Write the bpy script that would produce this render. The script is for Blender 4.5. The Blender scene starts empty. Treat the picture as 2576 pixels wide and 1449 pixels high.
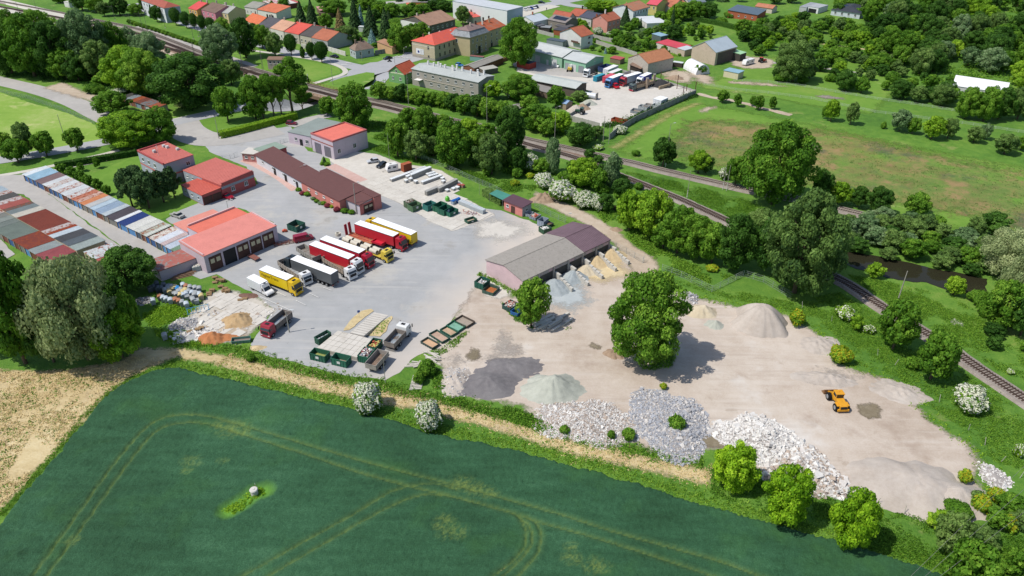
import bpy,bmesh,math,random
import numpy as np
from mathutils import Vector,noise,geometry,Matrix
random.seed(7)
R = math.radians
scene = bpy.context.scene
COL = scene.collection
CAM_F,CAM_TH,CAM_RO,CAM_H = 1884.37,0.555365,0.011507,95.55
fw = Vector((0,math.cos(CAM_TH),-math.sin(CAM_TH)))
u0 = Vector((0,math.sin(CAM_TH),math.cos(CAM_TH)))
r0 = Vector((1,0,0))
cr,sr = math.cos(CAM_RO),math.sin(CAM_RO)
RX = r0 * cr + u0 * sr
UX = -r0 * sr + u0 * cr
cam = bpy.data.cameras.new('camera')
camo = bpy.data.objects.new('camera',cam)
COL.objects.link(camo)
camo.matrix_world = Matrix(((RX.x,UX.x,-fw.x,0),(RX.y,UX.y,-fw.y,0),(RX.z,UX.z,-fw.z,CAM_H),(0,0,0,1)))
cam.sensor_width = 36
cam.lens = 36 * CAM_F / 2576
cam.clip_end = 20000
scene.camera = camo
SUN_EL = R(57)
SH = Vector((0.945,0.325)).normalized()          # the way shadows fall
world = bpy.data.worlds.new('World')
scene.world = world
world.use_nodes = True
wn = world.node_tree
bg = wn.nodes['Background']
sky = wn.nodes.new('ShaderNodeTexSky')
sky.sky_type = 'NISHITA'
sky.sun_disc = False
sky.sun_elevation = SUN_EL
sky.sun_rotation = math.atan2(-SH.x,-SH.y)
wn.links.new(sky.outputs[0],bg.inputs[0])
bg.inputs[1].default_value = 0.14
sl = bpy.data.lights.new('sun','SUN')
sl.energy = 4.5
sl.angle = R(0.55)
sl.color = (1.0,0.955,0.88)
so = bpy.data.objects.new('sun',sl)
COL.objects.link(so)
ldir = Vector((SH.x * math.cos(SUN_EL),SH.y * math.cos(SUN_EL),-math.sin(SUN_EL)))
so.rotation_euler = ldir.to_track_quat('-Z','Y').to_euler()
so.location = (0,0,200)
scene.view_settings.view_transform = 'Standard'
scene.view_settings.look = 'None'
scene.view_settings.gamma = 1
scene.view_settings.exposure = 0.14
scene.view_settings.use_curve_mapping = False
scene.cycles.max_bounces = 6
scene.cycles.diffuse_bounces = 3
scene.cycles.transparent_max_bounces = 8
def G(p,z=0.0):
 d = fw * CAM_F + RX * (p[0] - 1288) - UX * (p[1] - 724.5)
 t = (z - CAM_H) / d.z
 return Vector((d.x * t,d.y * t,z))
def mpp(p):
 d = fw * CAM_F + RX * (p[0] - 1288) - UX * (p[1] - 724.5)
 return (0 - CAM_H) / d.z          # metres per pixel across
def PJ(w):
 v = Vector(w) - Vector((0,0,CAM_H))
 k = v.dot(fw)
 return (1288 + CAM_F * v.dot(RX) / k,724.5 - CAM_F * v.dot(UX) / k)
def height_for(p,ytop):
 w = G(p)
 lo,hi = 0.1,60
 for _ in range(24):
  m = (lo + hi) / 2
  if PJ((w.x,w.y,m))[1] > ytop: lo = m
  else: hi = m
 return lo
def T(i,j,*pts):
 return [(644 * i + x / 4,362.5 * j + y / 4) for x,y in pts]
ZO = dict(A=(900,790,4.026),B=(530,990,4.026),C=(1380,540,4.5286),D=(640,0,5.1755),E=(1130,0,5.1755),F=(1560,0,5.1755),G=(2050,0,5.1755),H=(2150,220,5.1755))
def Z(k,*pts):
 a,b,s = ZO[k]
 return [((a + x / s) * .66392,(b + y / s) * .66392) for x,y in pts]
LABELS = {}
def tag(o,label,cat,group=None):
 o['label'] = label
 o['category'] = cat
 if group: o['group'] = group
 return o
def thing(name,label,cat,loc=(0,0,0),rz=0,group=None):
 o = bpy.data.objects.new(name,None)
 o.empty_display_size = .5
 COL.objects.link(o)
 o.location = loc
 o.rotation_euler = (0,0,rz)
 if label: tag(o,label,cat,group)
 return o
def struct(o):
 o['kind'] = 'structure'
 return o
def copy_tree(o,parent=None):
 c = o.copy()
 COL.objects.link(c)
 c.parent = parent
 for ch in [x for x in o.children]: copy_tree(ch,c)
 return c
def lin(h):
 h = h.lstrip('#')
 v = [int(h[i:i + 2],16) / 255 for i in (0,2,4)]
 return [x / 12.92 if x < .04 else ((x + .055) / 1.055) ** 2.4 for x in v]
KCOL = 0.72
def lc(h,k=KCOL):
 return tuple(min(.86,x * k) for x in lin(h)) + (1,)
MATS = {}
class NT:
 def __init__(s,name):
  s.m = bpy.data.materials.new(name)
  s.m.use_nodes = True
  s.t = s.m.node_tree
  s.b = s.t.nodes['Principled BSDF']
  s.b.inputs['Specular IOR Level'].default_value = .25
 def n(s,typ,**kw):
  o = s.t.nodes.new('ShaderNode' + typ)
  for k,v in kw.items(): setattr(o,k,v)
  return o
 def l(s,a,b): s.t.links.new(a,b)
 def coord(s,world=True,sc=None,rot=None):
  c = s.n('NewGeometry').outputs['Position'] if world else s.n('TexCoord').outputs['Object']
  if sc or rot:
   m = s.n('Mapping')
   if sc: m.inputs['Scale'].default_value = sc
   if rot: m.inputs['Rotation'].default_value = (0,0,rot)
   s.l(c,m.inputs[0])
   c = m.outputs[0]
  return c
 def noise(s,c,scale,detail=4,rough=.6):
  o = s.n('TexNoise')
  o.inputs['Scale'].default_value = scale
  o.inputs['Detail'].default_value = detail
  o.inputs['Roughness'].default_value = rough
  s.l(c,o.inputs['Vector'])
  return o.outputs[0]
 def ramp(s,fac,stops):
  o = s.n('ValToRGB')
  e = o.color_ramp.elements
  while len(e) > 1: e.remove(e[-1])
  for i,(p,c) in enumerate(stops):
   x = e[0] if i == 0 else e.new(p)
   x.position = p
   x.color = c if len(c) == 4 else tuple(c) + (1,)
  s.l(fac,o.inputs[0])
  return o.outputs[0]
 def mix(s,f,a,b,mode='MIX'):
  o = s.n('Mix',data_type='RGBA',blend_type=mode)
  for k,v in ((0,f),(6,a),(7,b)):
   if hasattr(v,'links'): s.l(v,o.inputs[k])
   else: o.inputs[k].default_value = v
  return o.outputs[2]
 def math(s,op,a,b=0.5):
  o = s.n('Math',operation=op)
  for k,v in ((0,a),(1,b)):
   if hasattr(v,'links'): s.l(v,o.inputs[k])
   else: o.inputs[k].default_value = v
  return o.outputs[0]
 def bump(s,h,strength=.3,dist=.1):
  o = s.n('Bump')
  o.inputs['Strength'].default_value = strength
  o.inputs['Distance'].default_value = dist
  s.l(h,o.inputs['Height'])
  s.l(o.outputs[0],s.b.inputs['Normal'])
 def done(s,color,rough=.85):
  if hasattr(color,'links'): s.l(color,s.b.inputs['Base Color'])
  else: s.b.inputs['Base Color'].default_value = color
  s.b.inputs['Roughness'].default_value = rough
  return s.m
def shade(c,k): return tuple(min(.86,x * k) for x in c[:3]) + (1,)
def M(h,var=.16,sc=.6,rough=.75,bump=0.,metal=0.,world=True,dirt=None,k=KCOL,spec=None):
 key = (h,var,sc,rough,bump,metal,world,dirt,k)
 if key in MATS: return MATS[key]
 t = NT('paint_' + h.strip('#'))
 c = t.coord(world)
 base = lc(h,k)
 n1 = t.noise(c,sc,5)
 n2 = t.noise(c,sc * 9,3)
 f = t.math('MULTIPLY',t.math('ADD',n1,n2),.5)
 col = t.ramp(f,[(.34,shade(base,1 - var * 1.4)),(.5,base),(.66,shade(base,1 + var))])
 if dirt:
  n3 = t.noise(c,sc * 2.2,6,.7)
  g = t.ramp(n3,[(dirt[1],(0,0,0,1)),(dirt[1] + .09,(1,1,1,1))])
  col = t.mix(g,col,lc(dirt[0]))
 if bump: t.bump(n2,bump,.05)
 t.b.inputs['Metallic'].default_value = metal
 if spec is not None: t.b.inputs['Specular IOR Level'].default_value = spec
 MATS[key] = t.done(col,rough)
 return MATS[key]
def paint(h,rough=.35): return M(h,.05,.8,rough,0,0,False,None,KCOL,.5)
def ground_mat(name,stops,s1=.05,s2=.7,s3=5.,w=(.45,.3,.25),bump=.4,bd=.12,aniso=None,rot=None,patches=None,rough=.95,streaks=()):
 """three octaves of world-space noise through one ramp: broad drifts, clumps and grain"""
 t = NT(name)
 c = t.coord(True,aniso,rot)
 a,b,d = t.noise(c,s1,5,.6),t.noise(c,s2,4,.65),t.noise(c,s3,3,.7)
 f = t.math('ADD',t.math('ADD',t.math('MULTIPLY',a,w[0]),t.math('MULTIPLY',b,w[1])),t.math('MULTIPLY',d,w[2]))
 col = t.ramp(f,[(p,lc(h)) for p,h in stops])
 for (h,sc,th,amt) in (patches or []):
  n = t.noise(t.coord(True),sc,6,.68)
  g = t.ramp(n,[(th,(0,0,0,1)),(th + .1,(amt,amt,amt,1))])
  col = t.mix(g,col,lc(h))
 for (h,sc,r_,th,amt) in streaks:
  n = t.noise(t.coord(True,(.06,1,1),R(r_)),sc,4,.6)
  w_ = t.ramp(t.noise(t.coord(True),.05,3),[(.42,(0,0,0,1)),(.58,(amt,amt,amt,1))])
  g = t.math('MULTIPLY',t.ramp(n,[(th,(0,0,0,1)),(th + .12,(1,1,1,1))]),w_)
  col = t.mix(g,col,lc(h))
 if bump:
  t.bump(t.math('ADD',t.math('MULTIPLY',b,.7),d),bump,bd)
 return t.done(col,rough)
def leaf_mat(name,cols,trans=.42,kf=1.18):
 t = NT(name)
 at = t.n('Attribute',attribute_name='tint')
 oi = t.n('ObjectInfo')
 f = t.math('ADD',t.math('MULTIPLY',at.outputs['Fac'],.75),t.math('MULTIPLY',oi.outputs['Random'],.25))
 def lf(h):
  r_,g_,b_,_ = lc(h,kf); return (min(.85,r_ * 1.17),g_ * .94,b_ * .95,1) if name in ('leaf_mid','leaf_dark','leaf_bright') else (r_,g_,b_,1)
 col = t.ramp(f,[(p,lf(h)) for p,h in cols])
 t.done(col,.6)
 t.b.inputs['Specular IOR Level'].default_value = .12
 tr = t.n('BsdfTranslucent')
 mx = t.n('MixShader')
 mx.inputs[0].default_value = trans
 t.l(col,tr.inputs[0])
 t.l(t.b.outputs[0],mx.inputs[1])
 t.l(tr.outputs[0],mx.inputs[2])
 t.l(mx.outputs[0],t.t.nodes['Material Output'].inputs[0])
 return t.m
class MB:
 def __init__(s): s.v = []; s.f = []; s.mi = []; s.cur = 0
 def quad(s,*p):
  b = len(s.v); s.v += [tuple(q) for q in p]; s.f.append(tuple(range(b,b + len(p)))); s.mi.append(s.cur); return s
 def add(s,vs,fs):
  b = len(s.v); s.v += [tuple(q) for q in vs]
  for f in fs: s.f.append(tuple(b + i for i in f)); s.mi.append(s.cur)
  return s
 def box(s,x0,y0,z0,x1,y1,z1):
  vs = [(x0,y0,z0),(x1,y0,z0),(x1,y1,z0),(x0,y1,z0),(x0,y0,z1),(x1,y0,z1),(x1,y1,z1),(x0,y1,z1)]
  return s.add(vs,[(3,2,1,0),(4,5,6,7),(0,1,5,4),(1,2,6,5),(2,3,7,6),(3,0,4,7)])
 def cbox(s,cx,cy,cz,sx,sy,sz,rz=0,rx=0,ry=0):
  m = Matrix.Rotation(rz,3,'Z') @ Matrix.Rotation(ry,3,'Y') @ Matrix.Rotation(rx,3,'X')
  vs = []
  for z in (-1,1):
   for x,y in ((-1,-1),(1,-1),(1,1),(-1,1)):
    w = m @ Vector((x * sx / 2,y * sy / 2,z * sz / 2)); vs.append((cx + w.x,cy + w.y,cz + w.z))
  return s.add(vs,[(3,2,1,0),(4,5,6,7),(0,1,5,4),(1,2,6,5),(2,3,7,6),(3,0,4,7)])
 def prism(s,prof,a,b,axis='y',taper=1.0,tc=None):
  """extrude a profile (x,z) from y=a to y=b"""
  n = len(prof); vs = []
  for y in (a,b):
   for (x,z) in prof: vs.append((x,y,z) if axis == 'y' else (y,x,z))
  fs = [tuple(range(n))[::-1],tuple(range(n,2 * n))] + [(i,(i + 1) % n,n + (i + 1) % n,n + i) for i in range(n)]
  return s.add(vs,fs)
 def flat(s,pts,z0,z1):
  n = len(pts)
  vs = [(p[0],p[1],z0) for p in pts] + [(p[0],p[1],z1) for p in pts]
  return s.add(vs,[tuple(range(n))[::-1],tuple(range(n,2 * n))] + [(i,(i + 1) % n,n + (i + 1) % n,n + i) for i in range(n)])
 def tube(s,p0,p1,r,r1=None,n=6):
  p0 = Vector(p0); p1 = Vector(p1); d = (p1 - p0)
  if d.length < 1e-6: return s
  q = d.to_track_quat('Z','Y'); r1 = r if r1 is None else r1
  vs = []
  for p,rr in ((p0,r),(p1,r1)):
   for k in range(n):
    a = 2 * math.pi * k / n; w = q @ Vector((math.cos(a) * rr,math.sin(a) * rr,0)); vs.append(tuple(p + w))
  return s.add(vs,[tuple(range(n))[::-1],tuple(range(n,2 * n))] + [(i,(i + 1) % n,n + (i + 1) % n,n + i) for i in range(n)])
 def ball(s,c,rx,ry,rz,n=10,m=6,zmin=-1):
  vs = []; fs = []
  for j in range(m + 1):
   th = math.pi * j / m
   for k in range(n):
    a = 2 * math.pi * k / n; vs.append((c[0] + rx * math.sin(th) * math.cos(a),c[1] + ry * math.sin(th) * math.sin(a),c[2] + rz * max(zmin,math.cos(th))))
  for j in range(m):
   for k in range(n): fs.append((j * n + k,(j + 1) * n + k,(j + 1) * n + (k + 1) % n,j * n + (k + 1) % n))
  return s.add(vs,fs)
 def mesh(s,name,mats,smooth=False):
  me = bpy.data.meshes.new(name)
  me.from_pydata(s.v,[],s.f)
  for m in (mats if isinstance(mats,(list,tuple)) else [mats]): me.materials.append(m)
  if max(s.mi,default=0) > 0: me.polygons.foreach_set('material_index',s.mi)
  if smooth: me.polygons.foreach_set('use_smooth',[True] * len(s.f))
  me.update()
  return me
 def build(s,name,mats,parent=None,smooth=False,bevel=0,label=None):
  return put(name,s.mesh(name,mats,smooth),parent,bevel=bevel,label=label)
def put(name,me,parent=None,loc=None,rz=None,bevel=0,label=None):
 o = bpy.data.objects.new(name,me)
 COL.objects.link(o)
 if parent: o.parent = parent
 if loc is not None: o.location = loc
 if rz is not None: o.rotation_euler = (0,0,rz)
 if bevel:
  b = o.modifiers.new('bevel','BEVEL'); b.width = bevel; b.segments = 2; b.limit_method = 'ANGLE'
 if label: o['label'] = label
 return o
DIPC = G((803,234)).xy
DIPD = (G((1000,150)).xy - G((643,264)).xy).normalized()
DIPN = Vector((-DIPD.y,DIPD.x))
def hgt(x,y):
 v = Vector((x,y)) - DIPC
 s,t = v.dot(DIPD),abs(v.dot(DIPN))
 if abs(s) > 42 or t > 13: return 0.
 a = .5 + .5 * math.cos(math.pi * min(1,max(0,(abs(s) - 8) / 34)))
 b = 1 if t < 4.2 else .5 + .5 * math.cos(math.pi * min(1,(t - 4.2) / 6))
 return -4.4 * a * b
def fbm(x,y,s,o=3):
 v = 0; a = 1
 for _ in range(o): v += a * noise.noise(Vector((x * s,y * s,3.7))); s *= 2.1; a *= .5
 return v
def resample(pts,seg):
 out = []
 n = len(pts)
 for i in range(n):
  a,b = pts[i],pts[(i + 1) % n]
  k = max(1,int((b - a).length / seg))
  for j in range(k): out.append(a.lerp(b,j / k))
 return out
def smooth_closed(pts,it=2):
 for _ in range(it):
  o = []
  n = len(pts)
  for i in range(n):
   a,b = pts[i],pts[(i + 1) % n]
   o += [a.lerp(b,.25),a.lerp(b,.75)]
  pts = o
 return pts
LAYER = [0.0]
def sheet(name,P,mat,amp=.5,seg=1.2,z=None,smooth=0,world=False,parent=None,sc=.35):
 pts = [Vector(p) if world else G(p).xy for p in P]
 if smooth: pts = smooth_closed(pts,smooth)
 if amp:
  pts = resample(pts,seg)
  n = len(pts); q = []
  for i in range(n):
   t = (pts[(i + 1) % n] - pts[i - 1]).normalized(); nn = Vector((-t.y,t.x)); p = pts[i]
   q.append(p + nn * amp * (fbm(p.x,p.y,sc) + .6 * fbm(p.x + 9,p.y,sc * 4)))
  pts = q
 if z is None:
  LAYER[0] += .0016; z = .012 + LAYER[0]
 tris = geometry.tessellate_polygon([[Vector((p.x,p.y,0)) for p in pts]])
 me = bpy.data.meshes.new(name)
 me.from_pydata([(p.x,p.y,z) for p in pts],[],[tuple(t) for t in tris])
 bm = bmesh.new(); bm.from_mesh(me)
 bmesh.ops.recalc_face_normals(bm,faces=bm.faces[:])
 if bm.faces and bm.faces[0].normal.z < 0: bmesh.ops.reverse_faces(bm,faces=bm.faces[:])
 bm.to_mesh(me); bm.free()
 me.materials.append(mat)
 o = put(name,me,parent)
 if not parent: struct(o)
 return o
def spline(pts,step=3.):
 """Catmull-Rom through Vector2 points"""
 out = []
 P = [pts[0]] + list(pts) + [pts[-1]]
 for i in range(1,len(P) - 2):
  a,b,c,d = P[i - 1],P[i],P[i + 1],P[i + 2]
  k = max(1,int((c - b).length / step))
  for j in range(k):
   t = j / k
   out.append(.5 * ((2 * b) + (c - a) * t + (2 * a - 5 * b + 4 * c - d) * t * t + (3 * b - a - 3 * c + d) * t ** 3))
 out.append(P[-2])
 return out
def strip(name,P,w,mat,z=None,off=0.,h=0.,step=3.,parent=None,amp=0.,world=False,cross=2,hg=True):
 """road / path / ballast strip of width w along P; h>0 makes a raised strip with sides"""
 c = P if world else [G(p).xy for p in P]
 c = spline(c,step)
 if z is None:
  LAYER[0] += .0016; z = .012 + LAYER[0]
 mb = MB(); n = len(c); rows = []
 for i in range(n):
  t = (c[min(n - 1,i + 1)] - c[max(0,i - 1)]).normalized(); nn = Vector((-t.y,t.x))
  row = []
  for k in range(cross + 1):
   o = off + w * (k / cross - .5)
   if amp and k in (0,cross): o += amp * fbm(c[i].x + k * 7,c[i].y,.4)
   q = c[i] + nn * o
   row.append((q.x,q.y,z + h + (hgt(q.x,q.y) if hg else 0)))
  if h:
   a = c[i] + nn * (off - w / 2 - h * 1.3); b = c[i] + nn * (off + w / 2 + h * 1.3)
   row = [(a.x,a.y,z - .01)] + row + [(b.x,b.y,z - .01)]
  rows.append(row)
 m = len(rows[0])
 vs = [p for r in rows for p in r]
 fs = [(i * m + k,(i + 1) * m + k,(i + 1) * m + k + 1,i * m + k + 1) for i in range(n - 1) for k in range(m - 1)]
 mb.add(vs,[f[::-1] for f in fs])
 o = mb.build(name,mat,parent)
 if not parent: struct(o)
 return o
def inside(px,py,poly):
 r = np.zeros(px.shape,bool); n = len(poly)
 for i in range(n):
  x1,y1 = poly[i]; x2,y2 = poly[(i + 1) % n]
  if y1 == y2: continue
  c = ((y1 > py) != (y2 > py)) & (px < (x2 - x1) * (py - y1) / (y2 - y1) + x1)
  r ^= c
 return r
def segdist(px,py,line):
 d = np.full(px.shape,1e9)
 for a,b in zip(line[:-1],line[1:]):
  vx,vy = b[0] - a[0],b[1] - a[1]; L = vx * vx + vy * vy + 1e-9
  t = np.clip(((px - a[0]) * vx + (py - a[1]) * vy) / L,0,1)
  d = np.minimum(d,np.hypot(px - a[0] - t * vx,py - a[1] - t * vy))
 return d
SOFT = {}
def soften(mat,fade,amp):
 """the material thins out over its last metres: loose stuff spilling over what lies below"""
 k = (mat.name,fade,amp)
 if k in SOFT: return SOFT[k]
 m = mat.copy(); t = m.node_tree; N = t.nodes; L = t.links
 out = N['Material Output']; bs = out.inputs[0].links[0].from_socket
 at = N.new('ShaderNodeAttribute'); at.attribute_name = 'edge'
 def noi(sc,w):
  n = N.new('ShaderNodeTexNoise'); n.inputs['Scale'].default_value = sc; n.inputs['Detail'].default_value = 5; n.inputs['Roughness'].default_value = .65
  g = N.new('ShaderNodeNewGeometry'); L.new(g.outputs['Position'],n.inputs['Vector'])
  a = N.new('ShaderNodeMath'); a.operation = 'MULTIPLY_ADD'; L.new(n.outputs[0],a.inputs[0]); a.inputs[1].default_value = w; a.inputs[2].default_value = -w / 2
  return a.outputs[0]
 def mth(op,a,b):
  x = N.new('ShaderNodeMath'); x.operation = op
  for i,v in enumerate((a,b)):
   if hasattr(v,'links'): L.new(v,x.inputs[i])
   else: x.inputs[i].default_value = v
  return x.outputs[0]
 s = mth('ADD',mth('ADD',at.outputs['Fac'],noi(.3,amp * 4)),noi(1.8,amp * 2.4))
 f = mth('DIVIDE',s,fade); cl = N.new('ShaderNodeClamp'); L.new(f,cl.inputs[0])
 tr = N.new('ShaderNodeBsdfTransparent'); mx = N.new('ShaderNodeMixShader')
 L.new(cl.outputs[0],mx.inputs[0]); L.new(tr.outputs[0],mx.inputs[1]); L.new(bs,mx.inputs[2]); L.new(mx.outputs[0],out.inputs[0])
 SOFT[k] = m
 return m
def soft(name,P,mat,fade=1.2,amp=.8,cell=1.,world=False):
 pts = [Vector(p) if world else G(p).xy for p in P]
 xs = [p.x for p in pts]; ys = [p.y for p in pts]; g = amp * 1.2 + cell
 X,Y = np.meshgrid(np.arange(min(xs) - g,max(xs) + g,cell),np.arange(min(ys) - g,max(ys) + g,cell))
 poly = [tuple(p) for p in pts]
 D = segdist(X,Y,poly + [poly[0]]); D = np.where(inside(X,Y,poly),D,-D)
 ok = D > -g; cellm = ok[:-1,:-1] | ok[1:,:-1] | ok[:-1,1:] | ok[1:,1:]
 LAYER[0] += .0016; z = .012 + LAYER[0]
 idx = np.arange(X.size).reshape(X.shape)
 F = np.stack([idx[:-1,:-1][cellm],idx[:-1,1:][cellm],idx[1:,1:][cellm],idx[1:,:-1][cellm]],1)
 u,inv = np.unique(F,return_inverse=True); F = inv.reshape(F.shape)
 V = np.stack([X.ravel()[u],Y.ravel()[u],np.full(len(u),z)],1)
 me = bpy.data.meshes.new(name)
 me.vertices.add(len(V)); me.vertices.foreach_set('co',V.astype(np.float32).ravel())
 me.loops.add(F.size); me.loops.foreach_set('vertex_index',F.ravel().astype(np.int32))
 me.polygons.add(len(F)); me.polygons.foreach_set('loop_start',np.arange(0,F.size,4)); me.polygons.foreach_set('loop_total',np.full(len(F),4)); me.update(calc_edges=True)
 me.attributes.new('edge','FLOAT','POINT').data.foreach_set('value',D.ravel()[u].astype(np.float32))
 me.materials.append(soften(mat,fade,amp))
 return struct(put(name,me))
def band(P,w):
 c = spline([G(p).xy for p in P],2.); l,r = [],[]
 for i in range(len(c)):
  t = (c[min(len(c) - 1,i + 1)] - c[max(0,i - 1)]).normalized(); n = Vector((-t.y,t.x)) * w / 2; l.append(c[i] + n); r.append(c[i] - n)
 return l + r[::-1]
# ================================================================ GROUND
m_ground = ground_mat('rough_grass',[(.30,'#3c5f20'),(.44,'#527d2a'),(.55,'#699034'),(.68,'#94a052')],.03,.35,2.6,(.4,.32,.28),.7,.25,patches=[('#b3a770',.05,.62,.55)])
m_lawn = ground_mat('mown_lawn',[(.3,'#557a26'),(.5,'#6c9434'),(.7,'#8da24c')],.04,.5,4,(.5,.3,.2),.3,.05,patches=[('#b9bd7c',.06,.6,.6)])
m_sport = ground_mat('pitch_grass',[(.3,'#6d9433'),(.5,'#88a845'),(.68,'#b0b876')],.035,.4,3,(.55,.25,.2),.3,.05,patches=[('#c9c48e',.05,.56,.7)])
m_meadow = ground_mat('rough_meadow',[(.3,'#4a6a2a'),(.42,'#64803a'),(.5,'#7c8a46'),(.58,'#94864f'),(.66,'#7f7458'),(.74,'#8f7c60')],.03,.3,2.2,(.38,.34,.28),.9,.3,patches=[('#7a7444',.11,.5,.6),('#6c9a34',.02,.55,.8),('#a58860',.07,.53,.8),('#5c6448',.05,.55,.8),('#9a7a5c',.3,.58,.6)])
m_wild = ground_mat('weeds',[(.3,'#3c6020'),(.45,'#52802a'),(.58,'#6f9838'),(.72,'#98a056')],.06,.7,3.5,(.35,.35,.3),1.,.35)
m_straw = ground_mat('straw',[(.28,'#9c8a68'),(.42,'#c0aa7c'),(.54,'#d6c296'),(.68,'#e4d5ae')],.05,.5,2.8,(.4,.3,.3),.8,.18,aniso=(.55,1.5,1),rot=R(-20),patches=[('#a8927a',.045,.54,.8),('#7a9440',.09,.62,.8),('#8a7860',.2,.66,.5)])
m_dirt = ground_mat('pale_dirt',[(.28,'#a09080'),(.42,'#bcac9c'),(.55,'#cdc0b2'),(.7,'#d9cfc4')],.03,.25,3,(.5,.3,.2),.35,.1,patches=[('#a89686',.045,.58,.75),('#dcd8d2',.03,.58,.7),('#94826f',.13,.62,.6),('#8f7f70',.5,.68,.5)],streaks=[('#ad9e90',.7,14,.52,.3),('#dcd4ca',.6,-32,.53,.35),('#a5968a',.9,62,.55,.25)])
m_track = ground_mat('dirt_track',[(.3,'#9d8a75'),(.5,'#bfae99'),(.7,'#d2c6b4')],.06,.5,3,(.4,.35,.25),.5,.1,patches=[('#8e9a58',.12,.64,.6)])
m_asph = ground_mat('asphalt',[(.3,'#9a9a9b'),(.45,'#a8a9a9'),(.58,'#b3b3b3'),(.72,'#bfbebb')],.03,.3,6,(.5,.3,.2),.15,.02,patches=[('#c6c0b5',.035,.54,.75),('#878684',.07,.6,.6),('#72706d',.35,.66,.6),('#a59480',.11,.66,.6)],streaks=[('#949392',.9,24,.52,.35),('#c6c3bd',.6,-40,.52,.4)],rough=.9)
def dust_over(m,a,b,dirt):
 t = m.node_tree; bs = t.nodes['Principled BSDF']; src = bs.inputs['Base Color'].links[0].from_socket
 A,B = G(a).xy,G(b).xy; d = (B - A) / (B - A).length_squared
 g = t.nodes.new('ShaderNodeNewGeometry'); v = t.nodes.new('ShaderNodeVectorMath'); v.operation = 'DOT_PRODUCT'; v.inputs[1].default_value = (d.x,d.y,0); t.links.new(g.outputs['Position'],v.inputs[0])
 n = t.nodes.new('ShaderNodeTexNoise'); n.inputs['Scale'].default_value = .09; n.inputs['Detail'].default_value = 6; t.links.new(g.outputs['Position'],n.inputs['Vector'])
 x = t.nodes.new('ShaderNodeMath'); x.operation = 'ADD'; t.links.new(v.outputs['Value'],x.inputs[0]); t.links.new(n.outputs[0],x.inputs[1])
 r = t.nodes.new('ShaderNodeMapRange'); r.inputs['From Min'].default_value = A.dot(d) + .55; r.inputs['From Max'].default_value = A.dot(d) + 1.5; t.links.new(x.outputs[0],r.inputs['Value'])
 mx = t.nodes.new('ShaderNodeMix'); mx.data_type = 'RGBA'; t.links.new(r.outputs[0],mx.inputs[0]); t.links.new(src,mx.inputs[6]); mx.inputs[7].default_value = lc(dirt); t.links.new(mx.outputs[2],bs.inputs['Base Color'])
dust_over(m_asph,(1000,790),(1160,830),'#cfc4b8')
m_road = ground_mat('road_asphalt',[(.3,'#9fa0a2'),(.5,'#adaeb0'),(.7,'#bcbcbc')],.02,.3,6,(.5,.3,.2),.12,.02,patches=[('#90959a',.05,.64,.5)],rough=.9)
m_street = ground_mat('street_asphalt',[(.3,'#a5a19b'),(.5,'#b3afaa'),(.7,'#c2bdb6')],.05,.4,6,(.5,.3,.2),.15,.02,patches=[('#8f8b86',.09,.62,.6)],rough=.9)
m_conc = ground_mat('concrete',[(.28,'#b5aea3'),(.45,'#cbc5bb'),(.58,'#d8d2c8'),(.72,'#e2ddd4')],.06,.6,6,(.4,.35,.25),.25,.03,patches=[('#a9a092',.1,.62,.6)],rough=.9)
m_conc2 = ground_mat('worn_concrete',[(.28,'#a1978a'),(.45,'#bfb7aa'),(.6,'#cfc8bc'),(.75,'#ddd8ce')],.12,1.2,8,(.4,.35,.25),.35,.04,patches=[('#b49a78',.16,.62,.6)],rough=.9)
m_walk = ground_mat('pavement',[(.3,'#bdb7aa'),(.5,'#cdc8bc'),(.7,'#d9d5cb')],.06,.8,6,(.4,.35,.25),.2,.03)
m_pinkpave = ground_mat('pink_paving',[(.3,'#c09a90'),(.5,'#cdaba1'),(.7,'#d9bcb2')],.1,.8,6,(.4,.35,.25),.2,.03,patches=[('#a98a80',.2,.66,.6)])
m_ballast = ground_mat('ballast',[(.3,'#6f655c'),(.45,'#8f857c'),(.58,'#a79d94'),(.72,'#beb6ae')],.05,1.2,7,(.3,.3,.4),.8,.12)
m_ballast2 = ground_mat('brown_ballast',[(.3,'#5c4a40'),(.45,'#7d675a'),(.58,'#96806f'),(.72,'#b09c8b')],.05,1.2,7,(.3,.3,.4),.8,.12)
m_water = NT('pond_water'); m_water.b.inputs['IOR'].default_value = 1.33
m_water = m_water.done((.022,.021,.012,1),.06)
m_mud = ground_mat('puddle_mud',[(.3,'#6f6450'),(.5,'#877b64'),(.7,'#a39782')],.2,1.,4,bump=.1,rough=.35)
m_white = M('#e9e7e2',.06,2,.7)
def axis_pts(lo,hi,fine_lo,fine_hi,step,fine):
 a = [-9000,-5000,-2600,-1500,-1000]
 a += list(np.arange(lo,fine_lo,step)) + list(np.arange(fine_lo,fine_hi,fine)) + list(np.arange(fine_hi,hi,step)) + [1000,1500,2600,5000,9000]
 return np.array(a)
gx = axis_pts(-800,801,DIPC.x - 46,DIPC.x + 46,12,1.5)
gy = axis_pts(-200,901,DIPC.y - 46,DIPC.y + 46,12,1.5)
mb = MB()
mb.v = [(x,y,hgt(x,y)) for y in gy for x in gx]
nx = len(gx)
mb.f = [(j * nx + i,j * nx + i + 1,(j + 1) * nx + i + 1,(j + 1) * nx + i) for j in range(len(gy) - 1) for i in range(nx - 1)]
mb.mi = [0] * len(mb.f)
struct(mb.build('ground',m_ground))
soft('meadow',[(1540,380),(1600,330),(1700,262),(1760,258),(1850,272),(1990,300),(2200,345),(2400,385),(2700,440),(2900,560),(2760,700),(2500,600),(2300,560),(2050,500),(1880,455),(1700,415),(1600,400)],m_lawn,4,3,2.5)
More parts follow.
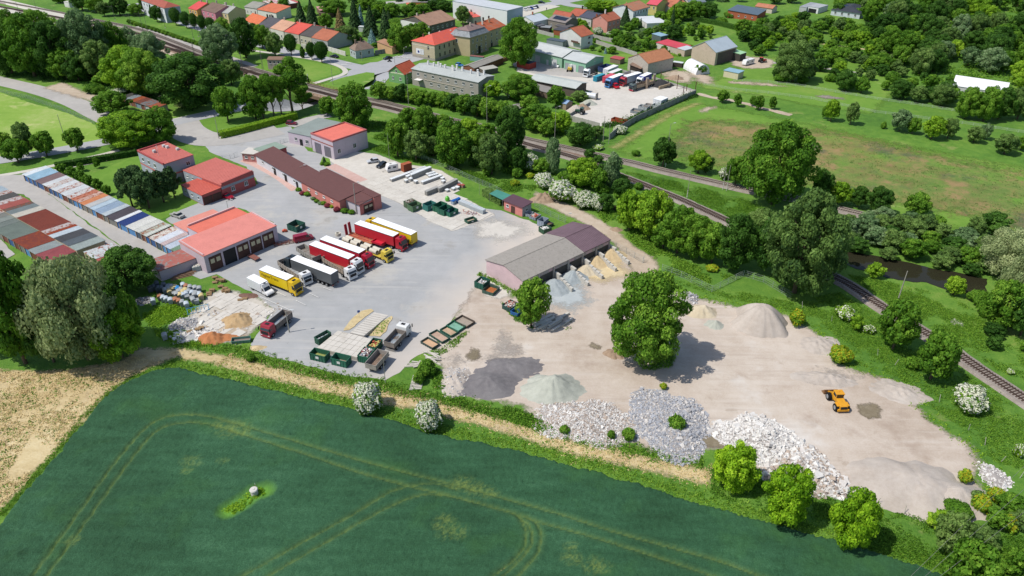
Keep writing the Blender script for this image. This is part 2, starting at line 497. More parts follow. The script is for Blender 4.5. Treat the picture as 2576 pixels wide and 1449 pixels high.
soft('meadow',[(1640,385),(1720,300),(1790,296),(1900,305),(2080,322),(2250,360),(2420,398),(2700,450),(2850,560),(2700,640),(2480,560),(2300,530),(2100,490),(1950,455),(1800,425)],m_meadow,7,5,2.5)
soft('orchard_grass',[(1880,150),(2050,130),(2220,150),(2260,230),(2200,290),(2050,270),(1900,240),(1770,225),(1740,205),(1800,200)],m_lawn,3,2,2.)
soft('garden_lawn',[(1530,128),(1690,150),(1700,170),(1560,150),(1545,182),(1460,172),(1500,140)],m_lawn,1.5,1,1.5)
soft('garden_lawn',[(1620,62),(1700,60),(1830,90),(1850,110),(1760,118),(1640,90)],m_lawn,1.5,1,1.5)
soft('bare_dirt_patch',[(1700,190),(1750,175),(1800,195),(1800,215),(1760,212),(1740,195)],m_track,3,2,1.5)
sheet('verge_lawn',[(560,130),(690,138),(850,168),(858,182),(790,203),(740,196),(640,170),(560,152)],m_lawn,.3,2)
sheet('park_lawn',[(190,455),(330,395),(420,390),(470,470),(500,510),(400,555),(330,520)],m_lawn,.4,2)
sheet('pitch',[(-260,340),(-60,222),(0,232),(75,258),(160,282),(235,312),(260,345),(230,362),(120,385),(0,402),(-200,440)],m_sport,.5,2)
sheet('verge_lawn',[(430,380),(505,345),(560,300),(560,268),(480,262),(430,285)],m_lawn,.4,2)
sheet('verge_lawn',[(474,318),(540,290),(640,275),(720,285),(745,300),(640,318),(560,330),(500,328)],m_lawn,.3,2)
soft('rail_verge_grass',[(1560,432),(1640,440),(1760,480),(1890,500),(1900,560),(1990,600),(2060,660),(1990,650),(1820,560),(1660,475)],m_wild,2,1.5,1.5)
soft('stubble_field',[(-500,1500),(-300,900),(-60,925),(90,930),(200,925),(300,905),(350,872),(460,873),(560,892),(640,908),(640,932),(560,922),(440,905),(375,925),(310,965),(255,1010),(215,1060),(150,1130),(60,1230),(0,1290),(-160,1440)],m_straw,1.2,1,1.)
soft('field_track',band([(560,905),(644,929),(719,947),(794,967),(881,986),(969,1002),(1056,1015),(1131,1037),(1219,1056),(1288,1076),(1413,1118),(1538,1147),(1613,1164),(1713,1186),(1790,1200)],4.3),m_straw,1.2,.7,.8,True)
sheet('yard_asphalt',[(505,352),(560,350),(640,330),(730,318),(775,380),(830,392),(880,378),(955,390),(1030,425),(1180,520),(1260,530),(1340,560),(1430,600),(1450,660),(1300,720),(1212,700),(1185,760),(1150,785),(1085,880),(1035,905),(1006,937),(969,957),(869,945),(794,925),(669,895),(628,868),(655,830),(690,780),(640,740),(585,712),(545,690),(505,702),(480,690),(500,655),(690,560),(600,522),(465,570),(430,562),(415,552),(455,528),(505,508),(560,495),(652,462),(620,420),(530,385)],m_asph,.35,1.5,smooth=0)
soft('yard_dirt',[(1150,778),(1180,730),(1215,690),(1290,745),(1310,720),(1480,640),(1530,615),(1600,672),(1640,665),(1658,690),(1645,712),(1720,738),(1850,768),(1980,790),(2062,835),(2095,880),(2115,915),(2165,932),(2250,955),(2300,1005),(2352,1060),(2440,1115),(2478,1165),(2462,1205),(2470,1240),(2445,1282),(2330,1288),(2200,1272),(2110,1250),(2000,1212),(1900,1190),(1850,1155),(1750,1125),(1640,1142),(1560,1100),(1400,1090),(1335,1050),(1310,1025),(1200,1008),(1095,975),(1105,930),(1080,885),(1120,840)],m_dirt,1.6,1.1,1.)
soft('yard_dirt_track',[(1345,478),(1400,498),(1450,520),(1500,545),(1550,575),(1600,618),(1655,652),(1662,690),(1620,712),(1590,690),(1540,612),(1470,565),(1400,532),(1340,505)],m_track,1.2,.8,1.)
soft('concrete_apron',[(820,398),(860,385),(880,378),(950,388),(1015,412),(1065,418),(1110,428),(1168,462),(1140,485),(1185,505),(1225,528),(1250,540),(1205,560),(1136,584),(1060,545),(1014,518),(960,490),(899,462),(860,430)],m_conc,.5,.3,1.)
soft('dust_patch',[(1180,558),(1250,545),(1330,565),(1340,590),(1260,612),(1190,600)],m_conc,4,2.5,1.)
sheet('pink_paving',[(818,420),(844,412),(925,452),(896,461),(860,440)],m_pinkpave,.08,2)
strip('pink_pavement',[(612,402),(640,412),(700,444),(745,478)],3.2,m_pinkpave)
sheet('grass_island',[(805,412),(812,395),(830,400),(832,414),(818,420)],m_lawn,.15,1)
soft('slab_yard_base',[(470,800),(520,745),(560,722),(600,735),(645,745),(700,778),(645,830),(600,868),(540,865),(480,845)],m_conc2,1,.8,1.)
soft('container_yard_ground',[(1195,712),(1230,695),(1300,735),(1262,757),(1215,745)],m_conc,1,.6,1.)
soft('yard_sandy_gravel',[(1490,640),(1560,650),(1600,690),(1540,715),(1450,712),(1400,690)],ground_mat('sandy',[(.3,'#c4ad83'),(.5,'#d6c298'),(.7,'#e0d2b2')],.1,.6,4),3,1.6,1.)  # sand-coloured gravel spread in front of the shed bays
soft('blue_grey_gravel',[(1330,740),(1380,700),(1480,705),(1500,760),(1440,790),(1380,775)],ground_mat('bluegrey',[(.3,'#a4acae'),(.5,'#b9bfbf'),(.7,'#c9c8c2')],.1,.6,4),4,2.2,1.)
sheet('contractor_yard',[(1300,160),(1340,150),(1470,172),(1540,192),(1640,205),(1749,226),(1660,265),(1575,308),(1510,318),(1428,292),(1480,262),(1490,235),(1460,218),(1400,205),(1300,180)],m_conc,.4,2)
sheet('contractor_tarmac',[(1290,165),(1300,148),(1440,168),(1478,180),(1470,196),(1340,185)],m_street,.5,2)
soft('spoil_ground',[(1650,185),(1690,172),(1740,180),(1760,200),(1730,215),(1690,205)],m_track,4,3,1.5)
for k,a in enumerate([[(1752,282),(1775,268),(1800,266),(1808,272),(1790,280),(1765,286)],[(2041,240),(2080,238),(2125,246),(2130,252),(2070,249)]]):
 soft('gravel_patch',a,m_track if k == 0 else m_ballast,2,1.5,1.)
strip('grass_path',[(1755,235),(1790,245),(1850,255),(1990,290)],3,m_track,amp=.8)
soft('mown_track',band([(1540,375),(1600,340),(1680,292),(1760,258)],4.5),ground_mat('tyre_track',[(.3,'#86904c'),(.5,'#a9a763'),(.7,'#c4b987')],.1,.6,3),3,1.5,1.5,True)
soft('light_gravel',[(1825,202),(1932,208),(2000,220),(1900,216),(1830,210)],m_track,2,1.5,1.5)
strip('road',[(-500,455),(-200,428),(0,403),(120,384),(250,360),(350,335),(432,310),(540,286),(643,264),(720,249),(803,234),(860,200),(950,178),(1010,158),(1080,138),(1150,120)],7.2,m_road,z=.1,step=1.5,cross=6)
strip('street',[(-300,150),(-100,182),(0,204),(100,228),(180,255),(250,290),(320,325),(360,345)],8.5,m_street,step=3)
soft('street_mouth',[(160,205),(230,235),(252,240),(250,262),(180,245),(100,222)],m_track,2,1.2,1.2)
strip('pavement',[(-300,485),(0,442),(120,420),(262,388),(300,378)],2.2,m_walk)
strip('pavement',[(-200,500),(0,458),(140,428),(245,408),(300,396)],1.6,m_walk)
strip('town_street',[(330,10),(400,35),(510,72),(600,98),(720,128),(800,146),(880,165),(940,178)],8,m_road,step=3)
strip('pavement',[(560,118),(700,136),(800,152),(856,168),(868,184),(830,198),(790,210)],2.4,m_walk)
strip('pavement',[(430,302),(520,282),(643,256)],1.6,m_walk)
strip('yard_entrance_road',[(450,300),(470,330),(520,350),(600,345),(700,325)],13,m_street,step=2,cross=4)
strip('side_road',[(985,165),(960,195),(935,225)],6.5,m_road)
strip('side_road',[(1000,158),(1030,142),(1040,132)],8,m_road)
sheet('junction',[(905,166),(960,148),(1010,140),(1040,140),(1020,165),(985,178),(935,190),(900,195),(870,192),(878,178)],m_road,.2,2)
sheet('junction_island',[(800,216),(860,196),(922,182),(942,184),(940,200),(905,222),(870,228),(820,222)],m_lawn,.2,2)
sheet('grass_corner',[(897,156),(930,150),(970,140),(978,146),(950,156),(905,160)],m_lawn,.2,2)
strip('town_street',[(1250,50),(1330,22),(1400,8),(1480,-8)],10,m_road)
strip('town_street',[(1385,-5),(1440,14),(1560,24)],8,m_road)
strip('car_park',[(1290,44),(1340,28),(1395,14)],9,m_walk)
strip('town_street',[(700,0),(800,-12),(1000,-20)],8,m_road)
strip('town_street',[(930,12),(1000,6),(1100,0)],9,m_street)
strip('garden_path',[(2060,110),(2160,122),(2270,140)],2,m_straw,amp=.6)
strip('garden_track',[(1860,140),(1960,160),(2060,170),(2170,186)],3,m_street,amp=.3)
soft('farm_yard',[(1830,150),(1900,142),(1950,150),(1945,172),(1880,175),(1840,165)],m_track,2,1.5,1.5)
strip('car_track',[(730,318),(780,300),(830,290)],5,m_street)
sheet('garage_lane',[(55,440),(60,460),(120,485),(250,580),(400,690),(455,660),(370,610),(250,530),(130,460),(75,432)],m_street,.3,2)
sheet('garage_lane',[(-60,445),(60,440),(100,470),(230,570),(330,640),(300,660),(180,580),(60,490),(-60,470)],m_street,.3,2)
sheet('garage_lane',[(-200,560),(0,605),(40,640),(0,660),(-200,640)],m_street,.3,2)
sheet('pond',[(2115,655),(2130,632),(2180,640),(2260,655),(2350,676),(2485,702),(2480,748),(2400,735),(2330,712),(2260,706),(2200,690),(2150,678)],m_water,.5,1)
sheet('pond',[(1528,530),(1545,515),(1562,520),(1560,538),(1545,545)],m_water,.4,1)
soft('brown_dirt_patch',[(540,790),(600,770),(640,800),(620,850),(540,870),(500,850)],m_track,2,1.6,.8)
for a in ([(1742,1110),(1770,1092),(1830,1095),(1852,1118),(1835,1138),(1790,1130)],[(1165,895),(1185,875),(1212,880),(1212,900),(1190,912)],[(1475,872),(1492,862),(1518,872),(1505,882)],[(2155,1020),(2200,1010),(2220,1030),(2215,1055),(2185,1060),(2160,1045)]):
 soft('puddle',a,m_mud,.8,.7,.6)
for a in ([(1260,820),(1330,880),(1300,905),(1200,910),(1230,880)],[(1120,900),(1160,880),(1170,960),(1110,965)],[(2010,945),(2080,920),(2170,950),(2120,975),(2040,968)]):
 soft('darker_gravel_spread',a,ground_mat('grey_spread',[(.3,'#948a83'),(.5,'#ada49b'),(.7,'#c2b9ae')],.08,.6,5),4,2.5,1.)
soft('stone_patch',[(2388,803),(2405,800),(2424,810),(2428,822),(2405,822),(2390,814)],m_conc,.8,.6,.8)
for a,b in [T(1,2,(45,92),(375,242)),T(1,2,(215,47),(300,87)),T(1,2,(403,130),(502,177)),T(1,2,(537,58),(633,101)),T(1,2,(680,0),(762,32)),T(1,1,(850,1395),(885,1412)),T(1,1,(1380,1085),(1445,1108)),T(1,1,(1120,1250),(1150,1262))]:
 strip('parking_line',[a,b],.14,m_white,z=.24)
for k in range(6):
 x = 1392 + k * 27
 a,b = T(1,0,(x,578 - k * 3 + k * 6),(x + 34,566 + k * 5))
 strip('crossing_stripe',[a,b],.5,m_white,z=.24)
for a,b in [T(1,0,(860,655),(925,662)),T(1,0,(905,635),(960,642))]:
 strip('road_marking',[a,b],.6,m_white,z=.24)
WP = [(-420,1640),(-200,1490),(0,1318),(62,1238),(125,1167),(190,1087),(225,1047),(255,1012),(280,985),(325,957),(375,938),(425,927),(462,927),(525,945),(600,960),(694,985),(769,1002),(869,1025),(944,1047),(1019,1067),(1069,1087),(1170,1108),(1288,1130),(1413,1165),(1513,1190),(1613,1222),(1713,1252),(1813,1282),(1931,1315),(2057,1347),(2182,1385),(2307,1422),(2420,1465),(2800,1600),(2600,1750),(1200,1800),(0,1760)]
TR = [[(82,1449),(200,1287),(287,1167),(355,1087),(385,1062),(412,1050),(475,1042),(540,1050),(600,1066),(669,1087),(819,1132),(969,1175),(1106,1210),(1231,1242),(1288,1260),(1388,1287),(1538,1335),(1663,1370),(1813,1412),(1900,1445),(2050,1490)],
 [(117,1449),(225,1300),(325,1162),(385,1090),(412,1073),(475,1062),(550,1072),(644,1103),(769,1142),(894,1185),(1019,1220),(1144,1250),(1288,1290),(1363,1315),(1513,1357),(1663,1405),(1788,1447),(1900,1490)],
 [(590,1460),(644,1430),(819,1332),(894,1290),(981,1237),(1019,1225),(1094,1215),(1150,1232)],
 [(660,1460),(681,1445),(819,1365),(931,1300),(1019,1257),(1081,1242),(1140,1250)],
 [(1290,1290),(1305,1300),(1325,1337),(1320,1375),(1295,1407),(1240,1449)],
 [(1325,1300),(1348,1312),(1363,1350),(1355,1387),(1325,1425),(1290,1462)],
 [(1300,1295),(1330,1320),(1341,1345),(1336,1372),(1312,1405),(1265,1449)],
 ]
PATCH = [(585,1078,3),(560,1070,2),(484,1160,1.8),(470,1185,1.),(1120,1310,1.6),(1138,1338,2.2),(1110,1322,1.3),(1160,1217,2.2),(1195,1229,2),(1230,1240,1.6),(1440,1405,1.6),(1436,1375,1.1),(610,1085,2),(1500,1425,2),(180,1360,1.2),(560,1160,1.)]
def field():
 poly = resample([G(p).xy for p in WP],1.0); n = len(poly); q = []
 for i in range(n):
  t = (poly[(i + 1) % n] - poly[i - 1]).normalized(); nn = Vector((-t.y,t.x)); p = poly[i]
  q.append(p + nn * .45 * (fbm(p.x,p.y,.3) + .5 * fbm(p.x,p.y,1.3)))
 x0,x1 = -95,88; y0,y1 = 52,140
 st = .34
 X,Y = np.meshgrid(np.arange(x0,x1,st),np.arange(y0,y1,st))
 rng = np.random.default_rng(3)
 ok = inside(X,Y,[(p.x,p.y) for p in q])
 tr = np.full(X.shape,1e9)
 for l in TR:
  pl = spline([G(p,.5).xy for p in l],1.5)
  tr = np.minimum(tr,segdist(X,Y,pl))
 tram = np.clip(1.05 - tr / .27,0,1)
 side = np.clip(1 - tr / 1.0,0,1)
 pt = np.zeros(X.shape)
 for px,py,r in PATCH:
  c = G((px,py),.5)
  dd = np.hypot((X - c.x) * .75,(Y - c.y))
  pt = np.maximum(pt,np.clip(1.25 - dd / r,0,1))
 pt = np.clip(pt * (.1 + .9 * rng.random(X.shape)) - .15,0,1)
 wt = segdist(X,Y,[G(p).xy for p in [(575,1288),(610,1268),(640,1245),(665,1238)]])
 weed = np.clip(1.2 - wt / 1.9,0,1)
 Zz = .62 + rng.normal(0,.065,X.shape) - .48 * tram - .22 * pt - .5 * np.clip(weed * 1.6,0,1)
 idx = -np.ones(X.shape,int)
 cell = ok[:-1,:-1] & ok[1:,:-1] & ok[:-1,1:] & ok[1:,1:]
 use = np.zeros(X.shape,bool)
 for a,b in ((0,0),(1,0),(0,1),(1,1)): use[a:X.shape[0] - 1 + a,b:X.shape[1] - 1 + b] |= cell
 idx[use] = np.arange(use.sum())
 rim = np.zeros(X.shape,bool)
 nb = np.zeros(X.shape,int)
 for a,b in ((0,0),(1,0),(0,1),(1,1)): nb[a:X.shape[0] - 1 + a,b:X.shape[1] - 1 + b] += cell
 rim = use & (nb < 4)
 Zz[rim] = .02
 V = np.stack([X[use] + rng.normal(0,.05,use.sum()),Y[use] + rng.normal(0,.05,use.sum()),Zz[use]],1)
 F = np.stack([idx[:-1,:-1][cell],idx[:-1,1:][cell],idx[1:,1:][cell],idx[1:,:-1][cell]],1)
 me = bpy.data.meshes.new('wheat_field')
 me.vertices.add(len(V)); me.vertices.foreach_set('co',V.ravel())
 me.loops.add(F.size); me.loops.foreach_set('vertex_index',F.ravel())
 me.polygons.add(len(F)); me.polygons.foreach_set('loop_start',np.arange(0,F.size,4)); me.polygons.foreach_set('loop_total',np.full(len(F),4))
 me.update(calc_edges=True)
 at = me.color_attributes.new('crop','FLOAT_COLOR','POINT')
 cc = np.stack([np.maximum(tram[use],.25 * side[use]),np.maximum(pt[use],0),weed[use],np.ones(use.sum())],1).astype(np.float32)
 at.data.foreach_set('color',cc.ravel())
 t = NT('wheat')
 c = t.coord(True)
 a,b,d = t.noise(c,.035,5),t.noise(t.coord(True,(.35,1.4,1),R(35)),.5,4),t.noise(c,4.5,3,.75)
 f = t.math('ADD',t.math('ADD',t.math('MULTIPLY',a,.42),t.math('MULTIPLY',b,.23)),t.math('MULTIPLY',d,.35))
 col = t.ramp(f,[(.30,lc('#183a1e',.58)),(.43,lc('#2b5635',.58)),(.54,lc('#3b6c48',.58)),(.68,lc('#5c8e66',.58))])
 sep = t.n('SeparateColor'); at2 = t.n('Attribute',attribute_name='crop'); t.l(at2.outputs['Color'],sep.inputs[0])
 big = t.ramp(t.noise(c,.06,5),[(.52,(0,0,0,1)),(.75,(.5,.5,.5,1))])
 col = t.mix(big,col,lc('#4a7d34',.62))
 col = t.mix(t.math('MULTIPLY',sep.outputs[1],t.ramp(d,[(.3,(.1,.1,.1,1)),(.7,(1,1,1,1))])),col,lc('#8fa04c',.75))
 col = t.mix(t.math('MULTIPLY',sep.outputs[0],t.ramp(b,[(.25,(.35,.35,.35,1)),(.75,(.8,.8,.8,1))])),col,lc('#7c9249',.68))
 col = t.mix(sep.outputs[2],col,lc('#6fa63a',.7))
 t.bump(t.math('ADD',d,t.math('MULTIPLY',t.noise(c,1.3,4),.6)),.8,.25)
 me.materials.append(t.done(col,.8))
 o = put('wheat_field',me)
 o['kind'] = 'structure'
field()
sheetsoil = ground_mat('rut_soil',[(.3,'#a08c6c'),(.5,'#c0ac88'),(.7,'#d3c3a0')],.3,1.5,5)
strip('tramline_rut',[(590,1460),(644,1430),(819,1332),(860,1309)],.28,sheetsoil,z=.24,amp=.08,step=1)
strip('tramline_rut',[(660,1460),(681,1445),(819,1365),(905,1316)],.26,sheetsoil,z=.24,amp=.08,step=1)
strip('tramline_rut',[(1240,1449),(1270,1428)],.4,sheetsoil,z=.24,amp=.1,step=1)
# ================================================================ RAILWAY
m_rail = M('#6d5a50',.2,2,.45,metal=.6)
m_rust = M('#8a4a30',.25,2,.8)
m_sleep = M('#a59a8e',.2,1.5,.9)
m_sleepd = M('#5b4a42',.25,1.5,.9)
SLEEPERS = [0]
sl_mesh = MB().box(-1.25,-.12,0,1.25,.12,.16).mesh('sleeper',m_sleep)
def track(P,bal,slm,indiv=None,off=0,w=3.9):
 c = spline([G(p).xy for p in P],1.0)
 if off:
  n = len(c); q = []
  for i in range(n):
   t = (c[min(n - 1,i + 1)] - c[max(0,i - 1)]).normalized(); q.append(c[i] + Vector((-t.y,t.x)) * off)
  c = q
 root = thing('railway_track',None,None); root['kind'] = 'structure'
 strip('ballast',c,w,bal,z=.03,h=.42,parent=root,world=True,hg=False,step=2,amp=.3)
 mb = MB(); Lr = 0
 for s in (-.75,.75):
  for i in range(len(c) - 1):
   a,b = c[i],c[i + 1]; t = (b - a).normalized(); nn = Vector((-t.y,t.x)) * s; h = Vector((-t.y,t.x)) * .05
   p = [a + nn - h,b + nn - h,b + nn + h,a + nn + h]
   mb.add([(q.x,q.y,.56) for q in p] + [(q.x,q.y,.72) for q in p],[(4,5,6,7),(0,1,5,4),(2,3,7,6)])
  rm = mb.build('rail',m_rail,root); mb = MB()
 d = 0; st = MB(); k = 0
 for i in range(len(c) - 1):
  a,b = c[i],c[i + 1]; L = (b - a).length; ang = math.atan2(b.y - a.y,b.x - a.x) + math.pi / 2
  while d < L:
   p = a.lerp(b,d / L); pr = PJ((p.x,p.y,0))
   if -80 < pr[0] < 2660:
    if indiv and k < 300 and -20 < pr[0] < 2600 and pr[1] < 1100:
     me = sl_mesh if slm is m_sleep else sl_mesh2
     put('sleeper',me,root,(p.x,p.y,.44),ang + random.uniform(-.02,.02)); k += 1
    else:
     st.cbox(p.x,p.y,.52,2.5,.24,.16,ang)
   d += .65
  d -= L
 if st.v:
  o = st.build('sleepers',slm,root); o['kind'] = 'stuff'
 return root
sl_mesh2 = MB().box(-1.25,-.12,0,1.25,.12,.16).mesh('sleeper',m_sleepd)
TB = [(2760,672),(2600,640),(2400,600),(2232,557),(2107,527),(2044,510),(1960,494),(1888,481),(1838,470),(1738,447),(1663,430),(1588,411),(1538,400),(1488,389),(1438,377),(1388,366),(1315,349),(1226,323),(1131,302),(1069,286),(994,267),(944,255),(859,238),(806,224),(740,207),(625,172),(512,136),(437,107),(350,76),(250,54),(100,24),(-60,-6)]
TA = [(2760,1120),(2650,1057),(2575,1007),(2457,928),(2382,875),(2292,820),(2214,772),(2152,730),(2112,706),(1990,645),(1888,587),(1815,552),(1713,505),(1650,480),(1588,455),(1545,438),(1500,419),(1463,405),(1400,386),(1338,369),(1226,336),(1131,314),(1069,298),(994,278),(944,266),(859,249),(806,235),(740,218),(625,182),(512,147),(437,118),(350,88),(200,56),(60,30),(-60,8)]
TC = [(625,186),(560,168),(500,150),(437,128),(330,98),(200,70),(60,44),(-60,22)]
track(TA,m_ballast,m_sleepd,True)
track(TB,m_ballast,m_sleep,None)
track(TC,m_ballast2,m_sleepd)
strip('rail_bed',[(1545,436),(1500,415),(1400,379),(1226,331),(1069,293),(944,262),(870,248)],5.2,m_ballast2,amp=.3)
strip('rail_service_path',[(640,168),(560,140),(470,112),(400,86),(340,68)],4,m_street,amp=.3)
strip('platform',[(-60,-12),(5,3),(100,26),(200,50)],6,m_walk,z=.02,h=.5,hg=False)
strip('platform',[(-60,22),(0,20),(60,40),(150,62),(300,96)],3.5,m_walk,z=.02,h=.45,hg=False)
strip('goods_yard_strip',[(60,50),(200,80),(350,112),(450,140)],4,m_track,amp=.8)
br = thing('railway_bridge','low brown railway bridge deck over the dipped road beside the grass island','bridge',G((803,234)),0)
d = (G((859,243)).xy - G((760,217)).xy).normalized(); n_ = Vector((-d.y,d.x))
br.rotation_euler = (0,0,math.atan2(d.y,d.x))
m_conc_b = M('#a08a74',.2,.6,.9)
MB().box(-13,-5.2,-.55,13,5.2,.35).build('deck',m_conc_b,br)
for s in (-1,1):
 MB().box(-13,s * 5.35 - .15,-.6,13,s * 5.35 + .15,.75).build('parapet',M('#8b7460',.2,.6,.9),br)
 mb = MB()
 for k in range(14): mb.box(-12.6 + k * 1.93,s * 5.35 - .04,.75,-12.52 + k * 1.93,s * 5.35 + .04,1.75)
 mb.box(-13,s * 5.35 - .03,1.7,13,s * 5.35 + .03,1.78).box(-13,s * 5.35 - .03,1.2,13,s * 5.35 + .03,1.26)
 mb.build('railing',M('#9a6a4a',.2,1,.6),br)
 MB().box(s * 5.2 - .3,-5.2,-4.6,s * 5.2 + .3,5.2,-.56).build('abutment',M('#9b9184',.2,.6,.9),br)
# ================================================================ GARAGE ROWS (every bay roof a part)
def frame_from(a,b,c,h):
 A,B,Cc = G(a,h),G(b,h),G(c,h)
 ux = (A - B).xy.normalized(); uy = Vector((-ux.y,ux.x))
 L = (A - B).xy.length; W = (Cc - B).xy.dot(uy)
 return B,ux,L,W
WHITE = '#e4e4e0'
def roofcol(h,rusty=False):
 if rusty: return M(h,.1,.5,.55,0,.0,True,('#a4532f',.5))
 return M(h,.14,.5,.55,0,.0,True)
def sheet_roof(w,d,z0,z1,mat,step=.55,th=.07):
 """corrugated sheet: raised seams running across the bay"""
 mb = MB()
 n = max(2,int(w / step))
 sg = 1 if d > 0 else -1
 mb.add([(0.03,0,z0),(w - .03,0,z0),(w - .03,d,z1),(.03,d,z1),(0.03,0,z0 - .08),(w - .03,0,z0 - .08),(w - .03,d,z1 - .08),(.03,d,z1 - .08)],[(0,1,2,3),(0,4,5,1),(2,6,7,3),(1,5,6,2),(0,3,7,4)])
 for k in range(n):
  x = .03 + (k + .5) * (w - .06) / n
  mb.add([(x - .045,0,z0),(x + .045,0,z0),(x + .045,d,z1),(x - .045,d,z1),(x - .03,0,z0 + th),(x + .03,0,z0 + th),(x + .03,d,z1 + th),(x - .03,d,z1 + th)],[(4,5,6,7),(0,1,5,4),(1,2,6,5),(3,0,4,7),(2,3,7,6)])
 return mb.mesh('roof_sheet',mat)
def garage_row(name,label,a,b,c,h,cols,rise=.35,doors=True,wallc='#b9a88e',group='lock-up garage rows',doorcols=('#3f6ea8','#5b8fc0','#4a5a6a','#7a4a3c','#3d5f8f','#7f7f7a')):
 B,ux,L,W = frame_from(a,b,c,h)
 rt = thing(name,label,'garages',(B.x,B.y,0),math.atan2(ux.y,ux.x),group)
 s = 1 if W > 0 else -1; D = abs(W)
 wm = M(wallc,.2,.5,.9)
 tot = sum(x[1] for x in cols); x = 0
 z0,z1 = h,h + rise
 MB().prism([(0,0),(L,0),(L,z1 - .12),(0,z1 - .12)],s * (D - .25),s * (D - .02)).build('rear_wall',wm,rt)
 for xx in (0,L - .25):
  y0,y1 = (.3 * s,s * (D - .26))
  mb = MB(); mb.prism([(y0,0),(y1,0),(y1,z1 - .14),(y0,z0 - .1)],xx,xx + .25,'x'); mb.build('end_wall',wm,rt)
 rnd = random.Random(len(label))
 for k,(cname,wt,rusty) in enumerate(cols):
  w = L * wt / tot
  dy = rnd.uniform(-.06,.06)
  o = put('roof',sheet_roof(w,s * (D + .15),z0 + dy,z1 + dy,roofcol(cname,rusty)),rt,(x,-.1 * s,0))
  nb = max(1,round(w / 3.0))
  if doors:
   for j in range(nb):
    xx = x + j * w / nb; ww = w / nb
    MB().box(xx + .03,min(.12 * s,.4 * s),0,xx + .26,max(.12 * s,.4 * s),z0 - .18).build('pier',wm,rt)
    dm = M(doorcols[rnd.randrange(len(doorcols))],.2,.8,.6)
    MB().box(xx + .27,min(.3 * s,.36 * s),0,xx + ww + .02,max(.3 * s,.36 * s),z0 - .35).build('garage_door',dm,rt)
   MB().box(x,min(.14 * s,.38 * s),z0 - .34,x + w,max(.14 * s,.38 * s),z0 - .16).build('lintel',wm,rt)
  x += w
 return rt
W_,B_ = '#dcdedd','#8db6cc'
row1 = [('#e6ebec',1,0),('#a7c8d9',2,0),('#8d7573',1.6,0),(W_,1,0),('#d7d2cb',1,1),(W_,1,0),('#dad5d0',1,1),(W_,1.2,0),('#d9d6d2',1,1),('#c9846a',1,1),('#d8b8a8',.8,1),('#d98f62',1,0),('#c6c6c4',1,0),('#c2d3de',.9,0),('#9fb2c6',1.4,0),('#c6cfd4',.9,0),('#5a5359',1.6,0),('#e8e9ea',.6,0),('#33477f',1.4,0),('#e2e0d8',1.5,0),('#d9d8cf',1,0),('#b8b8a6',.7,1),('#cfd2c8',.6,0)]
garage_row('garage_row','long row of lock-up garages with patchwork sheet roofs along the lawn',*T(0,1,(1480,930),(222,300),(462,228)),2.5,row1)
garage_row('garage_row','short end run of patchwork garages touching the red roofed truck garage',*T(0,1,(1765,1082),(1492,936),(1745,838)),2.5,[('#e2dcd0',1,1),('#dfe4ea',1,0),('#cdb9b6',.7,0),('#c9d3de',1,0),('#7f9a80',.8,0)])
row2 = [('#b9c6cc',1.6,0),('#d5cdc6',1,1),('#66635f',1.3,0),('#d8d0cb',1,1),('#b5675c',1.3,0),('#7c6d62',.6,1),('#87908f',1.1,0),('#d6cfc0',1.1,0),('#8f4a3a',4.6,0),('#d2c7c2',.8,1),('#a24a2c',.5,1),('#cfd9de',.9,0),('#59595b',1.4,0),('#6b7378',1.2,0),('#aab4ae',1.3,0)]
garage_row('garage_row','middle block of garages with dark red and grey sheet roofs facing the long row',*T(0,1,(1062,966),(10,420),(-270,505)),2.5,row2,rise=.3)
row3 = [('#b9a9a2',2,1),('#7c746b',2,0),('#a5513a',1.5,1),('#d5cdc6',1.5,1),('#8f8f86',1,0),('#9aa097',1,0),('#848c84',1,0),('#7f8a7f',3.2,0),('#8f4a3a',2.8,1),('#a3aba8',1.3,0),('#a85a5c',2.,0)]
garage_row('garage_row','outer back-to-back garage row with red brown and grey roofs at the left edge',*T(0,1,(480,1180),(-560,560),(-280,471)),2.6,row3,rise=-.25)
garage_row('garage_row','low corrugated white garage beside the dark bushy tree',*T(0,1,(1260,1085),(1115,995),(850,1100)),2.6,[('#d9dedd',3,1),('#b5675c',.7,0)],doors=False)
# ================================================================ BUILDINGS
m_glass = M('#2c3640',.1,1,.12,k=.6,spec=.6)
m_wframe = M('#e8e8e6',.05,1,.5)
m_dark = M('#2a2c2e',.1,1,.6,k=.6)
WCACHE = {}
def window_mesh(w,h,fm):
 k = (round(w,2),round(h,2),fm.name)
 if k in WCACHE: return WCACHE[k]
 mb = MB(); t = .09; d = .07
 mb.box(-w / 2,-d,0,w / 2,0,t).box(-w / 2,-d,h - t,w / 2,0,h).box(-w / 2,-d,t,-w / 2 + t,0,h - t).box(w / 2 - t,-d,t,w / 2,0,h - t)
 if w > .9: mb.box(-t / 2,-d,t,t / 2,0,h - t)
 mb.box(-w / 2 - .08,-.16,-.09,w / 2 + .08,0,-.01)
 pn = MB().box(-w / 2 + t,-.03,t,w / 2 - t,.01,h - t).mesh('pane',m_glass)
 WCACHE[k] = (mb.mesh('window',fm),pn)
 return WCACHE[k]
def add_window(root,x,y,z,w,h,rz,fm=None,pane=True):
 a,b = window_mesh(w,h,fm or m_wframe)
 o = put('window',a,root,(x,y,z),rz)
 if pane: put('pane',b,o)
 return o
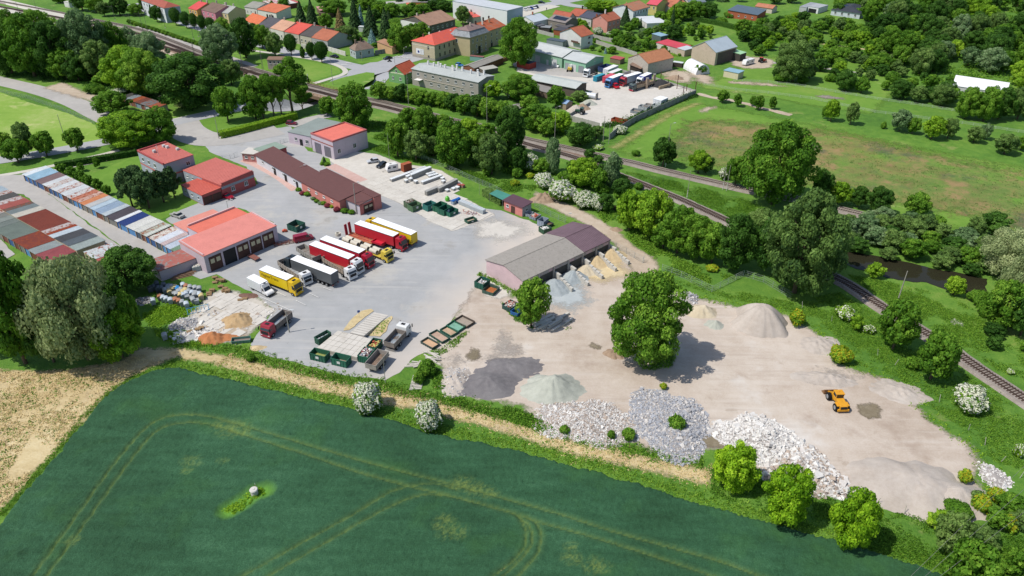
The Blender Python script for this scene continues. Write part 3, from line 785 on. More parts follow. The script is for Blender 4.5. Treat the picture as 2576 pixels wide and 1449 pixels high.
def add_door(root,x,y,z,w,h,rz,mat,name='door',glass=False,label=None):
 mb = MB(); mb.box(-w / 2 - .1,-.1,0,-w / 2,.02,h + .1).box(w / 2,-.1,0,w / 2 + .1,.02,h + .1).box(-w / 2,-.1,h,w / 2,.02,h + .1)
 mb.box(-w / 2,-.05,0,w / 2,.02,h)
 n = max(1,int(w / .9))
 for k in range(1,n): mb.box(-w / 2 + k * w / n - .02,-.075,.05,-w / 2 + k * w / n + .02,-.05,h - .05)
 o = put(name,mb.mesh(name,mat),root,(x,y,z),rz,label=label)
 if glass:
  for s in (-1,1): MB().box(s * w / 4 - w / 6,-.08,h * .55,s * w / 4 + w / 6,-.051,h * .85).build('pane',M('#cfc6a4',.1,2,.4),o)
 return o
def roof_mesh(L,W,h,typ,rh,o,mat,edge=None,seams=0,axis='x'):
 """W signed; returns mesh. gable: ridge along axis"""
 s = 1 if W > 0 else -1; D = abs(W)
 mb = MB(); th = .16
 def slab(p):
  n = len(p); vs = [tuple(q) for q in p] + [(q[0],q[1],q[2] - th) for q in p]
  mb.add(vs,[tuple(range(n)),tuple(range(n,2 * n))[::-1]] + [(i,n + i,n + (i + 1) % n,(i + 1) % n) for i in range(n)])
 X0,X1,Y0,Y1 = -o,L + o,-o,D + o
 if typ == 'gable':
  if axis == 'x':
   k = rh / (D / 2); e = h - o * k
   slab([(X0,Y0,e),(X1,Y0,e),(X1,D / 2,h + rh),(X0,D / 2,h + rh)]); slab([(X0,D / 2,h + rh),(X1,D / 2,h + rh),(X1,Y1,e),(X0,Y1,e)])
   mb.box(X0,D / 2 - .12,h + rh - .05,X1,D / 2 + .12,h + rh + .07)
  else:
   k = rh / (L / 2); e = h - o * k
   slab([(X0,Y0,e),(L / 2,Y0,h + rh),(L / 2,Y1,h + rh),(X0,Y1,e)]); slab([(L / 2,Y0,h + rh),(X1,Y0,e),(X1,Y1,e),(L / 2,Y1,h + rh)])
   mb.box(L / 2 - .12,Y0,h + rh - .05,L / 2 + .12,Y1,h + rh + .07)
 elif typ == 'hip':
  if L >= D:
   k = D / 2; a,b = (k * .9,D / 2),(L - k * .9,D / 2)
  else:
   k = L / 2; a,b = (L / 2,k * .9),(L / 2,D - k * .9)
  e = h - .1
  A,B = (a[0],a[1],h + rh),(b[0],b[1],h + rh)
  c = [(X0,Y0,e),(X1,Y0,e),(X1,Y1,e),(X0,Y1,e)]
  if L >= D: fs = [(c[0],c[1],B,A),(c[1],c[2],B),(c[2],c[3],A,B),(c[3],c[0],A)]
  else: fs = [(c[0],c[1],A),(c[1],c[2],B,A),(c[2],c[3],B),(c[3],c[0],A,B)]
  for f in fs: mb.quad(*f)
  mb.quad(c[3],c[2],c[1],c[0])
 elif typ == 'mono':
  slab([(X0,Y0,h),(X1,Y0,h),(X1,Y1,h + rh),(X0,Y1,h + rh)])
  if seams:
   n = int((L + 2 * o) / seams)
   for i in range(n + 1):
    x = X0 + i * (X1 - X0) / n
    mb.add([(x - .04,Y0,h),(x + .04,Y0,h),(x + .04,Y1,h + rh),(x - .04,Y1,h + rh),(x - .04,Y0,h + .07),(x + .04,Y0,h + .07),(x + .04,Y1,h + rh + .07),(x - .04,Y1,h + rh + .07)],[(4,5,6,7),(0,1,5,4),(1,2,6,5),(2,3,7,6),(3,0,4,7)])
 elif typ == 'monox':
  slab([(X0,Y0,h),(X1,Y0,h + rh),(X1,Y1,h + rh),(X0,Y1,h)])
  if seams:
   n = int((D + 2 * o) / seams)
   for i in range(n + 1):
    y = Y0 + i * (Y1 - Y0) / n
    mb.add([(X0,y - .04,h),(X1,y - .04,h + rh),(X1,y + .04,h + rh),(X0,y + .04,h),(X0,y - .04,h + .07),(X1,y - .04,h + rh + .07),(X1,y + .04,h + rh + .07),(X0,y + .04,h + .07)],[(4,5,6,7),(0,1,5,4),(1,2,6,5),(2,3,7,6),(3,0,4,7)])
 elif typ == 'flat':
  slab([(X0,Y0,h),(X1,Y0,h),(X1,Y1,h),(X0,Y1,h)])
 elif typ == 'mansard':
  e = h; m = 1.5; z1 = h + rh
  c = [(X0,Y0,e),(X1,Y0,e),(X1,Y1,e),(X0,Y1,e)]; d = [(m,m,z1),(L - m,m,z1),(L - m,D - m,z1),(m,D - m,z1)]
  for i in range(4): mb.quad(c[i],c[(i + 1) % 4],d[(i + 1) % 4],d[i])
  mb.quad(c[3],c[2],c[1],c[0])
 if s < 0:
  mb.v = [(x,-y,z) for x,y,z in mb.v]; mb.f = [f[::-1] for f in mb.f]
 return mb
def place_on(root,L,W,spec,fm=None,z0=0.):
 """wall code: f = front y0, k = back, s = x0 end, t = xL end"""
 s = 1 if W > 0 else -1; D = abs(W)
 for it in spec:
  wl,kind = it[0],it[1]
  if wl in 'fk': X = L
  else: X = D
  def pos(u):
   if wl == 'f': return (u,-.005 * s,0 if s > 0 else math.pi)
   if wl == 'k': return (u,W + .005 * s,math.pi if s > 0 else 0)
   if wl == 's': return (-.005,u * s,-math.pi / 2)
   return (L + .005,u * s,math.pi / 2)
  if kind == 'w':            # n windows evenly, z, w, h, (u0,u1)
   n,z,w,h = it[2:6]; a,b = it[6] if len(it) > 6 else (.04,.96)
   m = it[7] if len(it) > 7 else fm
   for i in range(n):
    x,y,r = pos(X * (a + (b - a) * (i + .5) / n)); add_window(root,x,y,z,w,h,r,m)
  elif kind == 'd':
   u,w,h,mat = it[2:6]
   x,y,r = pos(X * u); add_door(root,x,y,0.02,w,h,r,mat,it[6] if len(it) > 6 else 'door',it[7] if len(it) > 7 else False)
  elif kind == 'b':          # coloured band z0 z1 mat
   za,zb,mat = it[2:5]; a,b = it[5] if len(it) > 5 else (0,1)
   xa,y,r = pos(X * a); xb,y2,r = pos(X * b)
   mb = MB(); q = .02
   if wl in 'fk': mb.box(min(xa,xb) - (q if a == 0 else 0),min(y,y - q * s * (1 if wl == 'f' else -1)),za,max(xa,xb) + (q if b == 1 else 0),max(y,y - q * s * (1 if wl == 'f' else -1)),zb)
   else: mb.box(min(xa,xa + q * (-1 if wl == 's' else 1)),min(y,y2),za,max(xa,xa + q * (-1 if wl == 's' else 1)),max(y,y2),zb)
   mb.build('painted_band',mat,root)
def house(name,label,a,b,c,h,roof=('gable',2,'x'),wall='#d8cfc0',rc='#b5603f',items=(),cat='building',o=.35,chim=(),group=None,wallm=None,roofm=None,base=None,seams=0,parapet=None,fm=None,z0=0,wdirt=None):
 B,ux,L,W = frame_from(a,b,c,h)
 rt = thing(name,label,cat,(B.x,B.y,z0),math.atan2(ux.y,ux.x),group)
 s = 1 if W > 0 else -1; D = abs(W)
 wm = wallm or M(wall,.09,.5,.9,.15,dirt=wdirt)
 rm = roofm or tile_mat(rc)
 typ,rh = roof[0],roof[1]; ax = roof[2] if len(roof) > 2 else 'x'
 mb = MB(); hh = h - .17
 ya,yb = (0,W) if s > 0 else (W,0)
 mb.box(0,ya,0,L,yb,hh if typ in ('flat','hip','mansard','gable') else h - .17)
 if typ == 'gable':
  if ax == 'x':
   for x0 in (0,L - .3): mb.prism([(ya,hh),(yb,hh),((ya + yb) / 2,hh + rh)],x0,x0 + .3,'x')
  else: 
   for y0 in (ya,yb - .3): mb.prism([(0,hh),(L,hh),(L / 2,hh + rh)],y0,y0 + .3,'y')
 elif typ == 'mono':
  for x0 in (0,L - .3): mb.prism([(0,hh),(W,hh),(W,hh + rh)],x0,x0 + .3,'x')
  mb.box(0.3,min(W,W - .3 * s),hh,L - .3,max(W,W - .3 * s),hh + rh - .02)
 elif typ == 'monox':
  for y0 in (ya,yb - .3): mb.prism([(0,hh),(L,hh),(L,hh + rh)],y0,y0 + .3,'y')
  mb.box(L - .3,ya + .3,hh,L,yb - .3,hh + rh - .02)
 mb.build('wall',wm,rt)
 r = roof_mesh(L,W,h,typ,rh,o,rm,seams=seams,axis=ax).build('roof',[rm],rt)
 if typ == 'mansard':
  r.data.materials.clear(); r.data.materials.append(M('#8d9296',.25,.8,.6,dirt=('#5f6266',.55)))
  m_ = 1.4; top = roof_mesh(L - 2 * m_,(D - 2 * m_) * s,h + rh,'hip',1.5,.3,tile_mat(rc))
  top.v = [(x + m_,y + m_ * s,z) for x,y,z in top.v]
  top.build('roof',[tile_mat(rc)],rt)
 if parapet:
  ph,pc = parapet[:2]; pm = M(pc,.1,.5,.85); t = .28
  for nm,q in (('f',(-.05,-.05,L + .05,t)),('k',(-.05,D - t,L + .05,D + .05)),('s',(-.05,t,t,D - t)),('t',(L - t,t,L + .05,D - t))):
   if len(parapet) > 2 and nm not in parapet[2]: continue
   zt = h + ph; 
   if typ == 'mono' and nm == 'k': zt += rh
   if typ == 'monox' and nm == 't': zt += rh
   y0,y1 = sorted((q[1] * s,q[3] * s))
   if typ == 'mono' and nm in 'st':
    MB().prism([(q[1] * s,h - .2),(q[3] * s,h - .2),(q[3] * s,zt + rh),(q[1] * s,zt)],q[0],q[2],'x').build('parapet',pm,rt)
   elif typ == 'monox' and nm in 'fk':
    MB().prism([(q[0],h - .2),(q[2],h - .2),(q[2],zt + rh),(q[0],zt)],y0,y1,'y').build('parapet',pm,rt)
   else:
    MB().box(q[0],y0,h - .2,q[2],y1,zt).build('parapet',pm,rt)
 if base: MB().box(-.04,ya - .04,0,L + .04,yb + .04,base[0]).build('plinth',M(base[1],.15,.8,.9),rt)
 for (u,v,ch,cc) in chim:
  x,y = u * L,v * W
  if typ == 'gable': zz = h + rh * (1 - abs(2 * v - 1)) if ax == 'x' else h + rh * (1 - abs(2 * u - 1))
  elif typ == 'hip': zz = h + rh * min(1,2 * min(v,1 - v),2.2 * min(u,1 - u) * L / D)
  elif typ == 'mansard': zz = h + rh + 1.1
  elif typ == 'mono': zz = h + rh * v
  else: zz = h
  m2 = MB(); m2.box(x - .32,y - .3,zz - .5,x + .32,y + .3,zz + ch).box(x - .4,y - .38,zz + ch,x + .4,y + .38,zz + ch + .12)
  m2.box(x - .15,y - .12,zz + ch + .12,x + .15,y + .12,zz + ch + .3)
  m2.build('chimney',M(cc,.15,1,.9),rt)
 place_on(rt,L,W,items,fm)
 rt['L'] = L; rt['W'] = W
 return rt,L,W
TM = {}
def tile_mat(h,moss=None):
 if (h,moss) in TM: return TM[(h,moss)]
 t = NT('roof_tiles_' + h.strip('#'))
 c = t.coord(False)
 w1 = t.n('TexWave',wave_type='BANDS',bands_direction='X'); w1.inputs['Scale'].default_value = .55; t.l(c,w1.inputs[0])
 w2 = t.n('TexWave',wave_type='BANDS',bands_direction='Z'); w2.inputs['Scale'].default_value = .9; t.l(c,w2.inputs[0])
 n1,n2 = t.noise(t.coord(True),.35,5,.65),t.noise(t.coord(True),3.2,4,.7)
 b = lc(h)
 f = t.math('ADD',t.math('MULTIPLY',n1,.55),t.math('MULTIPLY',n2,.45))
 col = t.ramp(f,[(.3,shade(b,.68)),(.48,b),(.62,shade(b,1.15)),(.75,shade(b,.85))])
 if moss: col = t.mix(t.ramp(n1,[(.5,(0,0,0,1)),(.68,(.8,.8,.8,1))]),col,lc(moss))
 t.bump(t.math('ADD',t.math('ADD',w1.outputs[1],w2.outputs[1]),n2),.5,.06)
 TM[(h,moss)] = t.done(col,.8)
 return TM[(h,moss)]
def felt(h,rust=None,k=KCOL):
 return M(h,.1,.35,.85,.2,dirt=rust,k=k)
def metal_roof(h,dirt=None): return M(h,.08,.3,.5,.1,dirt=dirt)
RED,RED2 = '#d47a6e','#dc8b80'
brown_door = M('#5a4038',.15,1,.7)
PINKW,LILAC,GREYW = '#d39a92','#cdbfc9','#a8aeba'
ho,L,W = house('office_building','two-storey grey office with a red band and red ribbed roof beside the lawn',*T(0,1,(1640,205),(1382,72),(1700,-5)),7.2,('mono',.25),GREYW,rc=RED,roofm=M(RED,.08,.5,.6),seams=.8,o=.05,parapet=(.45,'#b9595a','fs'),
 items=[('f','w',3,4.6,1.4,1.3,(.05,.75)),('f','w',3,1.2,1.3,1.2,(.1,.8)),('t','w',1,4.6,1.3,1.3,(.6,.95)),('f','b',3.1,3.6,M('#c4706c',.1,.6,.8)),('f','b',.02,.6,M('#c4706c',.1,.6,.8)),('t','b',3.1,3.6,M('#c4706c',.1,.6,.8))])
for u,v in ((.2,.72),(.3,.75),(.32,.3),(.55,.88)):
 MB().box(u * L - .5,v * W - .4,7.35,u * L + .5,v * W + .4,8.1).build('air_conditioner',M('#c9c9c6',.1,1,.6),ho)
MB().tube((L * .55,W * .25,7),(L * .55,W * .25,11),.05).tube((L * .55 - .8,W * .25,10.2),(L * .55 + .8,W * .25,10.2),.03).tube((L * .55 - .5,W * .25,9.6),(L * .55 + .5,W * .25,9.6),.03).build('aerial',M('#cfcfcf',.1,1,.5),ho)
house('workshop_building','single-storey red and grey hall with a big red ribbed roof next to the office',*T(0,1,(2222,412),(1842,262),(2140,133)),4.4,('mono',.3),'#b5605c',rc=RED,roofm=M(RED,.08,.5,.6),seams=.8,o=.05,parapet=(.5,'#b5605c','t'),
 items=[('t','w',2,1.3,1.3,1.4,(.12,.92)),('t','b',2.9,3.7,M('#9aa0a6',.1,.6,.8)),('f','w',3,2.4,1.0,.8,(.02,.45)),('f','b',.1,4.1,M(GREYW,.1,.6,.8),(0,.5))])
house('garage_annex','low red roofed garage annex with two brown doors by the lawn',*T(0,1,(2028,515),(1822,412),(1992,338)),3.3,('mono',.3),'#b5605c',rc='#cf6258',roofm=M('#d46a5a',.1,.5,.6),seams=.8,o=.1,
 items=[('t','d',.27,2.6,2.3,brown_door,'garage_door'),('t','d',.75,2.6,2.3,brown_door,'garage_door'),('f','w',3,1.4,.9,.9),('f','b',.2,3.0,M(GREYW,.1,.6,.8),(0,1))])
ht,L,W = house('truck_garage','large lilac truck garage with pale red roof and five brown gates',(695,567),(512,644),(454,609),5.0,('mono',.5),LILAC,rc=RED2,roofm=felt(RED2,('#e9a291',.68)),o=.12,parapet=(.3,'#d9b4b4','st'),
 items=[('f','d',.13,3.2,3.9,brown_door,'garage_door',True),('f','d',.32,3.2,3.9,m_dark,'garage_door'),('f','d',.50,3.2,3.9,brown_door,'garage_door',True),('f','d',.68,3.2,3.9,brown_door,'garage_door',True),('f','d',.86,3.2,3.9,brown_door,'garage_door',True)][:5])
house('garage_extension','long red roof strip with raised parapet behind the truck garage',*T(0,1,(2020,905),(1880,830),(2392,655)),5.2,('mono',.2),LILAC,rc=RED2,roofm=felt('#dc7562'),o=.05,parapet=(.5,'#e3b9b6','s'))
house('flat_roofed_annex','flat annex with worn pale red roof behind the truck garage',*T(0,1,(1885,880),(1745,800),(2145,658)),3.8,('flat',0),LILAC,roofm=felt('#d98f80',('#c8746a',.6)),o=.1)
house('lean_to_store','low lilac lean-to with streaked red and grey sheet roof by the bin rows',*T(0,1,(1975,1140),(1600,1275),(1500,1170)),3.0,('flat',0),LILAC,roofm=M('#a8655a',.12,.4,.6,dirt=('#8d8a86',.52)),o=.15)
m_brown = M('#6b4845',.08,.8,.75,.3)
house('long_store_wing','long white walled wing under the dark brown roof, near the gatehouse',*T(1,1,(455,372),(-5,102),(140,35)),3.4,('mono',.9),'#dcdbe0',roofm=m_brown,o=.45,cat='building',
 items=[('f','w',4,1.5,1.2,.9),('f','d',.42,1.2,2.2,m_dark),('f','d',.66,1.2,2.2,m_dark),('f','d',.9,1.0,2.1,m_dark)])
hp,L,W = house('long_store_building','long pink building with dark brown roof behind the flower bed',*T(1,1,(838,566),(452,368),(640,270)),3.6,('mono',.8),'#d0857a',roofm=m_brown,o=.4,
 items=[('f','w',4,1.8,1.1,.7,(.1,.9))])
house('long_store_end','end bay of the brown-roofed building with pink gable and brown gate',*T(1,1,(1040,606),(888,540),(1040,462)),3.5,('mono',.8),'#c9c2c8',roofm=m_brown,o=.4,
 items=[('t','d',.5,3.4,2.5,brown_door,'garage_door',True),('t','b',.01,3.2,M('#cf7d74',.1,.6,.8))])
house('brown_roof_bay','narrow rear bay of brown roof between the long pink building and its end',*T(1,1,(1185,536),(640,268),(700,240)),4.25,('mono',.05),'#d0857a',roofm=m_brown,o=.05)
house('gatehouse','small flat-roofed pink gatehouse at the yard entrance gate',*T(0,1,(2572,100),(2432,88),(2560,40)),3.0,('flat',0),'#cf8f88',roofm=felt('#cfc9c0'),o=.3,items=[('f','w',2,1.2,1,.9)])
house('gatehouse_office','low annex with mossy green flat roof behind the gatehouse',(668,386),(640,374),(690,357),3.2,('flat',0),'#b5605c',roofm=felt('#8fa092',('#a7aa9c',.6)),o=.3)
hl,L,W = house('fire_station_hall','lilac hall with a salmon red flat roof and four tall grey gates',*T(1,0,(770,1428),(550,1345),(868,1225)),6.2,('flat',.0),LILAC,roofm=felt('#e2796a',('#e8988c',.7)),o=.02,parapet=(.35,'#b56a6a','fskt'),
 items=[('f','d',.28,3.0,3.6,M('#77727c',.1,1,.6),'garage_door'),('f','d',.72,3.0,3.6,M('#77727c',.1,1,.6),'garage_door'),('t','w',1,1.6,1.3,1.6,(.0,.3)),('t','w',1,1.6,1.3,1.6,(.45,.75)),('f','b',4.3,4.7,M('#a4685e',.1,1,.7))])
house('grey_roofed_hall','lower lilac block with grey felt roof left of the salmon roofed hall',*T(1,0,(548,1372),(320,1322),(745,1208)),4.2,('flat',0),LILAC,roofm=felt('#8e9893'),o=.15,items=[('f','w',1,1.5,1.2,1.2,(.25,.4)),('f','d',.55,1,2.2,m_dark),('f','w',1,1.2,1.4,1.4,(.68,.95))])
m_asb = M('#a19b93',.1,.9,.9,.5,dirt=('#8d877e',.55))
hs,L,W = house('aggregate_shed','long pink shed with weathered grey corrugated roof and open bays of gravel',(1533,603),(1315,705),(1218,655),4.2,('gable',1.4,'x'),'#d8bcbf',roofm=m_asb,o=.25)
x0 = L * .69
s_ = 1 if W > 0 else -1
mb = roof_mesh(L - x0,W,4.26,'gable',1.4,.28,None); mb.v = [(x + x0,y,z + .05) for x,y,z in mb.v]
mb.build('tile_sheet_roof',tile_mat('#735e66'),hs)
MB().box(.4,-.02 if s_ > 0 else 0,.0,L - .3,0 if s_ > 0 else .02,3.0).build('bay_shade_panel',M('#54534f',.2,.8,.9),hs)  # thin dark sheet on the solid wall, painted as the shade inside the bays
for k in range(7): MB().box(L * k / 6 - .2 if k else 0,-.35 * s_ if s_ > 0 else 0,0,L * k / 6 + .2 if k < 6 else L,0 if s_ > 0 else .35,3.9).build('pier',M('#b7b2ab',.15,.8,.9),hs)
for k in range(14):
 if k % 3 != 1: MB().box(L * k / 14 + .1,min(-.06 * s_,0),3.0,L * (k + 1) / 14 - .1,max(-.06 * s_,0),3.9).build('fascia_panel',M('#b8b0ac',.2,.3,.9),hs)
SHED = (hs,L,W)
hh,L,W = house('small_pink_hut','small pink hut with dark brown roof at the end of the yard fence',(1314,521),(1268,503),(1290,492),3.1,('mono',.35),'#d98a82',roofm=M('#5f4650',.08,.8,.7,.2),o=.35,items=[('f','d',.5,1.2,2.1,brown_door),('f','w',1,1.3,.9,.8,(.05,.35)),('t','b',.01,2.8,M('#b2aeb2',.1,1,.8)),('t','w',1,1.2,.9,.9)])
aw = thing('carport','open green sheet canopy on posts beside the small pink hut','canopy',G((1262,512)),R(0))
b = G((1262,503),2.6); aw.location = (0,0,0)
pts = [G(p,2.7) for p in ((1231,487),(1250,477),(1286,491),(1264,503))]
MB().flat([(p.x,p.y) for p in pts],2.66,2.74).build('roof_sheet',M('#4d8f80',.15,.5,.6),aw)
mb = MB()
for p in pts: mb.tube((p.x,p.y,0),(p.x,p.y,2.66),.06)
mb.build('post',M('#777777',.1,1,.6),aw)
def tw(n,z,w=1.0,h=1.5,a=.05,b=.95): return (n,z,w,h,(a,b))
fr = M('#8a8279',.1,1,.7)
ha,L,W = house('apartment_block','long grey two-storey apartment block with pale roof and a row of white chimneys',*T(1,0,(2236,826),(1566,688),(1650,612)),7.0,('gable',.9,'x'),'#aaa49b',roofm=metal_roof('#b9bdb9',('#a3a7a2',.6)),o=.3,
 items=[('f','w',8,4.6,1.3,1.2),('f','w',5,1.5,1.3,1.2,(.24,.82)),('f','w',1,1.5,1.4,1.2,(.86,.97)),('t','w',2,4.6,.8,1),('t','w',1,1.5,.8,1,(.3,.6))],
 chim=[(.1,.62,1.3,'#eceae6'),(.22,.5,1.3,'#eceae6'),(.2,.85,1.2,'#eceae6'),(.3,.6,1.3,'#eceae6'),(.38,.55,1.3,'#eceae6'),(.46,.68,1.3,'#eceae6'),(.5,.8,1.8,'#eceae6'),(.53,.45,1.4,'#eceae6'),(.6,.72,1.4,'#eceae6'),(.78,.5,1.4,'#eceae6'),(.82,.75,1.5,'#eceae6'),(.9,.45,1.4,'#eceae6'),(.9,.8,1.4,'#eceae6')])
MB().box(L * .08,-2.2,3.2,L * .17,-.02,3.3).build('porch_canopy',M('#f0ede8',.05,1,.6),ha)
MB().box(L * .2,-.18,3.25,L * .78,-.02,3.4).build('cornice',M('#c7bda9',.1,1,.8),ha)
house('green_house','green rendered house with steep red tiled roof at the road bend',*T(1,0,(1492,742),(1333,714),(1400,648)),4.6,('gable',3.0,'y'),'#7fae74',rc='#b0553c',roofm=tile_mat('#b5583c'),o=.4,items=[('f','w',2,1.4,1,1.3),('f','w',1,4.6,.9,1.1,(.35,.65)),('t','w',3,1.4,.9,1.1),('f','b',4.0,4.45,M('#dfe3c0',.1,1,.8))])
hb,L,W = house('old_house','two-storey ochre house with patched red hip roof and a poster on its end wall',*Z('F',(445,880),(0,790),(640,530)),7.6,('hip',2.9),'#c4b79d',roofm=M('#d8604c',.1,.5,.6,dirt=('#b9686a',.54)),o=.35,base=(1.2,'#a8a196'),wdirt=('#a89a80',.6),
 items=[('f','w',1,5,1,1.5,(.6,.85),fr),('f','w',1,1.2,1,1,(.6,.85),fr),('t','w',8,4.9,.9,1.7,(.06,.98),fr),('t','w',7,1.6,.9,1.6,(.06,.9),fr)],
 chim=[(.3,.12,2.0,'#7a4f44'),(.42,.45,1.2,'#e6ddd2'),(.45,.62,1.4,'#4a3a38'),(.6,.62,1.2,'#e6ddd2')])
MB().box(-.04,-.06,5.9,L + .04,-.02,6.1).build('cornice',M('#e2ddd2',.05,1,.8),hb)
pb = MB().box(L * .18,-.14,1.9,L * .52,-.05,4.4).build('poster',M('#ebebeb',.03,1,.6),hb)
mb = MB(); cx = L * .29
mb.add([(cx + math.cos(k * math.pi / 8) * .62,-.15,3.0 + math.sin(k * math.pi / 8) * .62) for k in range(16)],[tuple(range(16))]); mb.build('poster_emblem',M('#3d4a86',.05,1,.6),pb)
mb = MB(); [mb.box(L * .36,-.15,2.3 + k * .42,L * (.5 - .04 * (k % 2)),-.141,2.42 + k * .42) for k in range(5)]; mb.build('poster_lines',M('#9c9ca0',.05,1,.6),pb)
hm,L,W = house('mansard_house','tall ochre house with grey metal mansard roof and small brown cap',*Z('F',(1140,735),(820,690),(1180,590)),9.0,('mansard',2.6),'#c4b48f',rc='#8a7470',o=.5,wdirt=('#a8987a',.6),chim=[(.35,.3,1.0,'#4a3a38'),(.6,.5,1.3,'#cdbfae')],
 items=[('f','w',1,6,.9,1.6,(.1,.3))])
W2 = W
house('mansard_house_wing','main ochre front with white windows under the metal mansard roof',*Z('F',(1505,625),(1140,735),(1010,600)),9.0,('mansard',2.6),'#b3a684',rc='#87726e',o=.5,wdirt=('#9c8f72',.6),
 items=[('f','w',4,6.0,.95,1.7),('f','w',3,3.2,.95,1.6,(.22,.98)),('f','w',4,.9,.95,1.4),('f','d',.5,1.5,3.6,m_dark)],chim=[(.7,.4,1.4,'#4a3a38')])
house('old_house','tall ochre rear house with orange and brown tiled roof beside the big leafy tree',*Z('F',(1830,490),(1500,600),(1300,440)),8.4,('gable',2.6,'x'),'#b9ac8c',roofm=tile_mat('#b4603e','#8f7468'),o=.35,wdirt=('#9c8f72',.6),items=[('f','w',3,5.2,.9,1.6),('f','w',3,2.2,.9,1.5),('f','d',.2,1.1,2.2,m_dark)],
 chim=[(.15,.35,1.5,'#e4ddd2'),(.4,.5,1.6,'#4a3a38'),(.55,.35,1.8,'#b09c7c'),(.8,.55,1.4,'#4a3a38')])
house('long_low_house','long low house with brown tiled roof and bright white gable behind the patched red roof',*Z('F',(850,370),(345,495),(115,300)),4.8,('gable',3.2,'x'),'#6f6c66',roofm=tile_mat('#a5836e'),o=.3,items=[('f','w',5,2.0,1.2,1.3),('s','b',.02,4.6,M('#eceae6',.05,1,.8))],chim=[(.1,.5,1,'#cfc6b8'),(.35,.5,1,'#4a3a38')])
house('red_roofed_house','white house with broad bright red roof in front of the grey factory hall',*Z('F',(1755,165),(1480,240),(1262,155)),6,('gable',3,'x'),'#d9d5cf',roofm=metal_roof('#d55a50'),o=.3,items=[('f','w',2,2.4,1.2,1.2)])
house('red_roofed_barn','low outbuilding with bright red roof left of the white gabled house',*Z('F',(1460,295),(1210,335),(1000,250)),4,('gable',1.6,'x'),'#c9c2b4',roofm=metal_roof('#d8675c'),o=.3,chim=[(.3,.5,1,'#cfc6b8')])
house('tiled_outbuilding','long low outbuilding with faded orange tiles before the white factory wall',*Z('F',(1300,140),(900,105),(950,35)),4,('gable',1.8,'x'),'#ded6c8',roofm=tile_mat('#bb7a5c'),o=.3)
house('pink_roofed_house','small house with faded pink and brown roof beside the yellow-green tree',*Z('F',(1190,290),(880,235),(760,140)),4.5,('gable',1.6,'x'),'#cfc4b0',roofm=tile_mat('#a98478'),o=.3)
hf,L,W = house('factory_hall','large factory hall with blue-grey end wall and white front at the top',*Z('F',(2180,125),(1870,205),(560,70)),9.5,('flat',0),'#9fb0b9',roofm=metal_roof('#c9cdd0'),o=.1,items=[('s','b',.02,9.0,M('#e9e9ea',.04,.4,.6)),('f','b',.02,9.2,M('#9cb0ba',.05,.4,.6))])
house('corner_house','low pale blue corner house with brown hipped roof at the road junction',*Z('E',(1478,935),(1120,990),(870,955)),3.9,('hip',3.2),'#b9c2c4',roofm=tile_mat('#8b7668'),o=.35,wdirt=('#9fa5a2',.6),items=[('f','w',2,1.3,1.1,1.7),('s','w',2,1.3,.9,1.5)],chim=[(.2,.5,1.8,'#8b7668'),(.5,.5,1.2,'#4a3a38')])
house('cottage','narrow cottage with orange lean-to wall and white gable beside the pale blue spruce',(1004,112),(986,119),(975,104),3.4,('mono',1.8),'#e5b98a',roofm=tile_mat('#b98c70'),o=.2)
def tz(pts): return pts
ter = [('house with an orange tiled roof at the left end of the lower terrace',Z('D',(1740,485),(1470,395),(1605,255)),'#c9bda6','#d0714a',4.6),
 ('dark grey roofed house second in the lower terrace',Z('D',(1985,545),(1742,485),(1885,310)),'#b9b2a8','#56555a',4.7),
 ('cream house with pale salmon roof and skylights in the lower terrace',Z('D',(2245,610),(1987,545),(2130,360)),'#dcd8cc','#c99b80',5.0),
 ('house with a bright red roof in the middle of the lower terrace',Z('E',(8,672),(-292,610),(-140,395)),'#c4bcae','#cf5a4d',4.9),
 ('charcoal roofed house right of the bright red roof',Z('E',(250,725),(10,675),(150,455)),'#c9c1b0','#55504e',4.7),
 ('end house of the terrace with brick-red roof and grey gable',Z('E',(570,802),(252,728),(400,540)),'#aeb0ae','#b06a50',4.6)]
for k,(lb,p,wc,rc,hz) in enumerate(ter):
 house('terraced_house',lb,*p,hz,('gable',2.9,'x'),wc,roofm=tile_mat(rc),o=.12,items=[('f','w',3,1.4,1.0,1.4)],chim=[(.2,.5,1.2,'#b9aFa0')],group='terraced houses along the lower street',cat='house')
ter2 = [('house with a bright red hipped roof at the left end of the upper terrace',Z('D',(545,195),(380,155),(490,0)),'#e0b46c','#cf5250',5.6),
  ('pink fronted house with brown roof and curved gable in the upper terrace',Z('D',(905,255),(620,180),(650,-20)),'#d4899a','#7a6458',5.6),
  ('cream house with whitish grey roof and dark side gable in the upper terrace',Z('D',(1155,265),(890,215),(1060,110)),'#dcc79a','#a5a69f',5.4)]
for k,(lb,p,wc,rc,hz) in enumerate(ter2):
 house('terraced_house',lb,*p,hz,('gable',2.6,'x'),wc,roofm=tile_mat(rc),o=.15,items=[('f','w',3,3.4,1.0,1.3),('f','w',3,.9,1.0,1.3)],chim=[(.3,.5,1.3,'#b9aFa0'),(.7,.6,1.3,'#cfc6b8')],group='terraced houses along the upper street',cat='house')
house('white_backyard_house','white house with orange roof and three arched doors behind the terrace',*Z('D',(2100,250),(1735,180),(1790,75)),4.2,('mono',1.8),'#e6e3dc',roofm=tile_mat('#c9704e'),o=.25,cat='house',items=[('f','d',.5,1,2.3,m_dark),('f','d',.65,1,2.3,m_dark),('f','d',.8,1,2.3,m_dark)])
house('white_backyard_house','white house with grey mossy roof and small windows behind the cream terrace house',*Z('D',(1720,165),(1480,125),(1440,-20)),4.2,('gable',1.8,'x'),'#e4e1da',roofm=tile_mat('#97968c'),o=.25,cat='house',items=[('f','w',3,1.5,1,.7)])
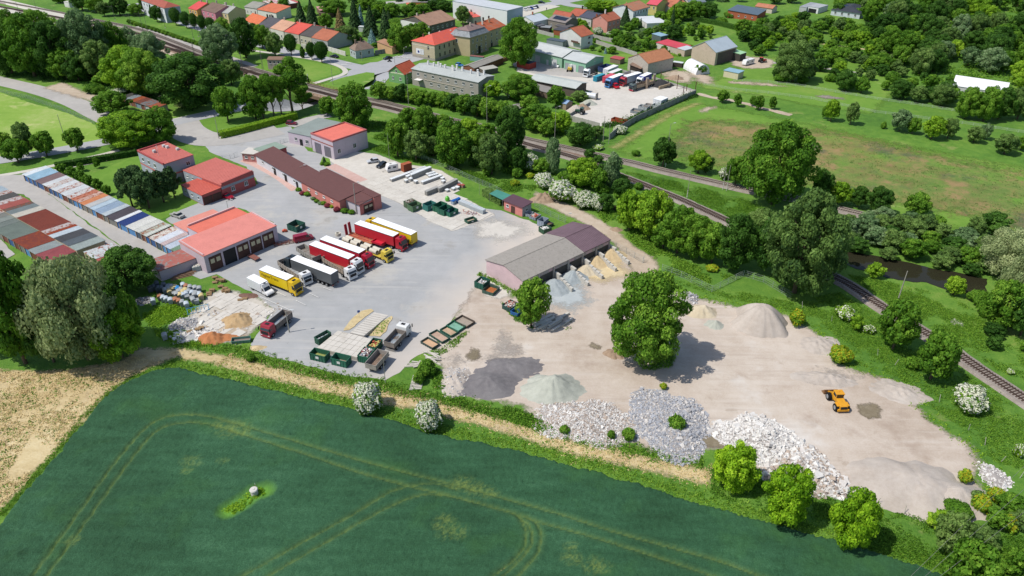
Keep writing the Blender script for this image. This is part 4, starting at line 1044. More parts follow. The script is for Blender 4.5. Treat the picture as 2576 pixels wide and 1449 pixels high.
garage_row('garage_row','far garage row with white streaked roof and dark red gates behind the town gardens',*Z('D',(2580,45),(2080,115),(1900,20)),2.8,[('#cfcac4',2,1),('#c99aa0',1,0),('#d6d2cc',3,0),('#c26a66',1,0)],wallc='#8a5a50',doorcols=('#7a3f3a','#84443c'))
house('villa','white villa with brown roof and balcony behind the dark spruce',*Z('G',(2110,125),(1815,205),(1700,60)),6.4,('gable',2.4,'x'),'#dfe3e6',roofm=tile_mat('#b37a5e','#8d7a68'),o=.5,cat='house',items=[('f','w',5,3.8,.9,1.6),('f','w',4,.9,1,1.2),('f','b',3.0,3.2,M('#5a4a44',.1,1,.8),(.02,.45))])
house('villa_annex','white annex with small orange roof joined to the villa',*Z('G',(1700,98),(1640,96),(1480,135)),5.4,('gable',1.6,'y'),'#e2e4e4',roofm=tile_mat('#b9775a'),o=.3,cat='house')
house('yellow_house','yellow house with bright pinkish red metal roof at the top',*Z('G',(2270,95),(2080,70),(2120,-40)),6,('gable',2,'x'),'#dfcf86',roofm=metal_roof('#d95a66'),o=.4,cat='house',items=[('f','w',2,3.4,1,1.5)])
house('salmon_house','tall salmon pink house with brown tiled roof and white chimney',*Z('G',(1560,350),(1305,415),(985,365)),6.2,('gable',2.6,'x'),'#d9988a',roofm=tile_mat('#b0684e'),o=.3,cat='house',items=[('f','w',3,3.8,1,1.3),('f','w',4,1.6,.8,.6),('s','w',1,7.0,.6,.7,(.4,.6))],chim=[(.35,.5,1.8,'#e8e4de'),(.05,.8,1.2,'#a05a44')])
house('slate_wing','grey-white wing with dark slate roof between the brick-red and salmon houses',*Z('G',(985,365),(750,315),(820,190)),4.6,('gable',1.5,'x'),'#d4d2cc',roofm=tile_mat('#4f5260'),o=.3,cat='house',items=[('f','w',4,1.4,1,1.3),('f','d',.4,1,2.1,m_dark)])
house('brick_red_wing','long house with brick-red tiled roof and dark chimney',*Z('G',(750,315),(530,285),(500,130)),4.6,('gable',1.8,'x'),'#d9d5cc',roofm=tile_mat('#b0614a'),o=.3,cat='house',items=[('f','w',3,1.4,1,1.3)],chim=[(.6,.5,1.6,'#3f3634')])
house('brick_red_house','broad brick-red roof behind the roof with solar panels',*Z('G',(560,335),(240,275),(165,215)),4.6,('gable',1.8,'x'),'#cfc8ba',roofm=tile_mat('#ab5f4a'),o=.3,cat='house')
hs2,L,W = house('solar_house','house with grey-brown roof carrying a dark row of solar panels',*Z('G',(480,445),(140,375),(110,260)),4.6,('gable',1.7,'x'),'#8d857b',roofm=tile_mat('#8a827e'),o=.3,cat='house',items=[('f','w',3,1.4,1,1.1)])
def solar(root,L,W,h,rh,u0,u1,v0,v1,n=8):
 s = 1 if W > 0 else -1; D = abs(W)
 for k in range(n):
  a,b = L * (u0 + (u1 - u0) * k / n) + .03,L * (u0 + (u1 - u0) * (k + 1) / n) - .03
  za,zb = h + rh * 2 * v0 + .1,h + rh * 2 * v1 + .1
  MB().add([(a,v0 * W,za),(b,v0 * W,za),(b,v1 * W,zb),(a,v1 * W,zb),(a,v0 * W,za - .05),(b,v0 * W,za - .05),(b,v1 * W,zb - .05),(a,v1 * W,zb - .05)],[(0,1,2,3) if s > 0 else (3,2,1,0),(0,4,5,1),(1,5,6,2),(2,6,7,3),(3,7,4,0)]).build('solar_panel',M('#222a3a',.05,1,.2,k=.6,spec=.7),root)
solar(hs2,L,W,4.6,1.7,.15,.9,.12,.42)
house('white_gabled_house','white gabled house with pale metal roof left of the solar panel roof',*Z('G',(140,365),(-140,430),(-220,300)),4.6,('gable',2,'x'),'#e6e4df',roofm=metal_roof('#c4ccd2'),o=.3,cat='house',chim=[(.5,.5,1.3,'#b56a4c')])
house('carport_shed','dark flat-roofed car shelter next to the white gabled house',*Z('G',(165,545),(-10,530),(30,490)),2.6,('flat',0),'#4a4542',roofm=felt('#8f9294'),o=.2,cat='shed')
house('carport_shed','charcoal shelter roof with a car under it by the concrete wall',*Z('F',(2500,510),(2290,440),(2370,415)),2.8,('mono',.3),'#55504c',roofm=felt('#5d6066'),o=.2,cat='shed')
house('brown_shed','orange-brown garden shed with dark roof behind the concrete wall',*Z('G',(430,605),(245,575),(300,525)),2.8,('mono',.3),'#9a5a3c',roofm=felt('#4c4c52'),o=.2,cat='shed')
house('garage_wing','low wing with dark slate roof before the solar panel house',*Z('G',(500,545),(280,495),(330,440)),3,('mono',.5),'#8d857b',roofm=tile_mat('#5d5a5c'),o=.2,cat='building')
hw,L,W = house('tall_white_house','tall white house with steep brown roof and corner balcony above the green hall',*Z('G',(1020,655),(790,715),(455,600)),6.4,('gable',3.0,'x'),'#e3e2de',roofm=tile_mat('#b0654a'),o=.35,cat='house',base=(.9,'#cfcac2'),items=[('f','w',1,4.2,1.8,1.3,(.5,.9)),('f','w',1,1.6,1.8,1.3,(.5,.9)),('s','w',1,1.4,1.1,1.3,(.6,.85))])
y0,y1 = sorted((.05 * W,.38 * W))
MB().box(-1.3,y0,3.0,-.02,y1,3.15).box(-1.3,y0,3.15,-1.22,y1,4.0).build('balcony',M('#6b5148',.2,1,.8),hw)
hg,L,W = house('green_hall','long mint green hall with pale metal roof and white roller doors',*Z('G',(415,1115),(-390,930),(-290,760)),5.2,('gable',1.7,'x'),'#98c0a2',roofm=metal_roof('#c9ccc9',('#bcbfbb',.6)),o=.4,items=[('f','d',.82,2.8,3.2,M('#dcdedd',.05,1,.6),'roller_door'),('f','d',.66,1,2.2,M('#e6e6e2',.05,1,.6)),('f','d',.42,2.8,3.2,M('#c9cccb',.05,1,.6),'roller_door'),('f','w',1,2,.9,1.3,(.12,.2))])
house('green_hall','shorter mint green hall end with pale metal roof and grey roller doors',*Z('G',(880,1232),(455,1138),(600,975)),5.0,('gable',1.5,'x'),'#98c8a8',roofm=metal_roof('#c4c8c6',('#b8bcb9',.6)),o=.4,items=[('f','d',.18,2.6,3,M('#a8acae',.05,1,.6),'roller_door'),('f','d',.45,2.6,3,M('#dcdedd',.05,1,.6),'roller_door'),('f','d',.8,2.6,3,M('#8f9498',.05,1,.6),'roller_door'),('t','b',.02,2.6,M('#989488',.1,1,.8)),('t','w',1,4.2,.5,.9,(.4,.6))])
hbn,L,W = house('old_barn','old plastered barn with rusty orange corrugated roof',*Z('G',(2600,1120),(2105,1240),(1785,1110)),5.6,('gable',2.9,'x'),'#c4bbae',roofm=M('#bb7f5c',.14,.8,.8,.5,dirt=('#a86a4a',.55)),o=.2,wdirt=('#a39c92',.55))
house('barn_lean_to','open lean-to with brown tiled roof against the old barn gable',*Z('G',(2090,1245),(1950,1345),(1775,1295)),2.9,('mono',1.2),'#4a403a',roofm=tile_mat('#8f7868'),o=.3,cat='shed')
hbt,L,W = house('stone_barn','big stone barn with steep pale blue-grey metal roof',*T(2,0,(2265,465),(2055,525),(1845,460)),6.2,('gable',3.6,'x'),'#cdb9a4',roofm=metal_roof('#b4c0c8',('#a9b4bb',.6)),o=.25,wdirt=('#b7a492',.55),items=[('f','b',.02,5.4,M('#6b6058',.2,.8,.9),(.1,.95))])
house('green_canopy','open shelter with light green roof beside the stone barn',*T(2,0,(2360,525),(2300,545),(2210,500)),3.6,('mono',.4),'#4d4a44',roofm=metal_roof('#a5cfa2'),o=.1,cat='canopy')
house('red_roofed_shed','long low shed with bright red sheet roof in the gardens',*T(2,0,(1690,490),(1450,425),(1500,385)),3.0,('mono',.4),'#d8d2c8',roofm=metal_roof('#cf4a55'),o=.15,cat='shed')
house('red_roofed_shed','right-hand piece of the bright red shed roof beside the barn',*T(2,0,(1800,460),(1690,490),(1740,425)),3.0,('mono',.2),'#c9beae',roofm=metal_roof('#c94a55'),o=.15,cat='shed')
house('white_roofed_store','low store with pale grey roof joined to the stone barn',*T(2,0,(1835,480),(1740,505),(1690,480)),3.2,('mono',.2),'#c9b5a2',roofm=metal_roof('#c9cfd2'),o=.15,cat='shed')
house('blue_roofed_shed','dark shed with light blue roof in the gardens',*T(2,0,(1570,350),(1500,365),(1395,345)),3.2,('mono',.2),'#5f6b68',roofm=metal_roof('#94b4c6'),o=.15,cat='shed')
house('blue_roofed_hut','cream hut with light blue flat roof beside the white arched hall',*T(2,0,(2335,710),(2280,735),(2145,700)),3.0,('flat',0),'#d9ceac',roofm=metal_roof('#8fb4c4'),o=.2,cat='shed')
house('brick_barn','long orange brick building with dark blue-grey roof at the top',*T(2,0,(2560,95),(2470,150),(2170,115)),3.6,('mono',.8),'#b5674a',roofm=metal_roof('#5c6b78'),o=.3,items=[('s','w',4,1.4,.9,.9)])
house('tiled_bungalow','bungalow with faded orange tiled roof at the top right of the gardens',*T(2,0,(2620,85),(2450,60),(2430,30)),3.0,('gable',1.3,'x'),'#d8cdbc',roofm=tile_mat('#b87a5e'),o=.3,cat='house')
hv,L,W = house('bungalow','modern bungalow with black hipped roof and solar panels',*T(3,0,(930,135),(640,95),(680,25)),3.2,('hip',2.2),'#cfd6dc',roofm=tile_mat('#3c4048'),o=.5,cat='house',items=[('f','w',4,1,1.2,1.5)])
solar(hv,L,W,3.3,2.2,.16,.62,.1,.4,8)
house('white_garage','white cube garage with flat grey roof and dark door left of the bungalow',*T(3,0,(510,80),(400,62),(450,25)),3.4,('flat',0),'#e9eaea',roofm=felt('#a9adb0'),o=.1,cat='garage',items=[('f','d',.5,4.5,2.3,m_dark,'garage_door')])
house('grey_flat_roof','low building with sloping grey roof left of the white cube garage',*T(3,0,(390,75),(320,65),(420,20)),3,('flat',0),'#b9bcbc',roofm=felt('#9a9fa4'),o=.1,cat='building')
for k,(lb,p,rc,hz) in enumerate([('orange tiled roof at the very top beside the yellow house',T(2,0,(1640,45),(1520,30),(1560,-15)),'#bd7458',4),
 ('low orange roof with white walls right of the yellow house',T(2,0,(1770,40),(1590,70),(1600,20)),'#c47a5e',3.2),
 ('blue-grey metal roof at the top edge',T(2,0,(1950,15),(1790,25),(1700,-10)),'#76828c',4),
 ('dark slate roof at the top edge',T(2,0,(1800,8),(1660,15),(1640,-25)),'#3f4249',4)]):
 house('house','house with ' + lb,*p,hz,('gable',1.6,'x'),'#d4cdc0',roofm=tile_mat(rc),o=.3,cat='house')
house('white_shack','low white building with patchy white roof under the garden trees',*T(2,0,(1560,225),(1360,235),(1400,165)),3,('mono',.3),'#dedcd8',roofm=metal_roof('#d9dcde',('#b9bdc0',.58)),o=.1,cat='shed')
hu,L,W = house('white_block','pale blue-white two-storey building with many windows at the top edge',*T(0,0,(1650,80),(1420,0),(1460,-60)),8,('hip',2),'#e2e6ea',roofm=tile_mat('#a45a4a'),o=.3,items=[('f','w',7,5.4,1.1,1.7),('f','w',7,1.6,1.1,1.7),('f','b',4.1,4.5,M('#c9cfd6',.05,1,.7)),('t','b',.1,7.6,M('#a9b6c0',.05,1,.8))])
house('signal_hut','small pinkish signal hut with brown roof beside the railway lawn',*T(1,0,(290,600),(110,600),(100,575)),4.4,('mono',.3),'#c9b3aa',roofm=felt('#8a6f5c'),o=.25,cat='hut',items=[('f','w',4,2.6,.9,1.2),('f','d',.6,1.4,1.6,M('#8a4a3c',.1,1,.7))])
house('white_hut','small white hut by the platform at the top left',*T(0,0,(690,25),(640,15),(660,-10)),3,('flat',0),'#e6e4de',roofm=felt('#c9c6be'),o=.1,cat='hut')
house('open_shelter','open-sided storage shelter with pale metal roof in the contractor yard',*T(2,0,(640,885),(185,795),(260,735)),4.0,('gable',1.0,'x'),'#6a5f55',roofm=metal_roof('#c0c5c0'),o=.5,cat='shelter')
house('old_shed','low dark shed with two worn grey roofs behind the rail-side trees',*T(2,0,(370,935),(165,880),(200,835)),2.6,('mono',.3),'#7a6a5c',roofm=felt('#8f8a85'),o=.15,cat='shed')
house('long_grey_shed','long low shed with weathered grey roof and brick side behind the apartment block',*Z('F',(1790,1125),(1225,1335),(1010,1290)),3.0,('gable',.9,'x'),'#8f5f4c',roofm=M('#9a968e',.1,.8,.9,.4),o=.2,cat='shed')
house('turquoise_shed','turquoise walled shed under the windows of the mansard house',*Z('F',(1400,1120),(1140,1095),(1160,1075)),2.2,('flat',0),'#86b5ac',roofm=felt('#8d5f5a'),o=.1,cat='shed')
house('small_shed','small grey garden shed with worn roof right of the apartment block',*T(1,0,(2435,680),(2290,705),(2370,660)),2.4,('mono',.2),'#6b635b',roofm=felt('#b5b2a8'),o=.1,cat='shed')
house('small_shed','small shed with bright blue-grey roof among rail-side bushes',*T(2,0,(608,1020),(545,1045),(535,1005)),2.6,('gable',.8,'y'),'#a8957f',roofm=metal_roof('#8fa9c9'),o=.15,cat='shed')
house('small_shed','small shed with weathered grey roof at the left of the rail-side bushes',*T(2,0,(120,1075),(30,1100),(20,1050)),2.4,('gable',.7,'x'),'#7a7069',roofm=felt('#98928c'),o=.15,cat='shed')
house('garden_hut','little garden hut with dull red roof on the mown lawn',*T(2,0,(1090,600),(988,580),(1035,562)),2.3,('mono',.2),'#8a7a66',roofm=metal_roof('#b45450'),o=.15,cat='hut')
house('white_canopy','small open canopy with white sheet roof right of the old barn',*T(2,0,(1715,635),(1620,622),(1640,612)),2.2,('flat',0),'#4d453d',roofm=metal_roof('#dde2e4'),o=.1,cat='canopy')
house('small_white_shed','small white shed with grey roof between the dark spruces',*Z('E',(1330,530),(1180,525),(1220,500)),2.6,('flat',0),'#dfdedb',roofm=felt('#bfc4c2'),o=.1,cat='shed')
house('garden_store','low store with faded pink roof hidden among garden conifers',*Z('E',(620,190),(430,205),(440,130)),2.8,('mono',.2),'#7a6655',roofm=metal_roof('#d49a94'),o=.15,cat='shed')
house('garden_store','brown carport roof behind the garden conifers',*Z('E',(700,250),(580,280),(440,240)),2.4,('flat',0),'#5c4a3c',roofm=felt('#6b5c50'),o=.15,cat='shed')
house('orange_roof_house','low house with orange roof below the yellow wall at the top',*Z('E',(2440,100),(2150,115),(2120,80)),3,('mono',.8),'#cfc0a0',roofm=tile_mat('#cf7356'),o=.2,cat='house')
house('yellow_wall_building','ochre building at the top edge behind the orange roof',*Z('E',(2640,45),(2220,40),(2200,-30)),4.4,('flat',0),'#a88a3e',roofm=felt('#8a8a86'),o=.1)
house('dark_flat_garage','garage with dark blue flat roof tucked behind the pale hall roof',*Z('G',(430,820),(110,770),(190,735)),3.2,('flat',0),'#8f969a',roofm=felt('#4f5c68'),o=.1,cat='garage')
garage_row('garage_row','small garage row with grey and rust roofs under the big trees at the left',*T(0,0,(1560,1090),(1200,975),(1320,940)),2.4,[('#5f5d5a',1,0),('#9aa3a5',1,0),('#b5684a',1,1),('#8a5548',1,0),('#86888a',1.6,1),('#b96a50',1.3,0)],wallc='#b9b4aa',doorcols=('#8a5a50','#8fa6b8','#cfd4d8','#94604f'))
def arched(name,label,a,b,c,h,mat):
 B,ux,L,W = frame_from(a,b,c,0)
 rt = thing(name,label,'tent hall',(B.x,B.y,0),math.atan2(ux.y,ux.x))
 n = 14; prof = [(W / 2 - math.cos(math.pi * k / n) * W / 2,math.sin(math.pi * k / n) * h) for k in range(n + 1)]
 MB().prism(prof,0,L,'x').build('cover',mat,rt,smooth=False)
 mb = MB()
 for x in np.linspace(0,L,6):
  for k in range(n): mb.tube((x,prof[k][0],prof[k][1] * 1.01),(x,prof[k + 1][0],prof[k + 1][1] * 1.01),.06,n=4)
 mb.build('hoop',M('#cfd2d2',.05,1,.6),rt)
m_tent = M('#f3f3f3',.02,.4,.5)
arched('arched_tent','white arched tent hall in the grass beyond the contractor yard',*T(2,0,(1850,755),(1722,690),(1800,650)),4.3,m_tent)
house('storage_hall','large hall with bright white roof among the trees at the right',*T(3,0,(2400,935),(1860,855),(1885,762)),4,('gable',2.2,'x'),'#d9d9d6',roofm=m_tent,o=.2)
# ================================================================ VEGETATION
LM = dict(
 leafy=leaf_mat('leaf_mid',[(.1,'#2f5a17'),(.45,'#4d7f24'),(.75,'#6c9c34'),(1,'#86b043')]),
 dark=leaf_mat('leaf_dark',[(.1,'#1f4416'),(.45,'#355f22'),(.8,'#4b7a2e'),(1,'#5f8c3a')]),
 bright=leaf_mat('leaf_bright',[(.1,'#3f7018'),(.45,'#689a26'),(.8,'#86b434'),(1,'#a3c84a')]),
 lime=leaf_mat('leaf_lime',[(.1,'#4f7a16'),(.45,'#78a020'),(.8,'#98b82c'),(1,'#b4cc40')]),
 olive=leaf_mat('leaf_olive',[(.1,'#35502a'),(.45,'#597538'),(.8,'#75904a'),(1,'#8fa45c')]),
 grey=leaf_mat('leaf_greygreen',[(.1,'#3f5c34'),(.45,'#648052'),(.8,'#84996c'),(1,'#9fae86')]),
 willow=leaf_mat('leaf_willow',[(.1,'#5d6f44'),(.45,'#8b9967'),(.8,'#a7b07f'),(1,'#bfc595')]),
 pine=leaf_mat('needles_dark',[(.1,'#1d3418'),(.5,'#324c28'),(.8,'#475f34'),(1,'#586c40')],.15),
 blue=leaf_mat('needles_blue',[(.1,'#4a6a68'),(.5,'#6b8b88'),(1,'#8fa9a5')],.1),
 brown=leaf_mat('needles_brown',[(.1,'#54482c'),(.5,'#6f603c'),(1,'#8a7a50')],.1),
 flower=leaf_mat('elder_flowers',[(.0,'#d8dcb8'),(.5,'#e8e9d4'),(1,'#f2f2e6')],.3,.8),
 gorse=leaf_mat('yellow_blossom',[(.0,'#7f9024'),(.5,'#a8a428'),(1,'#c2b634')],.3,.9),
 straw=leaf_mat('dry_straw',[(.0,'#9c8a62'),(.5,'#bfab7c'),(1,'#d8c798')],.2),
 red=leaf_mat('leaf_red',[(.0,'#4a2028'),(.5,'#6f3038'),(1,'#8a4048')],.2),
)
m_bark = M('#6b5c4c',.25,2,.9,.4)
RNG = np.random.default_rng(11)
def leaf_mesh(name,P,N,size,tint,mat,extra=None):
 """P centres, N normals: one rhombic leaf-clump quad each"""
 n = len(P)
 N = N / (np.linalg.norm(N,axis=1,keepdims=True) + 1e-9)
 a = RNG.normal(size=(n,3)); u = np.cross(N,a); u /= np.linalg.norm(u,axis=1,keepdims=True) + 1e-9
 v = np.cross(N,u)
 s = size * RNG.uniform(.55,1.35,(n,1)); s2 = s * RNG.uniform(.55,1.,(n,1))
 bend = N * s * RNG.uniform(-.25,.25,(n,1))
 V = np.stack([P - u * s,P - v * s2 + bend,P + u * s,P + v * s2 + bend],1).reshape(-1,3)
 me = bpy.data.meshes.new(name)
 me.vertices.add(4 * n); me.vertices.foreach_set('co',V.astype(np.float32).ravel())
 me.loops.add(4 * n); me.loops.foreach_set('vertex_index',np.arange(4 * n))
 me.polygons.add(n); me.polygons.foreach_set('loop_start',np.arange(0,4 * n,4)); me.polygons.foreach_set('loop_total',np.full(n,4))
 me.update(calc_edges=True)
 at = me.attributes.new('tint','FLOAT','POINT'); at.data.foreach_set('value',np.repeat(np.clip(tint,0,1),4).astype(np.float32))
 for m in (mat if isinstance(mat,list) else [mat]): me.materials.append(m)
 if extra is not None: me.polygons.foreach_set('material_index',extra)
 return me
def crown_points(n,blobs,up=.25,shell=(.72,1.04)):
 """leaves on the outer shells of overlapping lumps, those buried in a neighbour lump dropped"""
 C = np.array([b[:3] for b in blobs]); Rr = np.array([b[3] for b in blobs]); SQ = np.array([b[4] if len(b) > 4 else .85 for b in blobs])
 w = Rr ** 2 * RNG.uniform(.55,1.3,len(Rr)); w /= w.sum()
 m = int(n * 1.9); k = RNG.choice(len(blobs),m,p=w)
 d = RNG.normal(size=(m,3)); d[:,2] += up; d /= np.linalg.norm(d,axis=1,keepdims=True)
 rad = Rr[k] * RNG.uniform(*shell,m)
 far = RNG.uniform(0,1,m) < .07; rad = np.where(far,rad * RNG.uniform(1.05,1.28,m),rad)
 off = d * rad[:,None]; off[:,2] *= SQ[k]
 P = C[k] + off
 keep = np.ones(m,bool)
 for j in range(len(blobs)):
  q = (P - C[j]); q[:,2] /= SQ[j]
  keep &= ~((np.linalg.norm(q,axis=1) < Rr[j] * .66) & (k != j))
 keep &= P[:,2] > 0.005
 P,d,k = P[keep][:n],d[keep][:n],k[keep][:n]
 N = d + RNG.normal(0,.45,P.shape)
 bt = RNG.uniform(0,1,len(blobs))
 tint = .45 * bt[k] + .55 * RNG.uniform(0,1,len(P))
 return P,N,tint
def blobs_round(n,z0=.22,rmin=.1,rmax=.19,wide=.5,taper=.0):
 out = [(0,0,(z0 + 1) / 2,.27,(1 - z0) * 1.25)]
 for i in range(n):
  t = (i + .5) / n; ph = i * 2.39996 + RNG.uniform(-.4,.4); cz = 1 - 1.9 * t
  cz = max(-.95,min(1,cz)); rr = math.sqrt(max(0,1 - cz * cz))
  r = RNG.uniform(rmin,rmax); rad = (wide - r * .85) * RNG.uniform(.66,1.16)
  zz = (z0 + 1) / 2 + cz * ((1 - z0) / 2 - r * .5) * RNG.uniform(.9,1.05)
  k = 1 - taper * max(0,cz)
  out.append((math.cos(ph) * rr * rad * k,math.sin(ph) * rr * rad * k,zz,r,.8))
 return out
def blobs_open(n):
 out = []
 for i in range(n):
  ph = i * 2.4; z = RNG.uniform(.45,.95); r = RNG.uniform(.1,.17); d = RNG.uniform(.1,.4) * (1.15 - abs(z - .65))
  out.append((math.cos(ph) * d,math.sin(ph) * d,z,r,.5))
 return out
def make_trunk(open_=False):
 mb = MB(); top = .62
 mb.tube((0,0,-.02),(.01,.01,.28),.035,.026,8).tube((.01,.01,.28),(0,0,top),.026,.012,7)
 for k in range(7):
  a = k * 2.4; z = .22 + .05 * k; e = (math.cos(a) * .26,math.sin(a) * .26,z + .27)
  m = (math.cos(a) * .1,math.sin(a) * .1,z + .1)
  mb.tube((0,0,z),m,.014,.010,5).tube(m,e,.010,.004,5)
 return mb.mesh('trunk',m_bark,True)
TRUNK = make_trunk()
TPL = {}
def tpl(kind,size,var):
 key = (kind,size,var)
 if key in TPL: return TPL[key]
 n,s = {'X': (26000,.0155),'L': (12000,.022),'M': (5200,.034),'S': (1700,.056)}[size]
 shape = kind
 if kind in ('leafy','dark','bright','olive','grey'):
  bl = blobs_round({'X': 64,'L': 44,'M': 28,'S': 15}[size],.05 if size in 'XL' else .12,*{'X': (.07,.14),'L': (.08,.16),'M': (.1,.18),'S': (.13,.22)}[size]); P,N,t = crown_points(n,bl)
 elif kind == 'lime':
  bl = blobs_round(40,.04,.08,.17); P,N,t = crown_points(n,bl)
 elif kind == 'open':
  P,N,t = crown_points(int(n * .6),blobs_open(26))
 elif kind == 'round':      # clipped egg crowns on a clear stem
  P,N,t = crown_points(n,[(0,0,.62,.47,.8),(0,0,.45,.38,.8),(0.05,0,.72,.34,.75),(-.1,.1,.6,.36,.8)])
 elif kind in ('poplar','column'):
  bl = [(RNG.uniform(-.14,.14),RNG.uniform(-.14,.14),z,.34 * math.sin(math.pi * min(.97,z * .85 + .12)) + .05,.6) for z in np.linspace(.1,.93,12)]
  P,N,t = crown_points(n,bl)
 elif kind == 'willow':
  bl = blobs_round(34,.1,.1,.17,.5); P,N,t = crown_points(n,bl)
  drop = RNG.uniform(0,.09,len(P)); P[:,2] = np.maximum(.01,P[:,2] - drop); N[:,2] *= .35
 elif kind in ('bush','elder','gorse','redbush','silver','flat'):
  bl = []
  for i in range(16):
   a = i * 2.4; d = .36 * math.sqrt((i + .5) / 16); r = RNG.uniform(.14,.22); z = .62 - .9 * d * RNG.uniform(.6,1.2)
   bl.append((math.cos(a) * d,math.sin(a) * d,max(.12,z),r,1.25))
  bl.append((0,0,.4,.34,1.2)); P,N,t = crown_points(n,bl)
 elif kind in ('conifer','bluespruce','browncon'):
  m = n; z = RNG.uniform(0,1,m) ** 1.35; tier = np.floor(z * 13) / 13; rr = (1 - z) * .5 * (.78 + .3 * (1 - (z * 13 - np.floor(z * 13)))) + .015
  a = RNG.uniform(0,2 * math.pi,m); rr *= (.82 + .18 * np.cos(a * 7 + tier * 40)) * RNG.uniform(.75,1.03,m)
  P = np.stack([np.cos(a) * rr,np.sin(a) * rr,.06 + z * .94 - rr * .12],1); N = np.stack([np.cos(a) * .7,np.sin(a) * .7,np.full(m,.75)],1) + RNG.normal(0,.35,(m,3))
  t = RNG.uniform(0,1,m) * .7 + .3 * (np.sin(tier * 60) * .5 + .5)
 elif kind == 'pine':
  bl = blobs_round(24,.18,.1,.17,.48,.35); P,N,t = crown_points(n,bl)
 mat = {'open': 'leafy','round': 'dark','poplar': 'grey','column': 'dark','conifer': 'pine','bluespruce': 'blue','browncon': 'brown','pine': 'pine','bush': 'leafy','elder': 'leafy','gorse': 'bright','redbush': 'red','silver': 'grey','flat': 'bright'}.get(kind,kind)
 mats = [LM[mat]]; ex = None
 if kind in ('elder','gorse','flat'):
  mats.append(LM['gorse' if kind == 'gorse' else 'flower'])
  ex = ((N[:,2] > -.2) & (RNG.uniform(0,1,len(P)) < {'flat': .45,'gorse': .5}.get(kind,.85)) & (np.sin(P[:,0] * 31 + P[:,2] * 23) + np.sin(P[:,1] * 29) > -1.1)).astype(np.int32)
 TPL[key] = leaf_mesh('crown',P,N,s * (1.15 if kind in ('conifer',) else 1),t,mats,ex)
 return TPL[key]
KN = dict(leafy=('broadleaf_tree','mid green leafy tree','tree'),dark=('broadleaf_tree','dark green leafy tree','tree'),bright=('broadleaf_tree','bright green leafy tree','tree'),olive=('broadleaf_tree','olive green leafy tree','tree'),grey=('broadleaf_tree','tall grey-green feathery tree','tree'),
  lime=('maple_tree','yellow-green leafy tree','tree'),open=('open_crowned_tree','airy open-crowned tree on dark stems','tree'),round=('clipped_tree','clipped egg-shaped street tree','tree'),poplar=('poplar_tree','slim upright grey-green tree','tree'),column=('columnar_tree','narrow dark column tree','tree'),
  willow=('willow_tree','pale silvery willow','tree'),bush=('shrub','rounded green shrub','shrub'),elder=('elder_bush','elder bush covered in white blossom','shrub'),gorse=('flowering_shrub','shrub with yellow blossom','shrub'),redbush=('barberry_bush','dark red rounded bush','shrub'),silver=('shrub','silvery grey shrub','shrub'),flat=('elder_bush','low green elder with white flower heads','shrub'),
  conifer=('spruce_tree','tall dark spruce','tree'),bluespruce=('spruce_tree','pale blue spruce','tree'),browncon=('spruce_tree','half dead brown spruce','tree'),pine=('pine_tree','dense dark pine','tree'))
TREES = []
def tree(x,yb,w,yt,kind='leafy',label=None,group=None,wm=None,hm=None,nm=None):
 p = G((x,yb)); wm = wm or w * mpp((x,yb)) ; hm = hm or max(.6,height_for((x,yb),yt) * .97)
 if kind not in ('round','open') and hm > 2: p = G((x,yb)) + Vector((0,wm * .12,0))
 size = 'X' if wm > 14 else 'L' if wm > 9 else 'M' if wm > 4.5 else 'S'
 if kind in ('round','poplar','column','bluespruce','browncon','lime','gorse','redbush','silver','flat','willow','open'): size = {'lime': 'L','willow': 'X','open': 'L','round': 'M','poplar': 'M'}.get(kind,'S' if wm < 5 else 'M')
 var = random.randrange({'X': 2,'L': 3,'M': 3,'S': 3}[size]) if kind in ('leafy','dark','bright','olive','grey','bush','conifer','elder','lime') else random.randrange(2)
 n0,look,cat = KN[kind]
 if nm: look = look.replace('leafy tree',nm.replace('_',' ')); cat = 'shrub' if nm == 'shrub' else cat
 nm = nm or n0
 o = thing(nm,None,None,(p.x,p.y,hgt(p.x,p.y)),random.uniform(0,6.28))
 o.scale = (wm,wm,hm)
 put('crown' if cat == 'tree' else 'foliage',tpl(kind,size,var),o)
 if kind in ('bush','elder','gorse','redbush','silver','flat'): put('stems',STEMS,o)
 else: put('trunk',TRUNK,o)
 if label: tag(o,label,cat,group)
 else: TREES.append((o,look,cat,(x,(yb + yt) / 2),group))
 return o
mb = MB()
for k in range(7):
 a = k * .9; mb.tube((math.cos(a) * .05,math.sin(a) * .05,-.02),(math.cos(a) * .3,math.sin(a) * .3,.5),.018,.006,4)
STEMS = mb.mesh('stems',m_bark)
def many(rows):
 for r in rows: tree(*r)
